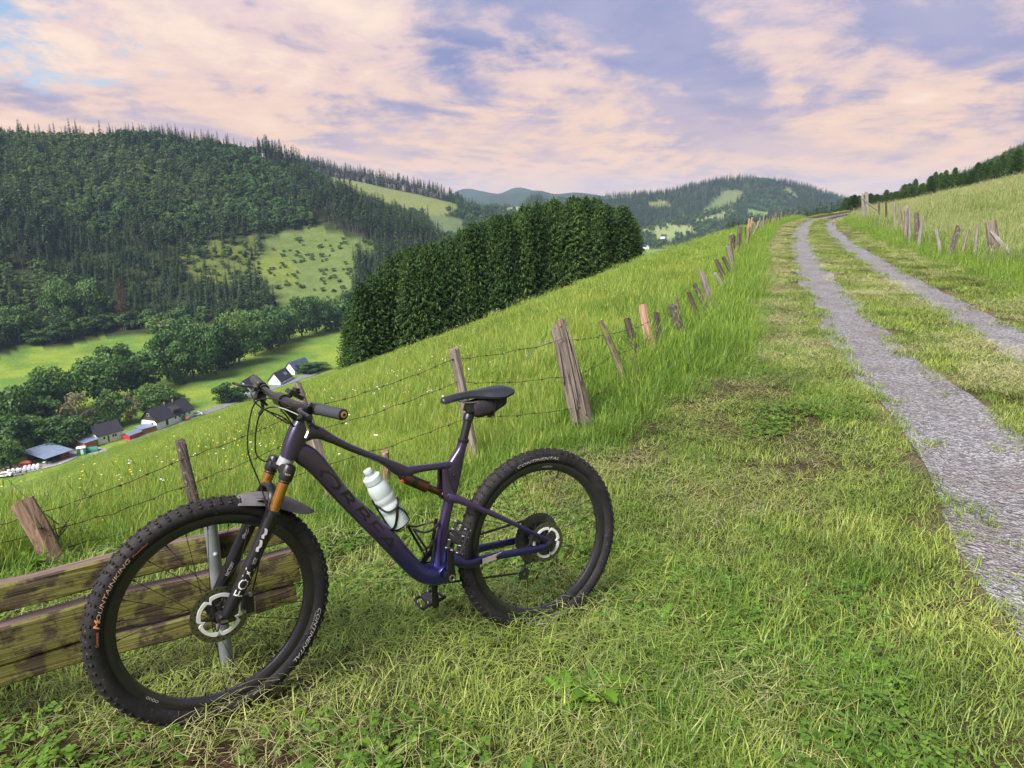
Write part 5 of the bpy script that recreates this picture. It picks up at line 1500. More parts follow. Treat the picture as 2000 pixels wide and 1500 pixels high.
def rotor(R, y, parent, matrix=None):
    mb = MB(); n = 72; t_ = 0.0018
    prof = []
    vs_, fc = [], []
    for k in range(n):
        a = 2 * math.pi * k / n; ro = R * (1 + 0.006 * math.sin(12 * a)); ri = R * 0.77 * (1 + 0.02 * math.sin(6 * a))
        for yy_ in (y - t_ / 2, y + t_ / 2):
            vs_ += [(ro * math.cos(a), yy_, ro * math.sin(a)), (ri * math.cos(a), yy_, ri * math.sin(a))]
    for k in range(n):
        j = (k + 1) % n; A, B = 4 * k, 4 * j
        fc += [(A, B, B + 1, A + 1), (A + 2, A + 3, B + 3, B + 2), (A, A + 2, B + 2, B), (A + 1, B + 1, B + 3, A + 3)]
    mb.add(vs_, fc)
    ro_ = mb.build('brake_rotor', M_ROTOR, parent, True, matrix)
    # drilled slots read as dark ticks proud of the band
    sl = MB()
    for k in range(36):
        a = 2 * math.pi * k / 36 + 0.05; rr = R * (0.84 if k % 2 else 0.93)
        sl.box((rr * math.cos(a), y + t_ / 2 + 0.0003, rr * math.sin(a)), (0.0075, 0.0004, 0.0032), Matrix.Rotation(-a - 0.6, 3, 'Y'))
    sl.build('vent_slot', M_BLACK, ro_, False)['kind'] = 'stuff'
    sp = MB(); n = 90; vs_, fc = [], []
    for k in range(n):
        a = 2 * math.pi * k / n; w = abs(((a / (2 * math.pi) * 5) % 1) - 0.5) * 2     # 5 lobes
        dip = 1 - 0.20 * max(0, 1 - w * 5)
        ro = R * 0.775 * dip; ri = R * (0.635 + 0.03 * w) * (dip if dip < 0.97 else 1)
        for yy_ in (y - 0.0012, y + 0.0042):
            vs_ += [(ro * math.cos(a), yy_, ro * math.sin(a)), (ri * math.cos(a), yy_, ri * math.sin(a))]
    for k in range(n):
        j = (k + 1) % n; A, B = 4 * k, 4 * j
        fc += [(A, B, B + 1, A + 1), (A + 2, A + 3, B + 3, B + 2), (A, A + 2, B + 2, B), (A + 1, B + 1, B + 3, A + 3)]
    sp.add(vs_, fc); sp.build('rotor_spider', M_ALU, parent, True, matrix)
    ar = MB()
    for k in range(5):
        a = 2 * math.pi * (k + 0.5) / 5 + 0.1
        ar.tube([(0.02 * math.cos(a - .3), y, 0.02 * math.sin(a - .3)), (R * 0.64 * math.cos(a), y, R * 0.64 * math.sin(a))], [0.006, 0.0045], 6, flat=0.5)
    ar.build('rotor_arm', M_BLACK, parent, True, matrix)['kind'] = 'stuff'
def wheel(name, label, matrix, seed, front):
    w = empty(name, parent=bike); w.matrix_local = matrix; w['label'] = label
    tyre_mb().build('tyre', M_RUBBER, w)
    kn = knob_mb(seed).build('tread', M_KNOB, w, False); kn['kind'] = 'stuff'
    rim_mb().build('rim', M_CARBON, w)
    hw = 0.05 if front else 0.068
    hb = MB(); hb.lathe((0, 0, 0), (0, 1, 0), [(-hw, 0.012), (-hw + 0.014, 0.014), (-hw + 0.016, 0.028), (-hw + 0.020, 0.028), (-hw + 0.026, 0.016), (hw - 0.030, 0.017), (hw - 0.024, 0.030), (hw - 0.020, 0.030), (hw - 0.016, 0.016), (hw, 0.013)], 24)
    hb.build('hub', M_BLACK, w)
    for k in range(28):
        a = 2 * math.pi * k / 28; s = 1 if k % 2 else -1; cr = 0.62 if (k // 2) % 2 else -0.62
        p0 = Vector((0.028 * math.cos(a + cr * 2.0), s * (hw - 0.020), 0.028 * math.sin(a + cr * 2.0))); p1 = Vector((0.286 * math.cos(a), s * 0.003, 0.286 * math.sin(a)))
        sm = MB().tube([p0, p1], 0.00105, 5).tube([p1 + (p0 - p1).normalized() * 0.014, p1], 0.0022, 5)
        sm.build('spoke', M_BLACK, w)
    MB().tube([(0.283 * math.cos(1.9), 0, 0.283 * math.sin(1.9)), (0.255 * math.cos(1.9), 0, 0.255 * math.sin(1.9))], [0.003, 0.0026], 8).build('valve', M_BLACK, w)
    rotor(0.09 if front else 0.08, 0.034 if front else 0.044, w)
    return w
def arc_text(parent, s, th0, span, R, h, mat, shear=0.0, yoff=0.0010, name='lettering', rimface=False):
    """reads clockwise seen from the bike's left; th0 angle of its start"""
    def fn(x, y):
        r_ = R + y; th = th0 - x / R if False else th0 + sgn * x / R
        yy_ = (tyre_y(r_, yoff) if not rimface else 0.0182 - 0.28 * (0.306 - r_) * (1 if r_ < 0.306 else 0.2))
        return (r_ * math.cos(th), yy_, r_ * math.sin(th))
    sgn = 1.0
    return lettering(name, s, fn, span * R, h, mat, parent, None, shear)
FWM = FM @ Matrix.Translation((0.044, 0, 0))
# rotate the front wheel frame so that its x axis points along the bike for the angles used below
fw = wheel('front_wheel', 'front wheel with knobbly tyre, lettered sidewall and white-spidered rotor', FWM, 1, True)
rw = wheel('rear_wheel', 'rear wheel with knobbly tyre and cassette', Matrix.Identity(4), 2, False)
D = math.radians
arc_text(fw, 'MOUNTAINKING', D(-13.5), D(36), 0.3305, 0.0115, M_PEACHP, 0.25)
arc_text(fw, 'M', D(-14), D(5), 0.3290, 0.017, M_ORANGEP, 0.25, 0.0014)
arc_text(fw, 'Protection', D(24), D(9), 0.3315, 0.005, M_ORANGEP, 0.2)
arc_text(fw, 'Continental', D(-23), D(7.5), 0.3305, 0.0075, M_ORANGEP, 0.1)
arc_text(fw, 'CONTINENTAL', D(170.5), D(33), 0.3305, 0.0115, M_WHITE, 0.35)
arc_text(fw, 'TUBELESS READY', D(172), D(12), 0.3245, 0.0035, M_GREYP, 0.2)
arc_text(fw, 'OQUO', D(-74.5), D(8), 0.2955, 0.0085, M_WHITE, 0.0, rimface=True)
arc_text(rw, 'CONTINENTAL', D(69.5), D(33.5), 0.3305, 0.0115, M_WHITE, 0.35)
arc_text(rw, 'OQUO', D(90.8), D(9), 0.2955, 0.0085, M_WHITE, 0.0, rimface=True)
arc_text(rw, 'MOUNTAINKING', D(-104), D(30), 0.3305, 0.0115, M_WHITE, 0.25)
arc_text(rw, 'Continental', D(-72), D(7), 0.3305, 0.006, M_ORANGEP, 0.1)
arc_text(rw, 'Protection', D(-113), D(8), 0.3305, 0.005, M_ORANGEP, 0.1)

# cassette, derailleur, chain
def sprocket(mb, R, y, n, t_=0.0022, hole=0.5):
    vs_, fc = [], []; m = n * 2
    for k in range(m):
        a = 2 * math.pi * k / m; ro = R * (1.0 if k % 2 else 0.955); ri = R * hole
        for yy_ in (y - t_ / 2, y + t_ / 2): vs_ += [(ro * math.cos(a), yy_, ro * math.sin(a)), (ri * math.cos(a), yy_, ri * math.sin(a))]
    for k in range(m):
        j = (k + 1) % m; A, B = 4 * k, 4 * j
        fc += [(A, B, B + 1, A + 1), (A + 2, A + 3, B + 3, B + 2), (A, A + 2, B + 2, B), (A + 1, B + 1, B + 3, A + 3)]
    mb.add(vs_, fc)
M_COG = simple('oily_sprocket_steel', (0.11, 0.11, 0.12), 0.35, 0.9, var=0.4, scale=60)
cs = empty('cassette', parent=rw)
for k in range(10):
    R_ = 0.105 - 0.0085 * k; mb = MB(); sprocket(mb, R_, -0.024 - 0.0042 * k, max(11, int(R_ * 480)), hole=0.62 if k < 6 else 0.4); mb.build('sprocket', M_COG, cs)
mb = MB()
for k in range(6):
    a = k * 1.047; mb.tube([(0.02 * math.cos(a), -0.026, 0.02 * math.sin(a)), (0.072 * math.cos(a + .5), -0.026, 0.072 * math.sin(a + .5))], [0.006, 0.004], 5)
mb.build('carrier', M_BLACK, cs)
M_CHAIN = simple('chain_steel', (0.07, 0.065, 0.06), 0.45, 0.8, var=0.3, scale=80)
def chain_run(name, a, b):
    a, b = Vector(a), Vector(b); d = (b - a); n = int(d.length / 0.0127); mb = MB()
    u = d.normalized(); w = Vector((0, 1, 0)); v = u.cross(w)
    for k in range(n):
        p = a + u * (k + 0.5) * 0.0127
        mb.box(p, (0.0125, 0.006 if k % 2 else 0.0045, 0.0078), Matrix((u, w, v)).transposed())
    o = mb.build(name, M_CHAIN, bike, False); return o
chain_run('chain', (0.44, -0.052, 0.033), (0.0, -0.035, 0.082)); chain_run('chain', (0.44, -0.052, -0.108), (0.045, -0.045, -0.145))
dr = empty('rear_derailleur', parent=bike)
mb = MB(); mb.tube([(-0.012, -0.062, -0.03), (0.0, -0.075, -0.062), (0.03, -0.065, -0.085)], [0.012, 0.014, 0.012], 8); mb.build('body', M_BLACK, dr)
for (x_, z_) in ((0.028, -0.088), (0.05, -0.150)):
    mb = MB(); sprocket(mb, 0.026, -0.047, 13, 0.004, 0.3); mb.build('pulley', M_COG, dr)
    for ob in dr.children: pass
    dr.children[-1].location = (x_, 0, z_) if dr.children[-1].name.startswith('pulley') else (0, 0, 0)
mb = MB(); mb.tube([(0.028, -0.055, -0.088), (0.05, -0.055, -0.150)], [0.010, 0.010], 6, flat=0.3); mb.build('cage', M_BLACK, dr)

# ---------------------------------------------------------------- frame
def prof_tube(name, pts, parent, mat, n=18, k=6, e=2.6, matrix=None, y0=0.0):
    """pts: (x, z, half height in the plane, half width, [y]) swept with a rounded-rectangle section"""
    P = catmull([tuple(q) + ((y0,) if len(q) == 4 else ()) for q in pts], k); secs = []
    for i_, p in enumerate(P):
        a = P[max(i_ - 1, 0)]; b = P[min(i_ + 1, len(P) - 1)]
        t_ = Vector((b[0] - a[0], b[4] - a[4], b[1] - a[1])).normalized()
        s = Vector((0, 1, 0)); s = (s - t_ * s.dot(t_)).normalized(); u = t_.cross(s)
        c = Vector((p[0], p[4], p[1])); sec = []
        for q in range(n):
            g = 2 * math.pi * q / n; cg, sg = math.cos(g), math.sin(g)
            sec.append(c + s * (p[3] * math.copysign(abs(cg) ** (2 / e), cg)) + u * (p[2] * math.copysign(abs(sg) ** (2 / e), sg)))
        secs.append(sec)
    return MB().loft(secs).build(name, mat, parent, True, matrix)
fr = empty('frame', parent=bike)
fr['label'] = 'dark frame shifting from black over purple to blue'
prof_tube('head_tube', [(0.922, 0.572, 0.030, 0.028), (0.937, 0.538, 0.034, 0.030), (0.957, 0.496, 0.033, 0.030), (0.974, 0.458, 0.027, 0.029)], fr, M_PAINT)
prof_tube('down_tube', [(0.962, 0.488, 0.020, 0.024), (0.925, 0.466, 0.036, 0.027), (0.880, 0.420, 0.034, 0.029), (0.796, 0.302, 0.0285, 0.031), (0.722, 0.214, 0.0315, 0.033), (0.648, 0.128, 0.0345, 0.034), (0.580, 0.036, 0.032, 0.036), (0.530, -0.022, 0.032, 0.040), (0.478, -0.044, 0.038, 0.043), (0.435, -0.040, 0.040, 0.044)], fr, M_PAINT, e=2.9)
prof_tube('top_tube', [(0.930, 0.530, 0.026, 0.022), (0.880, 0.535, 0.0225, 0.022), (0.828, 0.506, 0.0150, 0.021), (0.770, 0.471, 0.0125, 0.021), (0.704, 0.436, 0.0120, 0.021), (0.645, 0.404, 0.0145, 0.020), (0.598, 0.372, 0.0220, 0.018), (0.566, 0.356, 0.0210, 0.016), (0.535, 0.3605, 0.0145, 0.015), (0.470, 0.3610, 0.0120, 0.015), (0.410, 0.3595, 0.0135, 0.016), (0.378, 0.362, 0.014, 0.016)], fr, M_PAINT, e=3.2)
prof_tube('seat_tube', [(0.452, -0.020, 0.030, 0.034), (0.443, 0.035, 0.027, 0.022), (0.437, 0.080, 0.0235, 0.018), (0.424, 0.135, 0.0205, 0.016), (0.408, 0.195, 0.0185, 0.016), (0.397, 0.235, 0.023, 0.016), (0.389, 0.285, 0.030, 0.016), (0.380, 0.335, 0.034, 0.017), (0.363, 0.375, 0.026, 0.018), (0.346, 0.412, 0.0175, 0.018), (0.337, 0.437, 0.0165, 0.018)], fr, M_PAINT, e=2.7)
MB().lathe((0.437, -0.046, -0.038), (0, 1, 0), [(0, 0.030), (0.006, 0.034), (0.086, 0.034), (0.092, 0.030)], 28).build('bottom_bracket', M_PAINT, fr)
MB().lathe((0.336, 0, 0.436), (-0.20, 0, 0.98), [(0, 0.0195), (0.004, 0.021), (0.013, 0.021), (0.016, 0.0185)], 24).build('seat_clamp', M_BLACK, fr)
for s in (1, -1):
    prof_tube('seat_stay', [(0.424, 0.252, 0.012, 0.007, 0.026 * s), (0.39, 0.238, 0.0135, 0.008, 0.040 * s), (0.30, 0.190, 0.011, 0.008, 0.050 * s), (0.16, 0.110, 0.0085, 0.007, 0.057 * s), (0.03, 0.030, 0.0085, 0.006, 0.064 * s), (-0.010, 0.008, 0.010, 0.005, 0.066 * s)], fr, M_PAINT, n=12, e=3.2)
    prof_tube('chain_stay', [(0.420, 0.020, 0.022, 0.009, 0.030 * s), (0.395, 0.005, 0.021, 0.010, 0.038 * s), (0.350, -0.016, 0.0175, 0.010, 0.046 * s), (0.26, -0.006, 0.0150, 0.010, 0.054 * s), (0.13, -0.009, 0.0145, 0.009, 0.060 * s), (0.03, -0.010, 0.0150, 0.007, 0.066 * s), (-0.006, -0.004, 0.013, 0.005, 0.068 * s)], fr, M_PAINT, n=12, e=3.0)
    MB().lathe((0.0, 0.062 * s, 0), (0, s, 0), [(0, 0.016), (0.010, 0.016), (0.013, 0.011), (0.015, 0.006)], 16).build('dropout', M_BLACK, fr)
    prof_tube('rocker_link', [(0.423, 0.352, 0.010, 0.006, 0.021 * s), (0.421, 0.300, 0.013, 0.007, 0.023 * s), (0.414, 0.252, 0.021, 0.008, 0.027 * s), (0.390, 0.232, 0.016, 0.008, 0.031 * s)], fr, M_PAINT, n=12, e=3)
    for (x_, z_, r_) in ((0.412, 0.248, 0.010), (0.384, 0.228, 0.0095), (0.386, 0.322, 0.006), (0.583, 0.342, 0.008)):
        MB().lathe((x_, (0.020 if x_ > 0.5 or r_ < 0.007 else 0.034) * s, z_), (0, s, 0), [(0, r_), (0.003, r_), (0.0045, r_ * 0.7), (0.0035, r_ * 0.45)], 14).build('pivot_bolt', M_BLACK, fr)
# rear brake caliper between the stays
MB().box((0.058, 0.052, 0.030), (0.045, 0.026, 0.022), Matrix.Rotation(-0.5, 3, 'Y'), taper=0.8).build('brake_caliper', M_BLACK, fr)
# shock
sh = empty('rear_shock', parent=bike); A_, B_ = Vector((0.583, 0, 0.342)), Vector((0.413, 0, 0.247)); u_ = (B_ - A_).normalized()
MB().lathe(A_, u_, [(-0.012, 0.008), (0.0, 0.014), (0.012, 0.017), (0.020, 0.020), (0.024, 0.0205), (0.095, 0.0205), (0.099, 0.022), (0.108, 0.022), (0.112, 0.017)], 24).build('air_can', M_BRONZE, sh)
MB().lathe(A_ + u_ * 0.11, u_, [(0, 0.0125), (0.062, 0.0125), (0.064, 0.015), (0.078, 0.015), (0.082, 0.009)], 20).build('shaft', M_BRONZE, sh)
MB().lathe(A_ + u_ * 0.040, u_, [(0, 0.0207), (0.020, 0.0207), (0.020, 0.0202), (0, 0.0202)], 24, closed=True).build('decal_band', M_BLACKG, sh)
MB().lathe(A_ + Vector((0.006, 0.018, -0.012)), (0, 1, 0), [(0, 0.006), (0.010, 0.005)], 10).build('rebound_dial', M_RED, sh)
# big tone-in-tone name on the down tube, and the stay sticker
def dt_fn(x, y):
    a = Vector((0.872, 0.414)); b = Vector((0.600, 0.062)); d = (b - a).normalized(); nn = Vector((-d.y, d.x))   # nn: towards the top of the tube
    if nn.y < 0: nn = -nn
    p = a + d * x + nn * (y - 0.026); k = max(0.0, 1 - abs((y - 0.026) / 0.033) ** 2.9) ** (1 / 2.9)
    w_ = 0.029 + 0.005 * x / 0.44
    return (p.x, w_ * k + 0.0012, p.y)
lettering('lettering', 'ORBEA', lambda x, y: dt_fn(x, y), 0.40, 0.042, M_BLACKG, fr, None, 0.15)
mb = MB(); mb.box((0.257, 0.0655, -0.006), (0.088, 0.0006, 0.021), Matrix.Rotation(0.09, 3, 'Y') @ Matrix.Rotation(0.07, 3, 'Z')); st_ = mb.build('sticker', M_WHITE, fr, False)
lettering('lettering', 'ORANGE TRAIL', lambda x, y: (0.297 - x, 0.0672 - 0.07 * x * 0.9 + 0.0018 - (0.0) , -0.0105 + 0.09 * x * 1.0 + y - 0.0), 0.080, 0.011, M_PEACHP, fr)
lettering('lettering', 'mtb', lambda x, y: (0.262 - x, 0.0705 - 0.07 * (0.035 + x) * 0.9, -0.0145 + 0.09 * (0.035 + x) + y), 0.022, 0.006, M_ORANGEP, fr)
# cranks and pedals
ck = empty('crankset', parent=bike)
MB().tube([(0.437, -0.085, -0.038), (0.437, 0.088, -0.038)], 0.0145, 16).build('spindle', M_BLACK, ck)
def crank(s, ang):
    y_ = 0.079 * s; d = Vector((math.sin(ang), 0, math.cos(ang))); c = Vector((0.437, y_, -0.038))
    secs = []
    for f, w_, t_ in ((-0.10, 0.013, 0.008), (-0.05, 0.018, 0.010), (0.05, 0.0185, 0.010), (0.3, 0.014, 0.0085), (0.7, 0.012, 0.008), (0.93, 0.0145, 0.008), (1.02, 0.0145, 0.008), (1.07, 0.010, 0.007)):
        p = c + d * (f * 0.170) + Vector((0, 0.012 * s * max(0, f), 0)); x = Vector((d.z, 0, -d.x))
        secs.append([p + x * (w_ * math.cos(g)) + Vector((0, t_ * math.copysign(abs(math.sin(g)) ** 0.5, math.sin(g)), 0)) for g in [2 * math.pi * q / 14 for q in range(14)]])
    MB().loft(secs).build('crank_arm', M_BLACKG, ck)
    MB().lathe(c + Vector((0, 0.008 * s, 0)), (0, s, 0), [(0, 0.013), (0.004, 0.013), (0.005, 0.009), (0.002, 0.008), (0.002, 0.0)], 16).build('crank_bolt', M_STEEL, ck)
    return c + d * 0.170 + Vector((0, 0.012 * s, 0))
pl = crank(1, 0.02); pr = crank(-1, math.pi + 0.06)
def pedal(p, s, tilt):
    pd = empty('pedal', parent=bike); R_ = Matrix.Rotation(tilt, 3, 'Y')
    f = lambda x, y, z: p + R_ @ Vector((x, y * s, z))
    MB().tube([f(0, 0, 0), f(0, 0.11, 0)], [0.008, 0.006], 10).build('axle', M_STEEL, pd)
    mb = MB()
    for (a, b) in (((-0.05, 0.016), (-0.042, 0.112)), ((0.05, 0.016), (0.042, 0.112)), ((-0.05, 0.016), (0.05, 0.016)), ((-0.042, 0.112), (0.042, 0.112)), ((-0.018, 0.016), (-0.014, 0.112)), ((0.018, 0.016), (0.014, 0.112))):
        mb.tube([f(a[0], a[1], 0), f(b[0], b[1], 0)], 0.0075, 6, flat=0.8)
    mb.box(f(0, 0.06, 0), (0.028, 0.09, 0.014), R_)
    mb.build('platform', M_BLACK, pd)
    for x in (-0.05, -0.02, 0.02, 0.05):
        for y in (0.024, 0.066, 0.106):
            if abs(x) < 0.03 and y == 0.066: continue
            k = 1 - 0.17 * (y - 0.016) / 0.1
            MB().tube([f(x * k, y, -0.013), f(x * k, y, 0.013)], 0.0018, 5).build('pin', M_ALU, pd)
pedal(pl, 1, 1.15); pedal(pr, -1, 0.25)
mb = MB(); sprocket(mb, 0.072, -0.052, 34, 0.0035, 0.66); mb.build('chainring', M_COG, ck)
for ob in ck.children:
    if ob.name.startswith('chainring'): ob.location = (0.437, 0, -0.038)
mb = MB(); [mb.tube([(0.437, -0.053, -0.038), (0.437 + 0.055 * math.cos(k * 1.571 + .4), -0.053, -0.038 + 0.055 * math.sin(k * 1.571 + .4))], [0.014, 0.008], 6, flat=0.4) for k in range(4)]; mb.build('chainring_spider', M_BLACK, ck)
# seat post, saddle
sp_ = empty('seat_post', parent=bike)
MB().tube([(0.339, 0, 0.43), (0.3035, 0, 0.552)], 0.0158, 20).build('post', M_BLACK, sp_)
MB().lathe((0.3145, 0, 0.516), (-0.28, 0, 0.96), [(0, 0.0165), (0.003, 0.0195), (0.024, 0.0195), (0.028, 0.0165)], 20).build('collar', M_BLACK, sp_)
MB().box((0.300, 0, 0.566), (0.040, 0.050, 0.030), Matrix.Rotation(-0.1, 3, 'Y'), taper=0.8).build('clamp_head', M_BLACK, sp_)
sd = empty('saddle', parent=bike)
def saddle():
    secs = []
    prof = [(0.420, 0.609, 0.006, 0.006), (0.416, 0.611, 0.015, 0.012), (0.400, 0.615, 0.019, 0.015), (0.36, 0.622, 0.021, 0.015), (0.31, 0.628, 0.024, 0.017), (0.265, 0.632, 0.038, 0.024), (0.225, 0.636, 0.058, 0.032), (0.190, 0.639, 0.069, 0.034), (0.165, 0.639, 0.071, 0.026), (0.148, 0.636, 0.066, 0.016), (0.141, 0.632, 0.058, 0.008)]
    for (x, z, w_, dr_) in [tuple(q) for q in catmull(prof, 4)]:
        top, bot = [], []
        m = 12
        for q in range(m + 1):
            y = w_ * (1 - 2 * q / m); f = abs(y / w_)
            ridge = -0.004 * math.exp(-(y / 0.010) ** 2) * (w_ > 0.03)
            top.append((x, y, z - dr_ * f ** 2.6 + ridge))
        for q in range(m, -1, -1):
            y = w_ * (1 - 2 * q / m) * 0.94; f = abs(y / w_)
            bot.append((x, y, z - dr_ * f ** 2.6 - 0.012 - 0.004 * (1 - f)))
        secs.append(top + bot)
    MB().loft(secs).build('shell', M_SADDLE, sd)
saddle()
for s in (1, -1):
    MB().tube(catmull([(0.375, 0.012 * s, 0.606), (0.350, 0.018 * s, 0.596), (0.325, 0.022 * s, 0.588), (0.26, 0.022 * s, 0.588), (0.20, 0.025 * s, 0.603), (0.175, 0.028 * s, 0.612)], 5), 0.0036, 8).build('rail', M_STEEL, sd)
# bottle cages
def cage(name, pts_list, r_=0.0035):
    e_ = empty(name, parent=bike)
    for p in pts_list: MB().tube(catmull(p, 6), r_, 7, flat=1.7).build('strap', M_BLACKG, e_)
    return e_
bA, bB = Vector((0.596, 0.004, 0.170)), Vector((0.713, 0.004, 0.388)); bu = (bB - bA).normalized(); bs = Vector((bu.z, 0, -bu.x))   # bs: towards the down tube
def bp(l, a, r_=0.0400):
    return tuple(bA + bu * l + bs * (r_ * math.cos(a)) + Vector((0, r_ * math.sin(a), 0)))
cage('bottle_cage', [[bp(0.12, 0.2), bp(0.085, 0.9), bp(0.078, 1.5), bp(0.082, 2.2), bp(0.10, 2.7)], [bp(0.005, 0.2), bp(0.02, 0.9), bp(0.05, 1.5), bp(0.078, 2.0)], [bp(0.12, -0.2), bp(0.085, -0.9), bp(0.078, -1.5), bp(0.082, -2.2), bp(0.10, -2.7)],
                     [bp(-0.003, 2.6, 0.03), bp(-0.004, 1.5, 0.02), bp(-0.004, 0.3, 0.03), bp(0.05, 0.0, 0.039), bp(0.14, 0.0, 0.039)], [bp(0.078, 2.0), bp(0.04, 2.5), bp(-0.003, 2.8, 0.033)]])
cage('bottle_cage', [[(0.452, 0.012, 0.150), (0.480, 0.035, 0.140), (0.520, 0.040, 0.135), (0.556, 0.025, 0.150)], [(0.452, -0.012, 0.150), (0.480, -0.035, 0.140), (0.520, -0.040, 0.135), (0.556, -0.025, 0.150)],
                     [(0.556, 0.025, 0.150), (0.535, 0.036, 0.110), (0.512, 0.034, 0.070), (0.505, 0.015, 0.045)], [(0.468, 0.010, 0.090), (0.490, 0.03, 0.080), (0.512, 0.034, 0.070)], [(0.556, -0.025, 0.150), (0.53, -0.035, 0.10), (0.505, -0.015, 0.045)], [(0.452, 0.0, 0.165), (0.470, 0, 0.085), (0.482, 0, 0.045), (0.510, 0, 0.040)]], 0.004)

# ---------------------------------------------------------------- fork and cockpit (steered frame)
fk = empty('suspension_fork', parent=bike); fk.matrix_local = FM
fk['label'] = 'black suspension fork with gold stanchions'
def leg_pts(s): return [Vector((0.010, 0.066 * s, 0.352)), Vector((0.014, 0.066 * s, 0.26)), Vector((0.024, 0.067 * s, 0.13)), Vector((0.034, 0.066 * s, 0.03)), Vector((0.040, 0.064 * s, -0.012))]
for s in (1, -1):
    MB().tube([(0.010, 0.066 * s, 0.33), (0.010, 0.066 * s, 0.485)], 0.0172, 24).build('stanchion', M_KASH, fk)
    MB().tube(leg_pts(s), [0.0235, 0.0225, 0.0215, 0.020, 0.014], 20).build('lower_leg', M_BLACKG, fk)
    MB().lathe((0.010, 0.066 * s, 0.340), (0, 0, 1), [(0, 0.0236), (0.010, 0.0240), (0.013, 0.0205), (0.016, 0.0178)], 24).build('wiper_seal', M_BLACK, fk)
    MB().lathe((0.010, 0.066 * s, 0.455), (0, 0, 1), [(0, 0.020), (0.006, 0.0225), (0.042, 0.0215), (0.050, 0.019), (0.054, 0.012)], 24).build('crown_socket', M_BLACK, fk)
    MB().lathe((0.010, 0.066 * s, 0.447), (0, 0, 1), [(0, 0.0178), (0.003, 0.0182), (0.006, 0.0178)], 20).build('travel_ring', M_BLACK, fk)
    MB().lathe((0.042, 0.050 * s, 0.0), (0, s, 0), [(0, 0.020), (0.018, 0.021), (0.028, 0.016), (0.030, 0.010)], 18).build('axle_lug', M_BLACKG, fk)
prof_tube('crown', [(0.006, 0.470, 0.018, 0.016, -0.066), (0.0, 0.482, 0.020, 0.018, -0.03), (0.0, 0.486, 0.022, 0.022, 0.0), (0.0, 0.482, 0.020, 0.018, 0.03), (0.006, 0.470, 0.018, 0.016, 0.066)], fk, M_BLACK, e=2.4)
bt_ = None
mb = MB(); mb.tube(catmull([(0.012, 0.062, 0.30), (0.020, 0.055, 0.385), (0.022, 0.03, 0.412), (0.022, 0, 0.418), (0.022, -0.03, 0.412), (0.020, -0.055, 0.385), (0.012, -0.062, 0.30)], 6), 0.012, 10, flat=1.3); mb.build('arch', M_BLACK, fk)
MB().lathe((0, 0, 0.49), (0, 0, 1), [(0, 0.026), (0.012, 0.0255), (0.030, 0.024)], 24).build('crown_race', M_GREYP, fk)
def leg_fn(s, a0, up):
    def fn(x, y):
        z = a0 + x; P = leg_pts(s); 
        f = np.interp(z, [q.z for q in reversed(P)], [q.x for q in reversed(P)]); r_ = np.interp(z, [0, 0.13, 0.26, 0.36], [0.0205, 0.0219, 0.0229, 0.0239])
        ph = up + (y) / r_
        return (f + r_ * math.sin(ph), 0.0668 * s + r_ * math.cos(ph), z)
    return fn
lettering('lettering', 'FOX', leg_fn(1, 0.080, -0.50), 0.092, 0.030, M_WHITE, fk)
lettering('lettering', 'FACTORY', leg_fn(-1, 0.098, 0.05), 0.046, 0.011, M_WHITE, fk)
lettering('lettering', 'FACTORY', leg_fn(1, 0.186, -0.2), 0.02, 0.012, M_GREYP, fk)
lettering('lettering', 'VOX', lambda x, y: (0.010 + 0.0236 * math.sin(0.7 - x / 0.0225), 0.066 + 0.0236 * math.cos(0.7 - x / 0.0225), 0.475 + y), 0.018, 0.006, M_WHITE, fk)
mb = MB()
for z0, z1, dx_ in ((0.225, 0.262, 0.008), (0.268, 0.300, 0.012)):
    for s in (1, -1):
        fn = leg_fn(s, 0, 0.0); pts_ = [fn(z0 + (z1 - z0) * q / 4, 0.004 + 0.003 * math.sin(q * 2)) for q in range(5)] + [fn(z1 - (z1 - z0) * q / 4, 0.013 + 0.003 * math.cos(q * 2)) for q in range(5)]
        mb.add([(p[0], p[1] + 0.0006, p[2]) for p in pts_], [(q, q + 1, 8 - q, 9 - q) for q in range(4)])
mb.build('tail_graphic', M_GREYP, fk, False)['kind'] = 'stuff'
MB().box((0.046, 0.0895, 0.0), (0.022, 0.004, 0.008), Matrix.Rotation(0.3, 3, 'Y')).build('axle_lever', M_STEEL, fk)
# front caliper behind the left leg
cp = empty('front_brake_caliper', parent=bike); cp.matrix_local = FM
MB().box((-0.020, 0.052, 0.055), (0.034, 0.034, 0.060), Matrix.Rotation(0.35, 3, 'Y'), taper=0.85).build('body', M_BLACK, cp)
MB().box((-0.040, 0.056, 0.040), (0.016, 0.020, 0.040), Matrix.Rotation(0.35, 3, 'Y')).build('cooling_fin', M_STEEL, cp)
for z in (0.03, 0.085): MB().lathe((-0.012, 0.062, z), (0, 1, 0), [(0, 0.006), (0.012, 0.006)], 8).build('bolt', M_STEEL, cp)
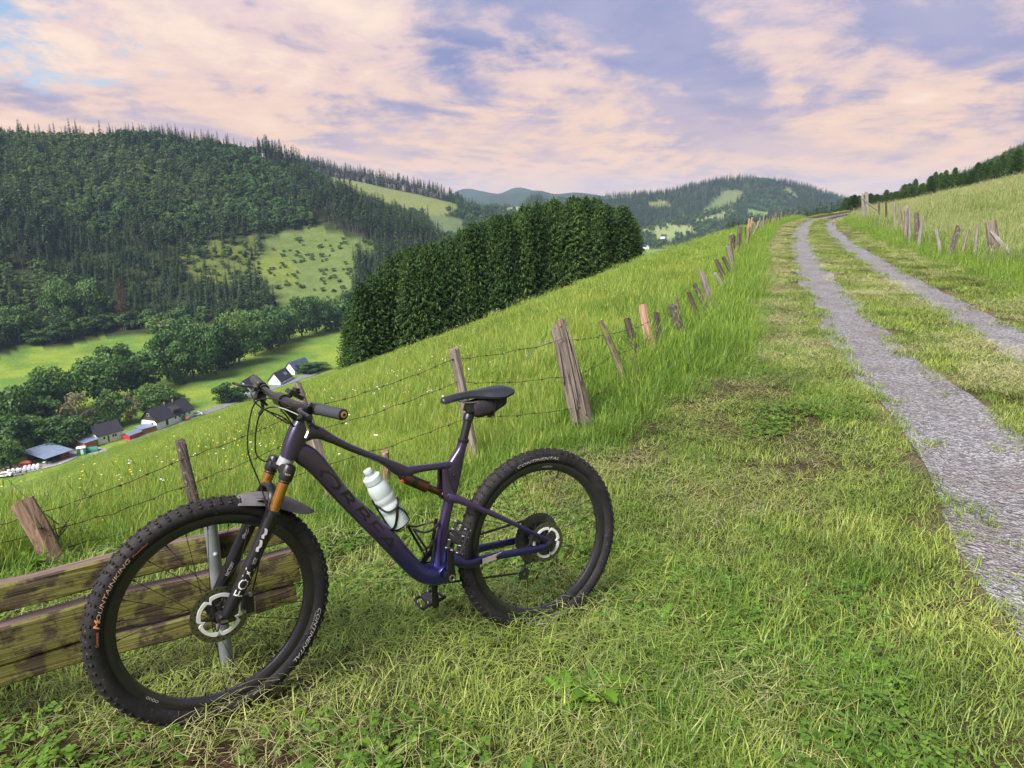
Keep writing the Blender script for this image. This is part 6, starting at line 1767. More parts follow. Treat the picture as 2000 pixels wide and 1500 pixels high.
# mudguard
mg = empty('mudguard', parent=bike); mg.matrix_local = FM
def guard():
    secs = []
    for (x, z, hw, sag) in [tuple(q) for q in catmull([(0.118, 0.358, 0.022, 0.020), (0.100, 0.372, 0.034, 0.028), (0.060, 0.389, 0.044, 0.034), (0.010, 0.398, 0.050, 0.034), (-0.050, 0.397, 0.052, 0.036), (-0.105, 0.387, 0.040, 0.028), (-0.140, 0.377, 0.020, 0.012), (-0.158, 0.371, 0.004, 0.002)], 4)]:
        sec = []
        for q in range(13):
            f = -1 + q / 6; sec.append((x, hw * f, z - sag * abs(f) ** 2.0))
        for q in range(12, -1, -1):
            f = -1 + q / 6; sec.append((x, hw * f * 0.98, z - sag * abs(f) ** 2.0 - 0.0018))
        secs.append(sec)
    MB().loft(secs).build('blade', M_FENDER, mg)
guard()
for s in (1, -1): MB().tube(catmull([(0.060, 0.036 * s, 0.372), (0.040, 0.048 * s, 0.378), (0.025, 0.060 * s, 0.345), (0.020, 0.068 * s, 0.300)], 4), 0.0045, 7, flat=1.8).build('strap', M_BLACK, mg)
# cockpit
hb = empty('handlebar', parent=bike); hb.matrix_local = FM
bar = catmull([(0.0545, 0.385, 0.7205), (0.062, 0.32, 0.716), (0.0715, 0.25, 0.708), (0.081, 0.17, 0.7005), (0.0845, 0.10, 0.696), (0.0845, 0.04, 0.6925), (0.0845, -0.04, 0.6925), (0.0845, -0.10, 0.696), (0.081, -0.17, 0.7005), (0.0715, -0.25, 0.708), (0.062, -0.32, 0.716), (0.0545, -0.385, 0.7205)], 5)
MB().tube(bar, [0.0112 + 0.0056 * math.exp(-(p[1] / 0.075) ** 4) for p in bar], 18).build('bar', M_BLACK, hb)
for s in (1, -1):
    g0, g1 = Vector((0.0552, 0.382 * s, 0.7200)), Vector((0.0710, 0.255 * s, 0.7085)); d = (g1 - g0)
    gr = MB().tube([g0, g0 + d * 0.03, g0 + d * 0.5, g1], [0.0158, 0.0170, 0.0168, 0.0165], 24).build('grip', M_GRIP, hb)
    gn = -d.normalized()
    MB().lathe(g0 - gn * 0.001, gn, [(0, 0.0158), (0.003, 0.0155), (0.0045, 0.0125)], 22).build('end_cap', M_BLACKG, gr)
    MB().lathe(g0 + gn * 0.0036, gn, [(0, 0.0098), (0.0014, 0.0098), (0.0018, 0.0085)], 20).build('plug', M_GOLD, gr)
    MB().lathe(g0 + gn * 0.0052, gn, [(0, 0.0046), (0.0006, 0.0046)], 12).build('plug_mark', M_BLACK, gr)
    MB().lathe(g1 - d.normalized() * 0.002, d.normalized(), [(0, 0.0175), (0.010, 0.0178), (0.012, 0.0125)], 20).build('lock_ring', M_BLACKG, gr)
    # brake lever: clamp, master cylinder, blade
    lv = empty('brake_lever', parent=hb)
    c0 = Vector((0.073, 0.232 * s, 0.7065))
    MB().lathe(c0, d.normalized(), [(-0.008, 0.017), (0.008, 0.017)], 18).build('clamp', M_BLACK, lv)
    MB().tube([c0 + Vector((0.022, 0.016 * s, -0.006)), c0 + Vector((0.030, -0.020 * s, -0.008)), c0 + Vector((0.040, -0.062 * s, -0.012))], [0.010, 0.0115, 0.008], 12).build('master_cylinder', M_BLACKG, lv)
    MB().tube(catmull([c0 + Vector((0.030, 0.004 * s, -0.010)), c0 + Vector((0.052, 0.020 * s, -0.016)), c0 + Vector((0.058, 0.055 * s, -0.020)), c0 + Vector((0.052, 0.095 * s, -0.022)), c0 + Vector((0.058, 0.118 * s, -0.022))], 5), 0.0052, 8, flat=1.5).build('blade', M_BLACKG, lv)
    MB().lathe(c0 + Vector((0.018, -0.004 * s, 0.008)), (0.3, 0, 1), [(0, 0.007), (0.006, 0.007), (0.007, 0.004)], 10).build('bolt', M_STEEL, lv)
    # shifter pod (right) and lockout / dropper levers (left)
    c1 = Vector((0.076, 0.198 * s, 0.703))
    rm = empty('shifter' if s < 0 else 'remote_lever', parent=hb)
    MB().lathe(c1, d.normalized(), [(-0.006, 0.0162), (0.006, 0.0162)], 16).build('clamp', M_BLACK, rm)
    MB().box(c1 + Vector((0.004, 0.004 * s, -0.028)), (0.036, 0.034, 0.026), Matrix.Rotation(0.3, 3, 'X'), taper=0.8).build('pod', M_BLACK, rm)
    MB().tube(catmull([c1 + Vector((0.0, 0.006 * s, -0.032)), c1 + Vector((-0.022, 0.016 * s, -0.046)), c1 + Vector((-0.036, 0.030 * s, -0.050))], 4), 0.0055, 8, flat=1.6).build('thumb_lever', M_BLACKG, rm)
    MB().tube(catmull([c1 + Vector((-0.004, 0.0, -0.040)), c1 + Vector((-0.020, 0.004 * s, -0.066)), c1 + Vector((-0.018, 0.010 * s, -0.090))], 4), 0.0050, 8, flat=1.6).build('thumb_lever', M_STEEL if s > 0 else M_BLACKG, rm)
stm = empty('stem', parent=bike); stm.matrix_local = FM
MB().tube([(0.0, 0, 0.618), (0.0, 0, 0.678)], 0.0195, 20).build('steerer_clamp', M_BLACK, stm)
MB().tube([(0.004, 0, 0.650), (0.045, 0, 0.670), (0.080, 0, 0.689)], [0.0185, 0.0165, 0.0180], 16).build('extension', M_BLACK, stm)
MB().tube([(0.0845, -0.027, 0.6925), (0.0845, 0.027, 0.6925)], 0.0215, 20).build('face_plate', M_BLACK, stm)
MB().lathe((0, 0, 0.566), (0, 0, 1), [(0, 0.027), (0.020, 0.024), (0.052, 0.0195)], 24).build('headset_cover', M_BLACK, stm)
mt = empty('computer_mount', parent=bike); mt.matrix_local = FM
MB().box((0.045, -0.012, 0.722), (0.052, 0.040, 0.014), Matrix.Rotation(-0.2, 3, 'Y')).build('plate', M_BLACK, mt)
MB().lathe((0.045, -0.012, 0.728), (0.1, 0, 1), [(0, 0.017), (0.006, 0.017), (0.007, 0.012), (0.016, 0.012)], 20).build('quarter_turn_socket', M_BLACK, mt)
MB().tube([(0.080, -0.030, 0.700), (0.050, -0.016, 0.716)], [0.007, 0.006], 8).build('arm', M_BLACK, mt)
# cables
cb = empty('cables', parent=bike); cb.matrix_local = FM
for pts_ in ([(0.112, 0.17, 0.690), (0.150, 0.08, 0.690), (0.175, 0.03, 0.650), (0.150, 0.045, 0.52), (0.075, 0.060, 0.42), (0.030, 0.078, 0.34), (0.006, 0.086, 0.20), (-0.014, 0.072, 0.10)],
             [(0.110, -0.17, 0.690), (0.150, -0.10, 0.680), (0.135, -0.02, 0.650), (0.060, 0.0, 0.640), (0.020, 0.012, 0.62)],
             [(0.080, 0.19, 0.670), (0.140, 0.12, 0.672), (0.158, 0.06, 0.630), (0.120, 0.03, 0.52), (0.055, -0.03, 0.486), (0.020, -0.060, 0.500)],
             [(0.080, -0.19, 0.672), (0.120, -0.13, 0.655), (0.090, -0.04, 0.640), (0.030, -0.010, 0.625)],
             [(0.110, 0.175, 0.690), (0.120, 0.11, 0.668), (0.080, 0.055, 0.655), (0.020, 0.016, 0.622)]):
    MB().tube(catmull(pts_, 8), 0.0024, 7).build('cable', M_BLACKG, cb)

# ---------------------------------------------------------------- things carried on the bike
def bottle_mat():
    m, nt, b = new_mat('frosted_bottle_plastic')
    n = tex(nt, scale=9, detail=3)
    c = ramp(nt, n.outputs['Fac'], [(0.35, (0.66, 0.80, 0.82)), (0.65, (0.86, 0.90, 0.91))])
    nt.links.new(c, b.inputs['Base Color']); b.inputs['Roughness'].default_value = 0.30
    b.inputs['Transmission Weight'].default_value = 0.25; b.inputs['Subsurface Weight'].default_value = 0.4; b.inputs['Subsurface Radius'].default_value = (0.02, 0.02, 0.02); b.inputs['Subsurface Scale'].default_value = 1.0
    return m
M_BOTTLE = bottle_mat()
btl = empty('water_bottle'); btl.matrix_world = BM @ Matrix.Translation(bA)
tag(btl, 'translucent white water bottle held in the down tube cage', 'bottle')
MB().lathe((0, 0, 0), bu, [(0, 0.030), (0.004, 0.037), (0.030, 0.0385), (0.060, 0.0380), (0.063, 0.0372), (0.068, 0.0372), (0.071, 0.0380), (0.095, 0.0385), (0.100, 0.0355), (0.108, 0.0355), (0.114, 0.0385), (0.128, 0.0385), (0.131, 0.0376), (0.136, 0.0376), (0.139, 0.0385), (0.165, 0.0375), (0.182, 0.033), (0.190, 0.0285)], 32).build('body', M_BOTTLE, btl)
MB().lathe((0, 0, 0), bu, [(0.1895, 0.0286), (0.191, 0.0318), (0.212, 0.0318), (0.217, 0.027), (0.219, 0.014), (0.2195, 0.0)], 32).build('cap', M_BOTTLE, btl)
MB().lathe((0, 0, 0), bu, [(0.2185, 0.0125), (0.230, 0.0120), (0.232, 0.0160), (0.243, 0.0150), (0.246, 0.006)], 20).build('spout', M_BOTTLE, btl)
for k_ in range(7):      # printed volume scale
    q_ = 0.02 + 0.011 * k_
    MB().tube([Vector(bu) * q_ + Vector(bs) * (0.0387 * math.cos(a_)) + Vector((0, 0.0387 * math.sin(a_), 0)) for a_ in (1.95, 2.05, 2.15 if k_ % 2 else 2.3)], 0.0008, 4).build('scale_mark', M_GREYP, btl)
bagO = empty('saddle_bag'); bagO.matrix_world = BM
tag(bagO, 'small black nylon bag strapped under the saddle', 'saddle bag')
def bag():
    secs = []
    pr_ = [(0.300, 0.540, 0.588, 0.012), (0.296, 0.532, 0.592, 0.024), (0.275, 0.527, 0.597, 0.031), (0.245, 0.528, 0.603, 0.034), (0.215, 0.537, 0.607, 0.036), (0.190, 0.550, 0.608, 0.037), (0.168, 0.563, 0.606, 0.036), (0.161, 0.570, 0.600, 0.030), (0.159, 0.576, 0.594, 0.020)]
    for i_, (x, z0, z1, w_) in enumerate([tuple(q) for q in catmull(pr_, 4)]):
        sec = []
        for q in range(20):
            g = 2 * math.pi * q / 20; c_, s_ = math.cos(g), math.sin(g); wob = 1 + 0.03 * math.sin(3 * g + i_ * 0.7)
            sec.append((x, w_ * wob * math.copysign(abs(c_) ** 0.6, c_), (z0 + z1) / 2 + (z1 - z0) / 2 * wob * math.copysign(abs(s_) ** 0.6, s_)))
        secs.append(sec)
    MB().loft(secs).build('pouch', M_NYLON, bagO)
    MB().tube([(0.222, 0.040, 0.596), (0.218, 0.041, 0.57), (0.222, 0.036, 0.535), (0.226, 0, 0.528), (0.222, -0.036, 0.535)], 0.008, 6, flat=0.2).build('strap', M_BLACK, bagO)
    MB().tube([(0.296, 0.010, 0.560), (0.318, 0.020, 0.556), (0.322, 0, 0.558)], 0.009, 6, flat=0.25).build('strap', M_BLACK, bagO)
bag()
# ================================================================== grass
G_GREEN = leaf_mat('mown_grass_blades', [(0.0692, 0.1176, 0.0226), (0.1453, 0.2213, 0.0398), (0.2558, 0.3389, 0.0638), (0.4288, 0.4565, 0.1205)], 0.22, 0.45, 1.8, 0.48)
G_STRAW = leaf_mat('cut_grass_blades', [(0.11, 0.12, 0.045), (0.27, 0.275, 0.115), (0.44, 0.43, 0.20), (0.62, 0.57, 0.33)], 0.10, 0.6, 2.0, 0.35)
G_LUSH = leaf_mat('lush_grass_blades', [(0.0446, 0.1061, 0.0166), (0.099, 0.2056, 0.0276), (0.1919, 0.3248, 0.0442), (0.3218, 0.4375, 0.076)], 0.40, 0.42, 0.8, 0.28)
G_PAST = leaf_mat('pasture_blades', [(0.0846, 0.1633, 0.0251), (0.156, 0.2676, 0.0391), (0.2666, 0.3721, 0.0587), (0.4161, 0.4701, 0.1188)], 0.40, 0.45, 0.30, 0.50)
G_MEAD = leaf_mat('upper_meadow_blades', [(0.0874, 0.1589, 0.0358), (0.1693, 0.2566, 0.0644), (0.273, 0.3483, 0.1073), (0.404, 0.4155, 0.2002)], 0.35, 0.5, 0.25, 0.32)
M_YEL = simple('buttercup_petals', (0.80, 0.62, 0.03), 0.5, var=0.1)
M_DAISY = simple('white_umbel', (0.78, 0.78, 0.70), 0.6, var=0.1)
M_WEED = leaf_mat('weed_leaves', [(0.055, 0.13, 0.015), (0.11, 0.23, 0.022), (0.19, 0.33, 0.035)], 0.35, 0.35, 3.0, 0.2)
def blades(seed, n, disc, h0, h1_, w, lean, droop, flat=0.0, tint=(0.5, 0.18), segs=3, seed_heads=0.0):
    """n curved tapering blades; flat=1 lays them on the ground like clippings"""
    g = np.random.default_rng(seed)
    r = disc * np.sqrt(g.random(n)); a = g.random(n) * 6.2832
    base = np.stack([r * np.cos(a), r * np.sin(a), np.zeros(n)], 1)
    h = g.uniform(h0, h1_, n); az = g.random(n) * 6.2832
    d = np.stack([np.cos(az), np.sin(az), np.zeros(n)], 1); s = np.stack([-np.sin(az), np.cos(az), np.zeros(n)], 1)
    ln = np.abs(g.normal(0, 1, n)) * lean; dp = np.abs(g.normal(0, 1, n)) * droop
    if flat:
        base[:, 2] = g.uniform(0.004, 0.035, n); pit = g.normal(0.0, 0.16, n)
        base -= d * h[:, None] * 0.5
    wd = w * g.uniform(0.6, 1.4, n)
    V = []; rows = []
    for k in range(segs + 1):
        f = k / segs
        if flat:
            c = base + d * (h * f)[:, None] + np.array([0, 0, 1.0]) * (h * f * np.sin(pit) + h * 0.10 * np.sin(f * 3.14))[:, None] + s * (h * 0.25 * (f - .5) ** 2 * g.normal(0, 1, n))[:, None]
        else:
            c = base + np.array([0, 0, 1.0]) * (h * (f - 0.5 * dp * f * f * f).clip(-0.2))[:, None] + d * (h * (ln * f + dp * f * f))[:, None]
        ww = wd * (1 - f) ** 0.6 * (0.5 if k == segs else 1.0)
        rows.append((c - s * ww[:, None] / 2, c + s * ww[:, None] / 2))
    P = np.stack([q for r_ in rows[:-1] for q in r_] + [(rows[-1][0] + rows[-1][1]) / 2], 1)      # n, 2*segs+1, 3
    m = P.shape[1]; F = []
    for k in range(segs - 1): F.append(np.stack([np.full(n, 2 * k), np.full(n, 2 * k + 1), np.full(n, 2 * k + 3), np.full(n, 2 * k + 2)], 1))
    tri = np.stack([np.full(n, 2 * segs - 2), np.full(n, 2 * segs - 1), np.full(n, 2 * segs), np.full(n, 2 * segs)], 1)
    off = (np.arange(n) * m)[:, None]
    faces = [tuple(q) for f_ in F for q in (f_ + off)] + [tuple(q[:3]) for q in (tri + off)]
    T = np.repeat(g.normal(tint[0], tint[1], n), m)
    verts = P.reshape(-1, 3)
    if seed_heads:
        k = int(n * seed_heads); ids = g.choice(n, k, False); b0 = len(verts); ev = []; ef = []; et = []
        for i_ in ids:
            tip = P[i_, -1]; 
            for q in range(2):
                s_ = s[i_] if q else d[i_]
                L_ = g.uniform(0.05, 0.09); u = np.array([d[i_][0] * 0.25, d[i_][1] * 0.25, 1.0])
                nn = len(ev); ev += [tip - u * L_ * .3, tip + s_ * 0.006 + u * L_ * .2, tip + u * L_, tip - s_ * 0.006 + u * L_ * .2]; ef.append((b0 + nn, b0 + nn + 1, b0 + nn + 2, b0 + nn + 3)); et += [1.05] * 4
        verts = np.concatenate([verts, ev]); faces += ef; T = np.concatenate([T, et])
    return verts, faces, T
def clump(name, mat, *a, **k):
    v, f, t = blades(*a, **k)
    me_ = bpy.data.meshes.new(name); me_.from_pydata(v.tolist(), [], f); me_.materials.append(mat); tint_attr(me_, t); me_.update()
    return me_
def flower(name, seed, mat, n, disc, h0, h1_, r_):
    g = np.random.default_rng(seed); mb = MB()
    for k in range(n):
        a, q = g.random() * 6.28, disc * math.sqrt(g.random()); x, y = q * math.cos(a), q * math.sin(a); h = g.uniform(h0, h1_)
        tx, ty = x + g.normal() * 0.05, y + g.normal() * 0.05
        mb.add([(x - .0012, y, 0), (x + .0012, y, 0), (tx, ty, h)], [(0, 1, 2)], 0)
        mb.add([(tx + r_ * math.cos(q_ * 1.047), ty + r_ * math.sin(q_ * 1.047), h + 0.004 * (q_ % 2)) for q_ in range(6)], [tuple(range(6))], 1)
    return mb.mesh(name, False, [G_LUSH, mat], False)
SHORT = [clump('short', G_GREEN, 500 + k, 700, 0.30, 0.025, 0.085, 0.0042, 0.55, 0.45, tint=(0.48, 0.20), segs=2) for k in range(5)]
SHORTS = [clump('short_small', G_GREEN, 510 + k, 60, 0.10, 0.02, 0.06, 0.0042, 0.6, 0.5, tint=(0.45, 0.20), segs=2) for k in range(3)]
STRAW = [clump('straw', G_STRAW, 520 + k, 620, 0.32, 0.035, 0.14, 0.0021, 0, 0, flat=1.0, tint=(0.53, 0.22)) for k in range(5)]
STRAWM = [clump('olive_straw', G_STRAW, 530 + k, 260, 0.32, 0.035, 0.13, 0.0021, 0, 0, flat=1.0, tint=(0.24, 0.20)) for k in range(4)]
STRAWG = [clump('green_straw', G_GREEN, 540 + k, 420, 0.32, 0.035, 0.15, 0.0028, 0, 0, flat=1.0, tint=(0.42, 0.20)) for k in range(3)]
LUSH = [clump('lush', G_LUSH, 560 + k, 170, 0.20, 0.05, 0.16, 0.0052, 0.45, 0.55, tint=(0.48, 0.18)) for k in range(4)]
TALL = [clump('tall', G_PAST, 580 + k, 800, 0.42, 0.06, 0.20, 0.0033, 0.35, 0.5, tint=(0.5, 0.18), seed_heads=0.03) for k in range(4)]
FRINGE = [clump('fringe', G_LUSH, 600 + k, 130, 0.24, 0.14, 0.44, 0.0056, 0.30, 0.45, tint=(0.62, 0.18), seed_heads=0.06) for k in range(4)]
WIDE = [clump('wide', G_PAST, 620 + k, 850, 1.1, 0.07, 0.21, 0.0075, 0.35, 0.5, tint=(0.5, 0.18), segs=2, seed_heads=0.03) for k in range(3)]
MEAD = [clump('mead', G_MEAD, 640 + k, 520, 0.9, 0.20, 0.52, 0.007, 0.25, 0.35, tint=(0.5, 0.2), segs=2, seed_heads=0.22) for k in range(3)]
BUTTER = [flower('buttercups', 660 + k, M_YEL, 6, 0.6, 0.24, 0.38, 0.008) for k in range(2)]
UMBEL = [flower('umbels', 670 + k, M_DAISY, 4, 0.6, 0.28, 0.42, 0.010) for k in range(2)]

def in_view(x, y, z, m=60):
    u, v, dp = to_px(np.stack([x, y, z], 1)); m = m + 1.3 * FPX / np.maximum(dp, 0.3)
    return (dp > 0.0) & (u > -m) & (u < 2000 + m) & (v < 1500 + m)
def spread(n, r0, r1, a0=-0.80, a1=0.80, seed=0, power=1.0):
    """points with density falling with distance inside the viewing wedge"""
    g = np.random.default_rng(seed)
    r = r0 * (r1 / r0) ** (g.random(n) ** power); a = g.uniform(a0, a1, n)
    return r * np.sin(a), r * np.cos(a), r, g
def clover(name, seed, n, disc):
    g = np.random.default_rng(seed); mb = MB()
    for k in range(n):
        a, q = g.random() * 6.28, disc * math.sqrt(g.random()); x, y, h = q * math.cos(a), q * math.sin(a), g.uniform(0.02, 0.075); rr = g.uniform(0.006, 0.011); a0 = g.random() * 6.28; tl = g.normal(0, 0.3, 2)
        for m_ in range(3):
            b_ = a0 + m_ * 2.094; cx, cy_ = x + rr * math.cos(b_), y + rr * math.sin(b_)
            mb.add([(cx + rr * 0.92 * math.cos(b_ + c_ * 1.047), cy_ + rr * 0.92 * math.sin(b_ + c_ * 1.047), h + (cx - x + rr * math.cos(b_ + c_ * 1.047)) * tl[0] + (cy_ - y) * tl[1]) for c_ in range(6)], [tuple(range(6))])
    me_ = mb.mesh(name, False, [M_CLOVER], False); tint_attr(me_, np.repeat(np.random.default_rng(seed).normal(0.5, 0.2, n * 3), 6)); return me_
M_CLOVER = leaf_mat('clover_leaves', [(0.0425, 0.1015, 0.0132), (0.0935, 0.1885, 0.0242), (0.17, 0.29, 0.0385)], 0.3, 0.4, 3.0, 0.2)
CLOVER = [clover('clover', 680 + k, 110, 0.20) for k in range(3)]
class Bag:
    def __init__(s): s.p, s.r, s.s, s.i, s.protos = [], [], [], [], []
    def put(s, x, y, sc, protos, g, tilt=0.12, lift=0.0, zs=None):
        n = len(x)
        if n == 0: return
        z = H(x, y) + lift; k = in_view(x, y, z); x, y, z, sc = x[k], y[k], z[k], np.broadcast_to(sc, n)[k]; n = len(x)
        o = len(s.protos); s.protos += protos
        s.p.append(np.stack([x, y, z], 1)); s.r.append(np.stack([g.normal(0, tilt, n), g.normal(0, tilt, n), g.random(n) * 6.28], 1))
        s.s.append(np.stack([sc, sc, sc * (g.uniform(0.75, 1.2, n) if zs is None else zs[k])], 1)); s.i.append(o + g.integers(0, len(protos), n))
    def build(s, name, label):
        p = np.concatenate(s.p); print(name, len(p))
        gn_scatter(name, p, np.concatenate(s.r), np.concatenate(s.s), np.concatenate(s.i), s.protos, label, 'grass')
def straw_density(x, y):
    """where clippings lie thick: wind-rowed patches"""
    return smooth(0.42, 0.60, fbm(x * 0.75 + 0.35 * y, y * 0.9 - 0.2 * x, 51)) 
def lush_density(x, y): return smooth(0.50, 0.62, fbm(x * 0.8, y * 0.8, 57))
def earth(x, y): return ((x + 1.15) / 0.62) ** 2 + ((y - 1.66) / 0.20) ** 2

def lattice(cell, r0, r1, a0=-0.80, a1=0.80, seed=0):
    """jittered lattice over the viewing wedge between two distances"""
    g = np.random.default_rng(seed)
    xs = np.arange(-r1, r1, cell); ys = np.arange(-0.6, r1, cell)
    X, Y = np.meshgrid(xs, ys); X = X.ravel() + g.uniform(-.5, .5, X.size) * cell; Y = Y.ravel() + g.uniform(-.5, .5, Y.size) * cell
    r = np.hypot(X, Y); a = np.arctan2(X, Y + 1.4); k = (r > r0) & (r < r1) & (a > a0) & (a < a1)
    return X[k], Y[k], r[k], g
# ---- mown verge round the bike, strip between the tracks and verges
V_ = Bag(); ST = Bag()
for (r0, r1, sc) in ((0.35, 7.0, 1.0), (7.0, 15, 1.25), (15, 36, 1.6), (36, 80, 2.6)):
    x, y, r, g = lattice(0.29 * sc, r0, r1, seed=int(r0 * 10))
    dt, dm = d_track(x, y), d_mow(x, y); n = len(x)
    m_ = 0.16
    verge = (dm > 0.0) & (dt < -m_); mid = (dt > 0.74 + m_) & (dt < 1.70 - m_); right = (dt > 2.38 + m_) & (dt < 3.5)
    thin = g.random(n)
    ok = (verge | mid | right) & ~((earth(x, y) < 1.2) & (thin > 0.2)) & ~(verge & (dt < -0.35) & (r > 4.6) & (g.random(n) > 0.42))
    szf = np.where(mid | (dt > -0.6), 0.75, 1.0); szf = np.where(verge & (dt < -0.35), np.where(r > 5.0, 0.34, 1.0 - 0.5 * straw_density(x, y)), szf)
    V_.put(x[ok], y[ok], np.full(ok.sum(), sc if sc < 1.5 else 1.35), SHORT, g, 0.06, zs=szf[ok] * g.uniform(0.75, 1.2, ok.sum()))
    # ragged small tufts creeping over the track edges
    x, y, r, g = lattice(0.115 * sc * sc, r0, r1, seed=int(r0 * 10) + 3)
    dt = d_track(x, y); thin = g.random(len(x)); rag = fbm(x * 2.2, y * 2.2, 63)
    edge = np.minimum(np.minimum(np.abs(dt + 0.02), np.abs(dt - 0.76)), np.minimum(np.abs(dt - 1.69), np.abs(dt - 2.39)))
    intr = ((dt > 0.0) & (dt < 0.74)) | ((dt > 1.71) & (dt < 2.37))
    ok = (edge < 0.42) & (thin < np.where(intr, (rag > 0.50) * 0.9 * np.clip(1 - edge / 0.26, 0, 1), 0.8 if r0 < 10 else 0.5))
    V_.put(x[ok], y[ok], 1.0 * sc, SHORTS, g, 0.2)
    # clippings
    x, y, r, g = lattice((0.31 if r0 < 5 else 0.26) * sc, r0, r1, seed=int(r0 * 10) + 5)
    dt, dm = d_track(x, y), d_mow(x, y); thin = g.random(len(x))
    sd = straw_density(x, y)
    strip = ((dm > 0.05) & (dt < -0.35))
    dens = np.where(strip, np.where(r > 7.0, 0.97, 0.25 + 0.70 * sd), 0.0)
    dens = np.where((dt > 0.9) & (dt < 1.56), 0.10 + 0.6 * smooth(0.45, 0.6, fbm(x * 0.9, y * 0.35, 61)), dens)
    dens = np.where((dt > 2.65) & (dt < 3.5), 0.55, dens)
    dens = np.where((x < 0.6) & (y < 3.2) & (dm > 0), np.maximum(dens, 0.40), dens)
    ok = thin < dens
    ST.put(x[ok], y[ok], sc if sc < 1.5 else 1.5, (STRAWM + STRAWG if r0 < 3 else STRAW + STRAW[:3] + STRAWG), g, 0.06, 0.024 + 0.010 * (r0 < 6))
    if r0 < 6:
        x, y, r, g = lattice(0.24, r0, r1, seed=701); k = (d_mow(x, y) > 0.1) & (d_track(x, y) < -0.3) & (fbm(x * 1.3, y * 1.3, 71) > 0.50) & (straw_density(x, y) < 0.5)
        V_.put(x[k], y[k], 0.9, CLOVER, g, 0.08)
    # lush tufts left standing
    if r0 < 14:
        x, y, r, g = lattice(0.17 * sc, r0, r1, seed=int(r0 * 10) + 9)
        dt, dm = d_track(x, y), d_mow(x, y); thin = g.random(len(x))
        near_r = smooth(0.0, 0.5, x - 0.05) * (1 - smooth(2.6, 3.6, y)) * (1 - smooth(1.2, 1.7, x))
        ok = (dm > 0.1) & (dt < -0.3) & (thin < 0.6 * np.maximum(lush_density(x, y) * 0.6, near_r))
        V_.put(x[ok], y[ok], 0.8 * sc, LUSH, g, 0.12)
V_.build('short_grass', 'short mown grass of the verge and the strip between the wheel tracks')
ST.build('cut_grass', 'pale cut grass and hay lying on the mown verge')
# ---- tall grass along the fence and on the pasture
T_ = Bag()
for (r0, r1, sc) in ((2.2, 9.0, 1.0), (9.0, 22, 1.5)):
    x, y, r, g = lattice(0.40 * sc, r0, r1, seed=int(r0 * 10) + 2)
    df = d_fence(x, y); past = (df < -0.25)
    T_.put(x[past], y[past], 1.0 if sc == 1.0 else 1.4, TALL, g, 0.06)
    x, y, r, g = lattice(0.23 * sc, r0, r1, seed=int(r0 * 10) + 4)
    df, dm = d_fence(x, y), d_mow(x, y); thin = g.random(len(x))
    w_ = smooth(3.5, 8.0, y)
    fr_ = (dm < 0.06) & (df > -0.55) & (thin < 0.25 + 0.75 * w_)
    T_.put(x[fr_], y[fr_], ((0.42 + 0.50 * w_) * (1.0 if sc == 1 else 1.1))[fr_], FRINGE, g, 0.12)
x, y, r, g = lattice(0.17, 2.2, 12, seed=91); k = (d_fence(x, y) > -0.5) & (d_mow(x, y) < 0.15)
T_.put(x[k], y[k], 0.75, LUSH, g, 0.12)
for (r0, r1, sc) in ((20, 45, 1.0), (45, 100, 1.6)):
    x, y, r, g = lattice(1.15 * sc, r0, r1, a1=0.45, seed=int(r0) + 70)
    df = d_fence(x, y); past = (df < -1.0) & (df > -75)
    T_.put(x[past], y[past], sc ** 0.6, WIDE, g, 0.05)
x, y, r, g = lattice(0.42, 20, 82, 0.2, 0.6, seed=88)
fr_ = (d_mow(x, y) < 0.12) & (d_fence(x, y) > -0.7)
T_.put(x[fr_], y[fr_], np.where(r > 35, 1.0, 0.85)[fr_], FRINGE, g, 0.12)
x, y, r, g = spread(520, 5, 60, a1=0.4, seed=90); k = d_fence(x, y) < -1.5
T_.put(x[k], y[k], np.where(r > 20, 1.5, 0.9)[k], BUTTER + UMBEL[:1], g, 0.1)
T_.build('pasture_grass', 'tall pasture grass with buttercups beyond and along the valley-side fence')
# ---- bank and upper meadow on the right
R_ = Bag()
for (r0, r1, sc) in ((6, 24, 1.0), (24, 80, 1.7)):
    x, y, r, g = lattice(0.27 * sc, r0, r1, 0.25, 0.80, seed=int(r0) + 300)
    dt = d_track(x, y); thin = g.random(len(x)); bank = (dt > 2.9 + 0.4 * g.random(len(x))) & (dt < 4.7)
    R_.put(x[bank], y[bank], sc ** 0.5 * 0.72, FRINGE, g, 0.12)
for (r0, r1, sc) in ((8, 36, 1.0), (36, 140, 2.0)):
    x, y, r, g = lattice(0.95 * sc, r0, r1, 0.25, 0.80, seed=int(r0) + 400)
    dt = d_track(x, y); md = (dt > 4.4) & (dt < 48)
    R_.put(x[md], y[md], sc ** 0.7, MEAD, g, 0.05)
x, y, r, g = spread(260, 8, 60, 0.3, 0.75, seed=333); dt = d_track(x, y); k = dt > 3.2
R_.put(x[k], y[k], np.where(r > 25, 1.4, 0.8)[k], UMBEL + BUTTER, g, 0.1)
R_.build('meadow_grass', 'tall seeding meadow grass on the bank and slope right of the track')

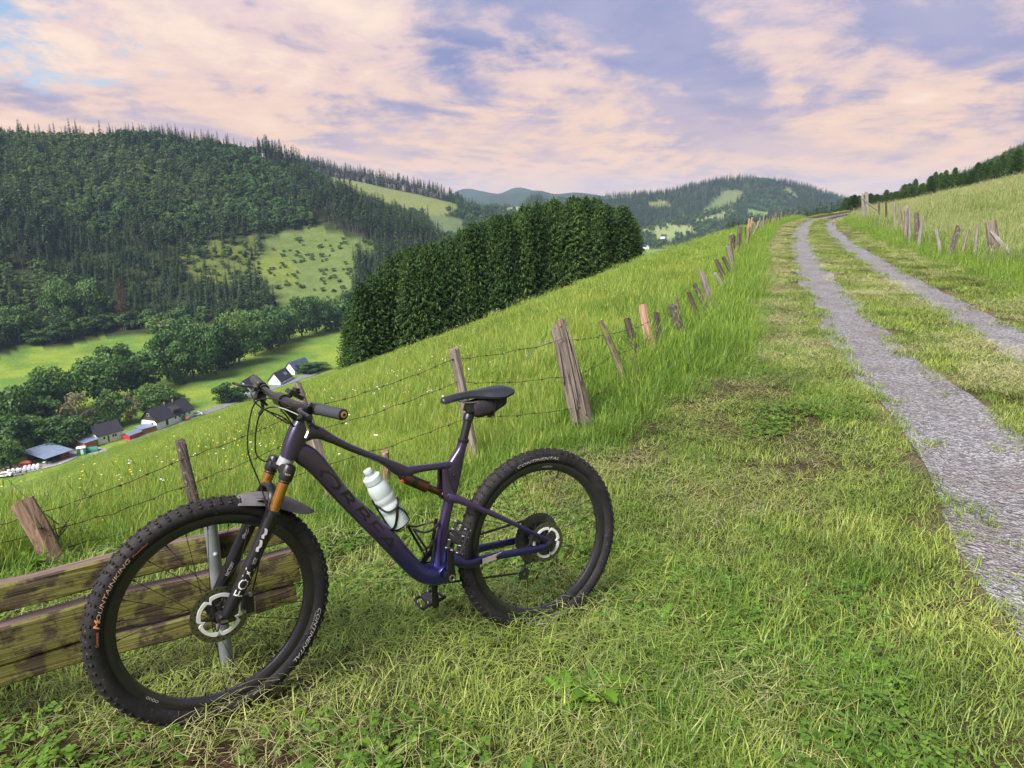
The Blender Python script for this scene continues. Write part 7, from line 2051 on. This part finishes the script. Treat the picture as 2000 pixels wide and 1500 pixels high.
# ---- single plants
def weed(name, px, py, n, size, label, seed, up=0.6):
    n = int(n * 1.6)
    g = random.Random(seed); P = hit(px, py, 0.8, 40)
    e_ = empty(name, (P[0], P[1], h1(P[0], P[1])))
    for k in range(n):
        a = 6.283 * k / n + g.uniform(-.4, .4); L_ = 0.72 * size * g.uniform(0.6, 1.1); w_ = L_ * 0.19; el = up + g.uniform(-.35, .35); mb = MB(); rows = 16; cv = g.uniform(-.5, .5)
        d = Vector((math.cos(a), math.sin(a), 0)); s = Vector((-math.sin(a), math.cos(a), 0)); vs_, fc = [], []
        for q in range(rows + 1):
            f = q / rows; c = d * (L_ * f * math.cos(el * (1 - 0.5 * f))) + s * (cv * L_ * f * f * 0.5) + Vector((0, 0, L_ * (math.sin(el) * f - 0.35 * f * f) + 0.02))
            ww = w_ * (math.sin(math.pi * min(1, f * 0.93 + 0.05)) ** 0.8) * (1 + g.uniform(0.15, 0.5) * (1 if q % 2 else -1)) * (0.55 + 0.7 * f)
            fold = 0.45 * ww
            vs_ += [c - s * ww + Vector((0, 0, fold)), c, c + s * ww + Vector((0, 0, fold))]
        for q in range(rows): fc += [(3 * q, 3 * q + 1, 3 * q + 4, 3 * q + 3), (3 * q + 1, 3 * q + 2, 3 * q + 5, 3 * q + 4)]
        o = mb.add(vs_, fc).build('leaf', M_WEED, e_, True, None, False); tint_attr(o.data, np.full(len(o.data.vertices), 0.45 + g.uniform(-.15, .25), np.float32))
    tag(e_, label, 'weed'); return e_
weed('dandelion_plant', 1105, 1385, 6, 0.17, 'bright green dandelion rosette below the rear wheel, left of two', 1)
weed('dandelion_plant', 1165, 1370, 7, 0.20, 'larger bright green dandelion rosette below the rear wheel, right of two', 2, 0.9)
weed('dandelion_plant', 1200, 1225, 5, 0.12, 'small dandelion tuft right of the rear wheel', 3, 0.8)
weed('dandelion_plant', 1292, 1222, 5, 0.12, 'lone dandelion in the lush grass right of the rear wheel', 4, 0.9)
weed('dock_plant', 60, 1115, 6, 0.15, 'dark broad-leaved plant at the foot of the stout short post', 5, 0.9)
weed('dock_plant', 685, 1470, 3, 0.16, 'pale curled leaf lying in the mown grass near the picture bottom', 6, 0.15)
weed('clover_plant', 1300, 1480, 8, 0.07, 'low clover tuft at the picture bottom', 7, 0.5)
def twig(px, py, topx, topy, label, seed, bush=5):
    g = random.Random(seed); B = hit(px, py, 1, 60); B = np.array([B[0], B[1], h1(B[0], B[1])]); dep = float((B - CAMP) @ FV); T = Vector(at(topx, topy, dep)) - Vector(B)
    e_ = empty('sapling', B); mb = MB(); lv = MB()
    pts = [T * f + Vector((g.gauss(0, .02), g.gauss(0, .02), 0)) * (f > 0) for f in (0, .25, .5, .75, 1)]
    mb.tube(pts, [0.006, 0.005, 0.004, 0.003, 0.0015], 6)
    for k in range(bush):
        f = g.uniform(0.2, 0.8); s = T * f; a = g.uniform(0, 6.28); L_ = g.uniform(0.2, 0.42)
        e2 = s + Vector((math.cos(a) * L_ * .7, math.sin(a) * L_ * .4, L_ * .7)); mb.tube([s, s.lerp(e2, .5) + Vector((0, 0, -.02)), e2], [0.003, 0.0025, 0.001], 5)
        for q in range(4):
            c = s.lerp(e2, 0.3 + 0.2 * q); a2 = g.uniform(0, 6.28); d = Vector((math.cos(a2), math.sin(a2), g.uniform(-.3, .5))) * 0.04; w_ = d.cross(Vector((0, 0, 1))).normalized() * 0.014
            lv.add([c, c + d * .5 + w_, c + d, c + d * .5 - w_], [(0, 1, 2, 3)])
    mb.build('stem', M_BARK, e_); o = lv.build('leaves', M_WEED, e_, False, None, False); o['kind'] = 'stuff'; tint_attr(o.data, np.full(len(o.data.vertices), 0.55, np.float32))
    tag(e_, label, 'sapling')
twig(1240, 770, 1248, 590, 'thin reddish sapling before the short dark post', 1, 6)
twig(1245, 600, 1275, 520, 'bare thin twig rising above the pinkish post', 2, 3)
twig(112, 1090, 118, 1010, 'small twig plant beside the stout short post', 3, 5)

# ================================================================== hazy evening air
def haze():
    x0, x1, y0, y1, z0, z1 = -7000, 7000, -7000, 7000, -420, 190
    mb = MB().box(((x0 + x1) / 2, (y0 + y1) / 2, (z0 + z1) / 2), (x1 - x0, y1 - y0, z1 - z0))
    m = bpy.data.materials.new('evening_haze'); m.use_nodes = True; nt = m.node_tree; nt.nodes.clear()
    out = nt.nodes.new('ShaderNodeOutputMaterial'); v = nt.nodes.new('ShaderNodeVolumePrincipled')
    v.inputs['Color'].default_value = (0.52, 0.72, 1.0, 1); v.inputs['Density'].default_value = 0.00009; v.inputs['Anisotropy'].default_value = 0.0
    nt.links.new(v.outputs[0], out.inputs['Volume'])
    o = mb.build('haze', m, None, False); tag(o, kind='stuff')
haze()
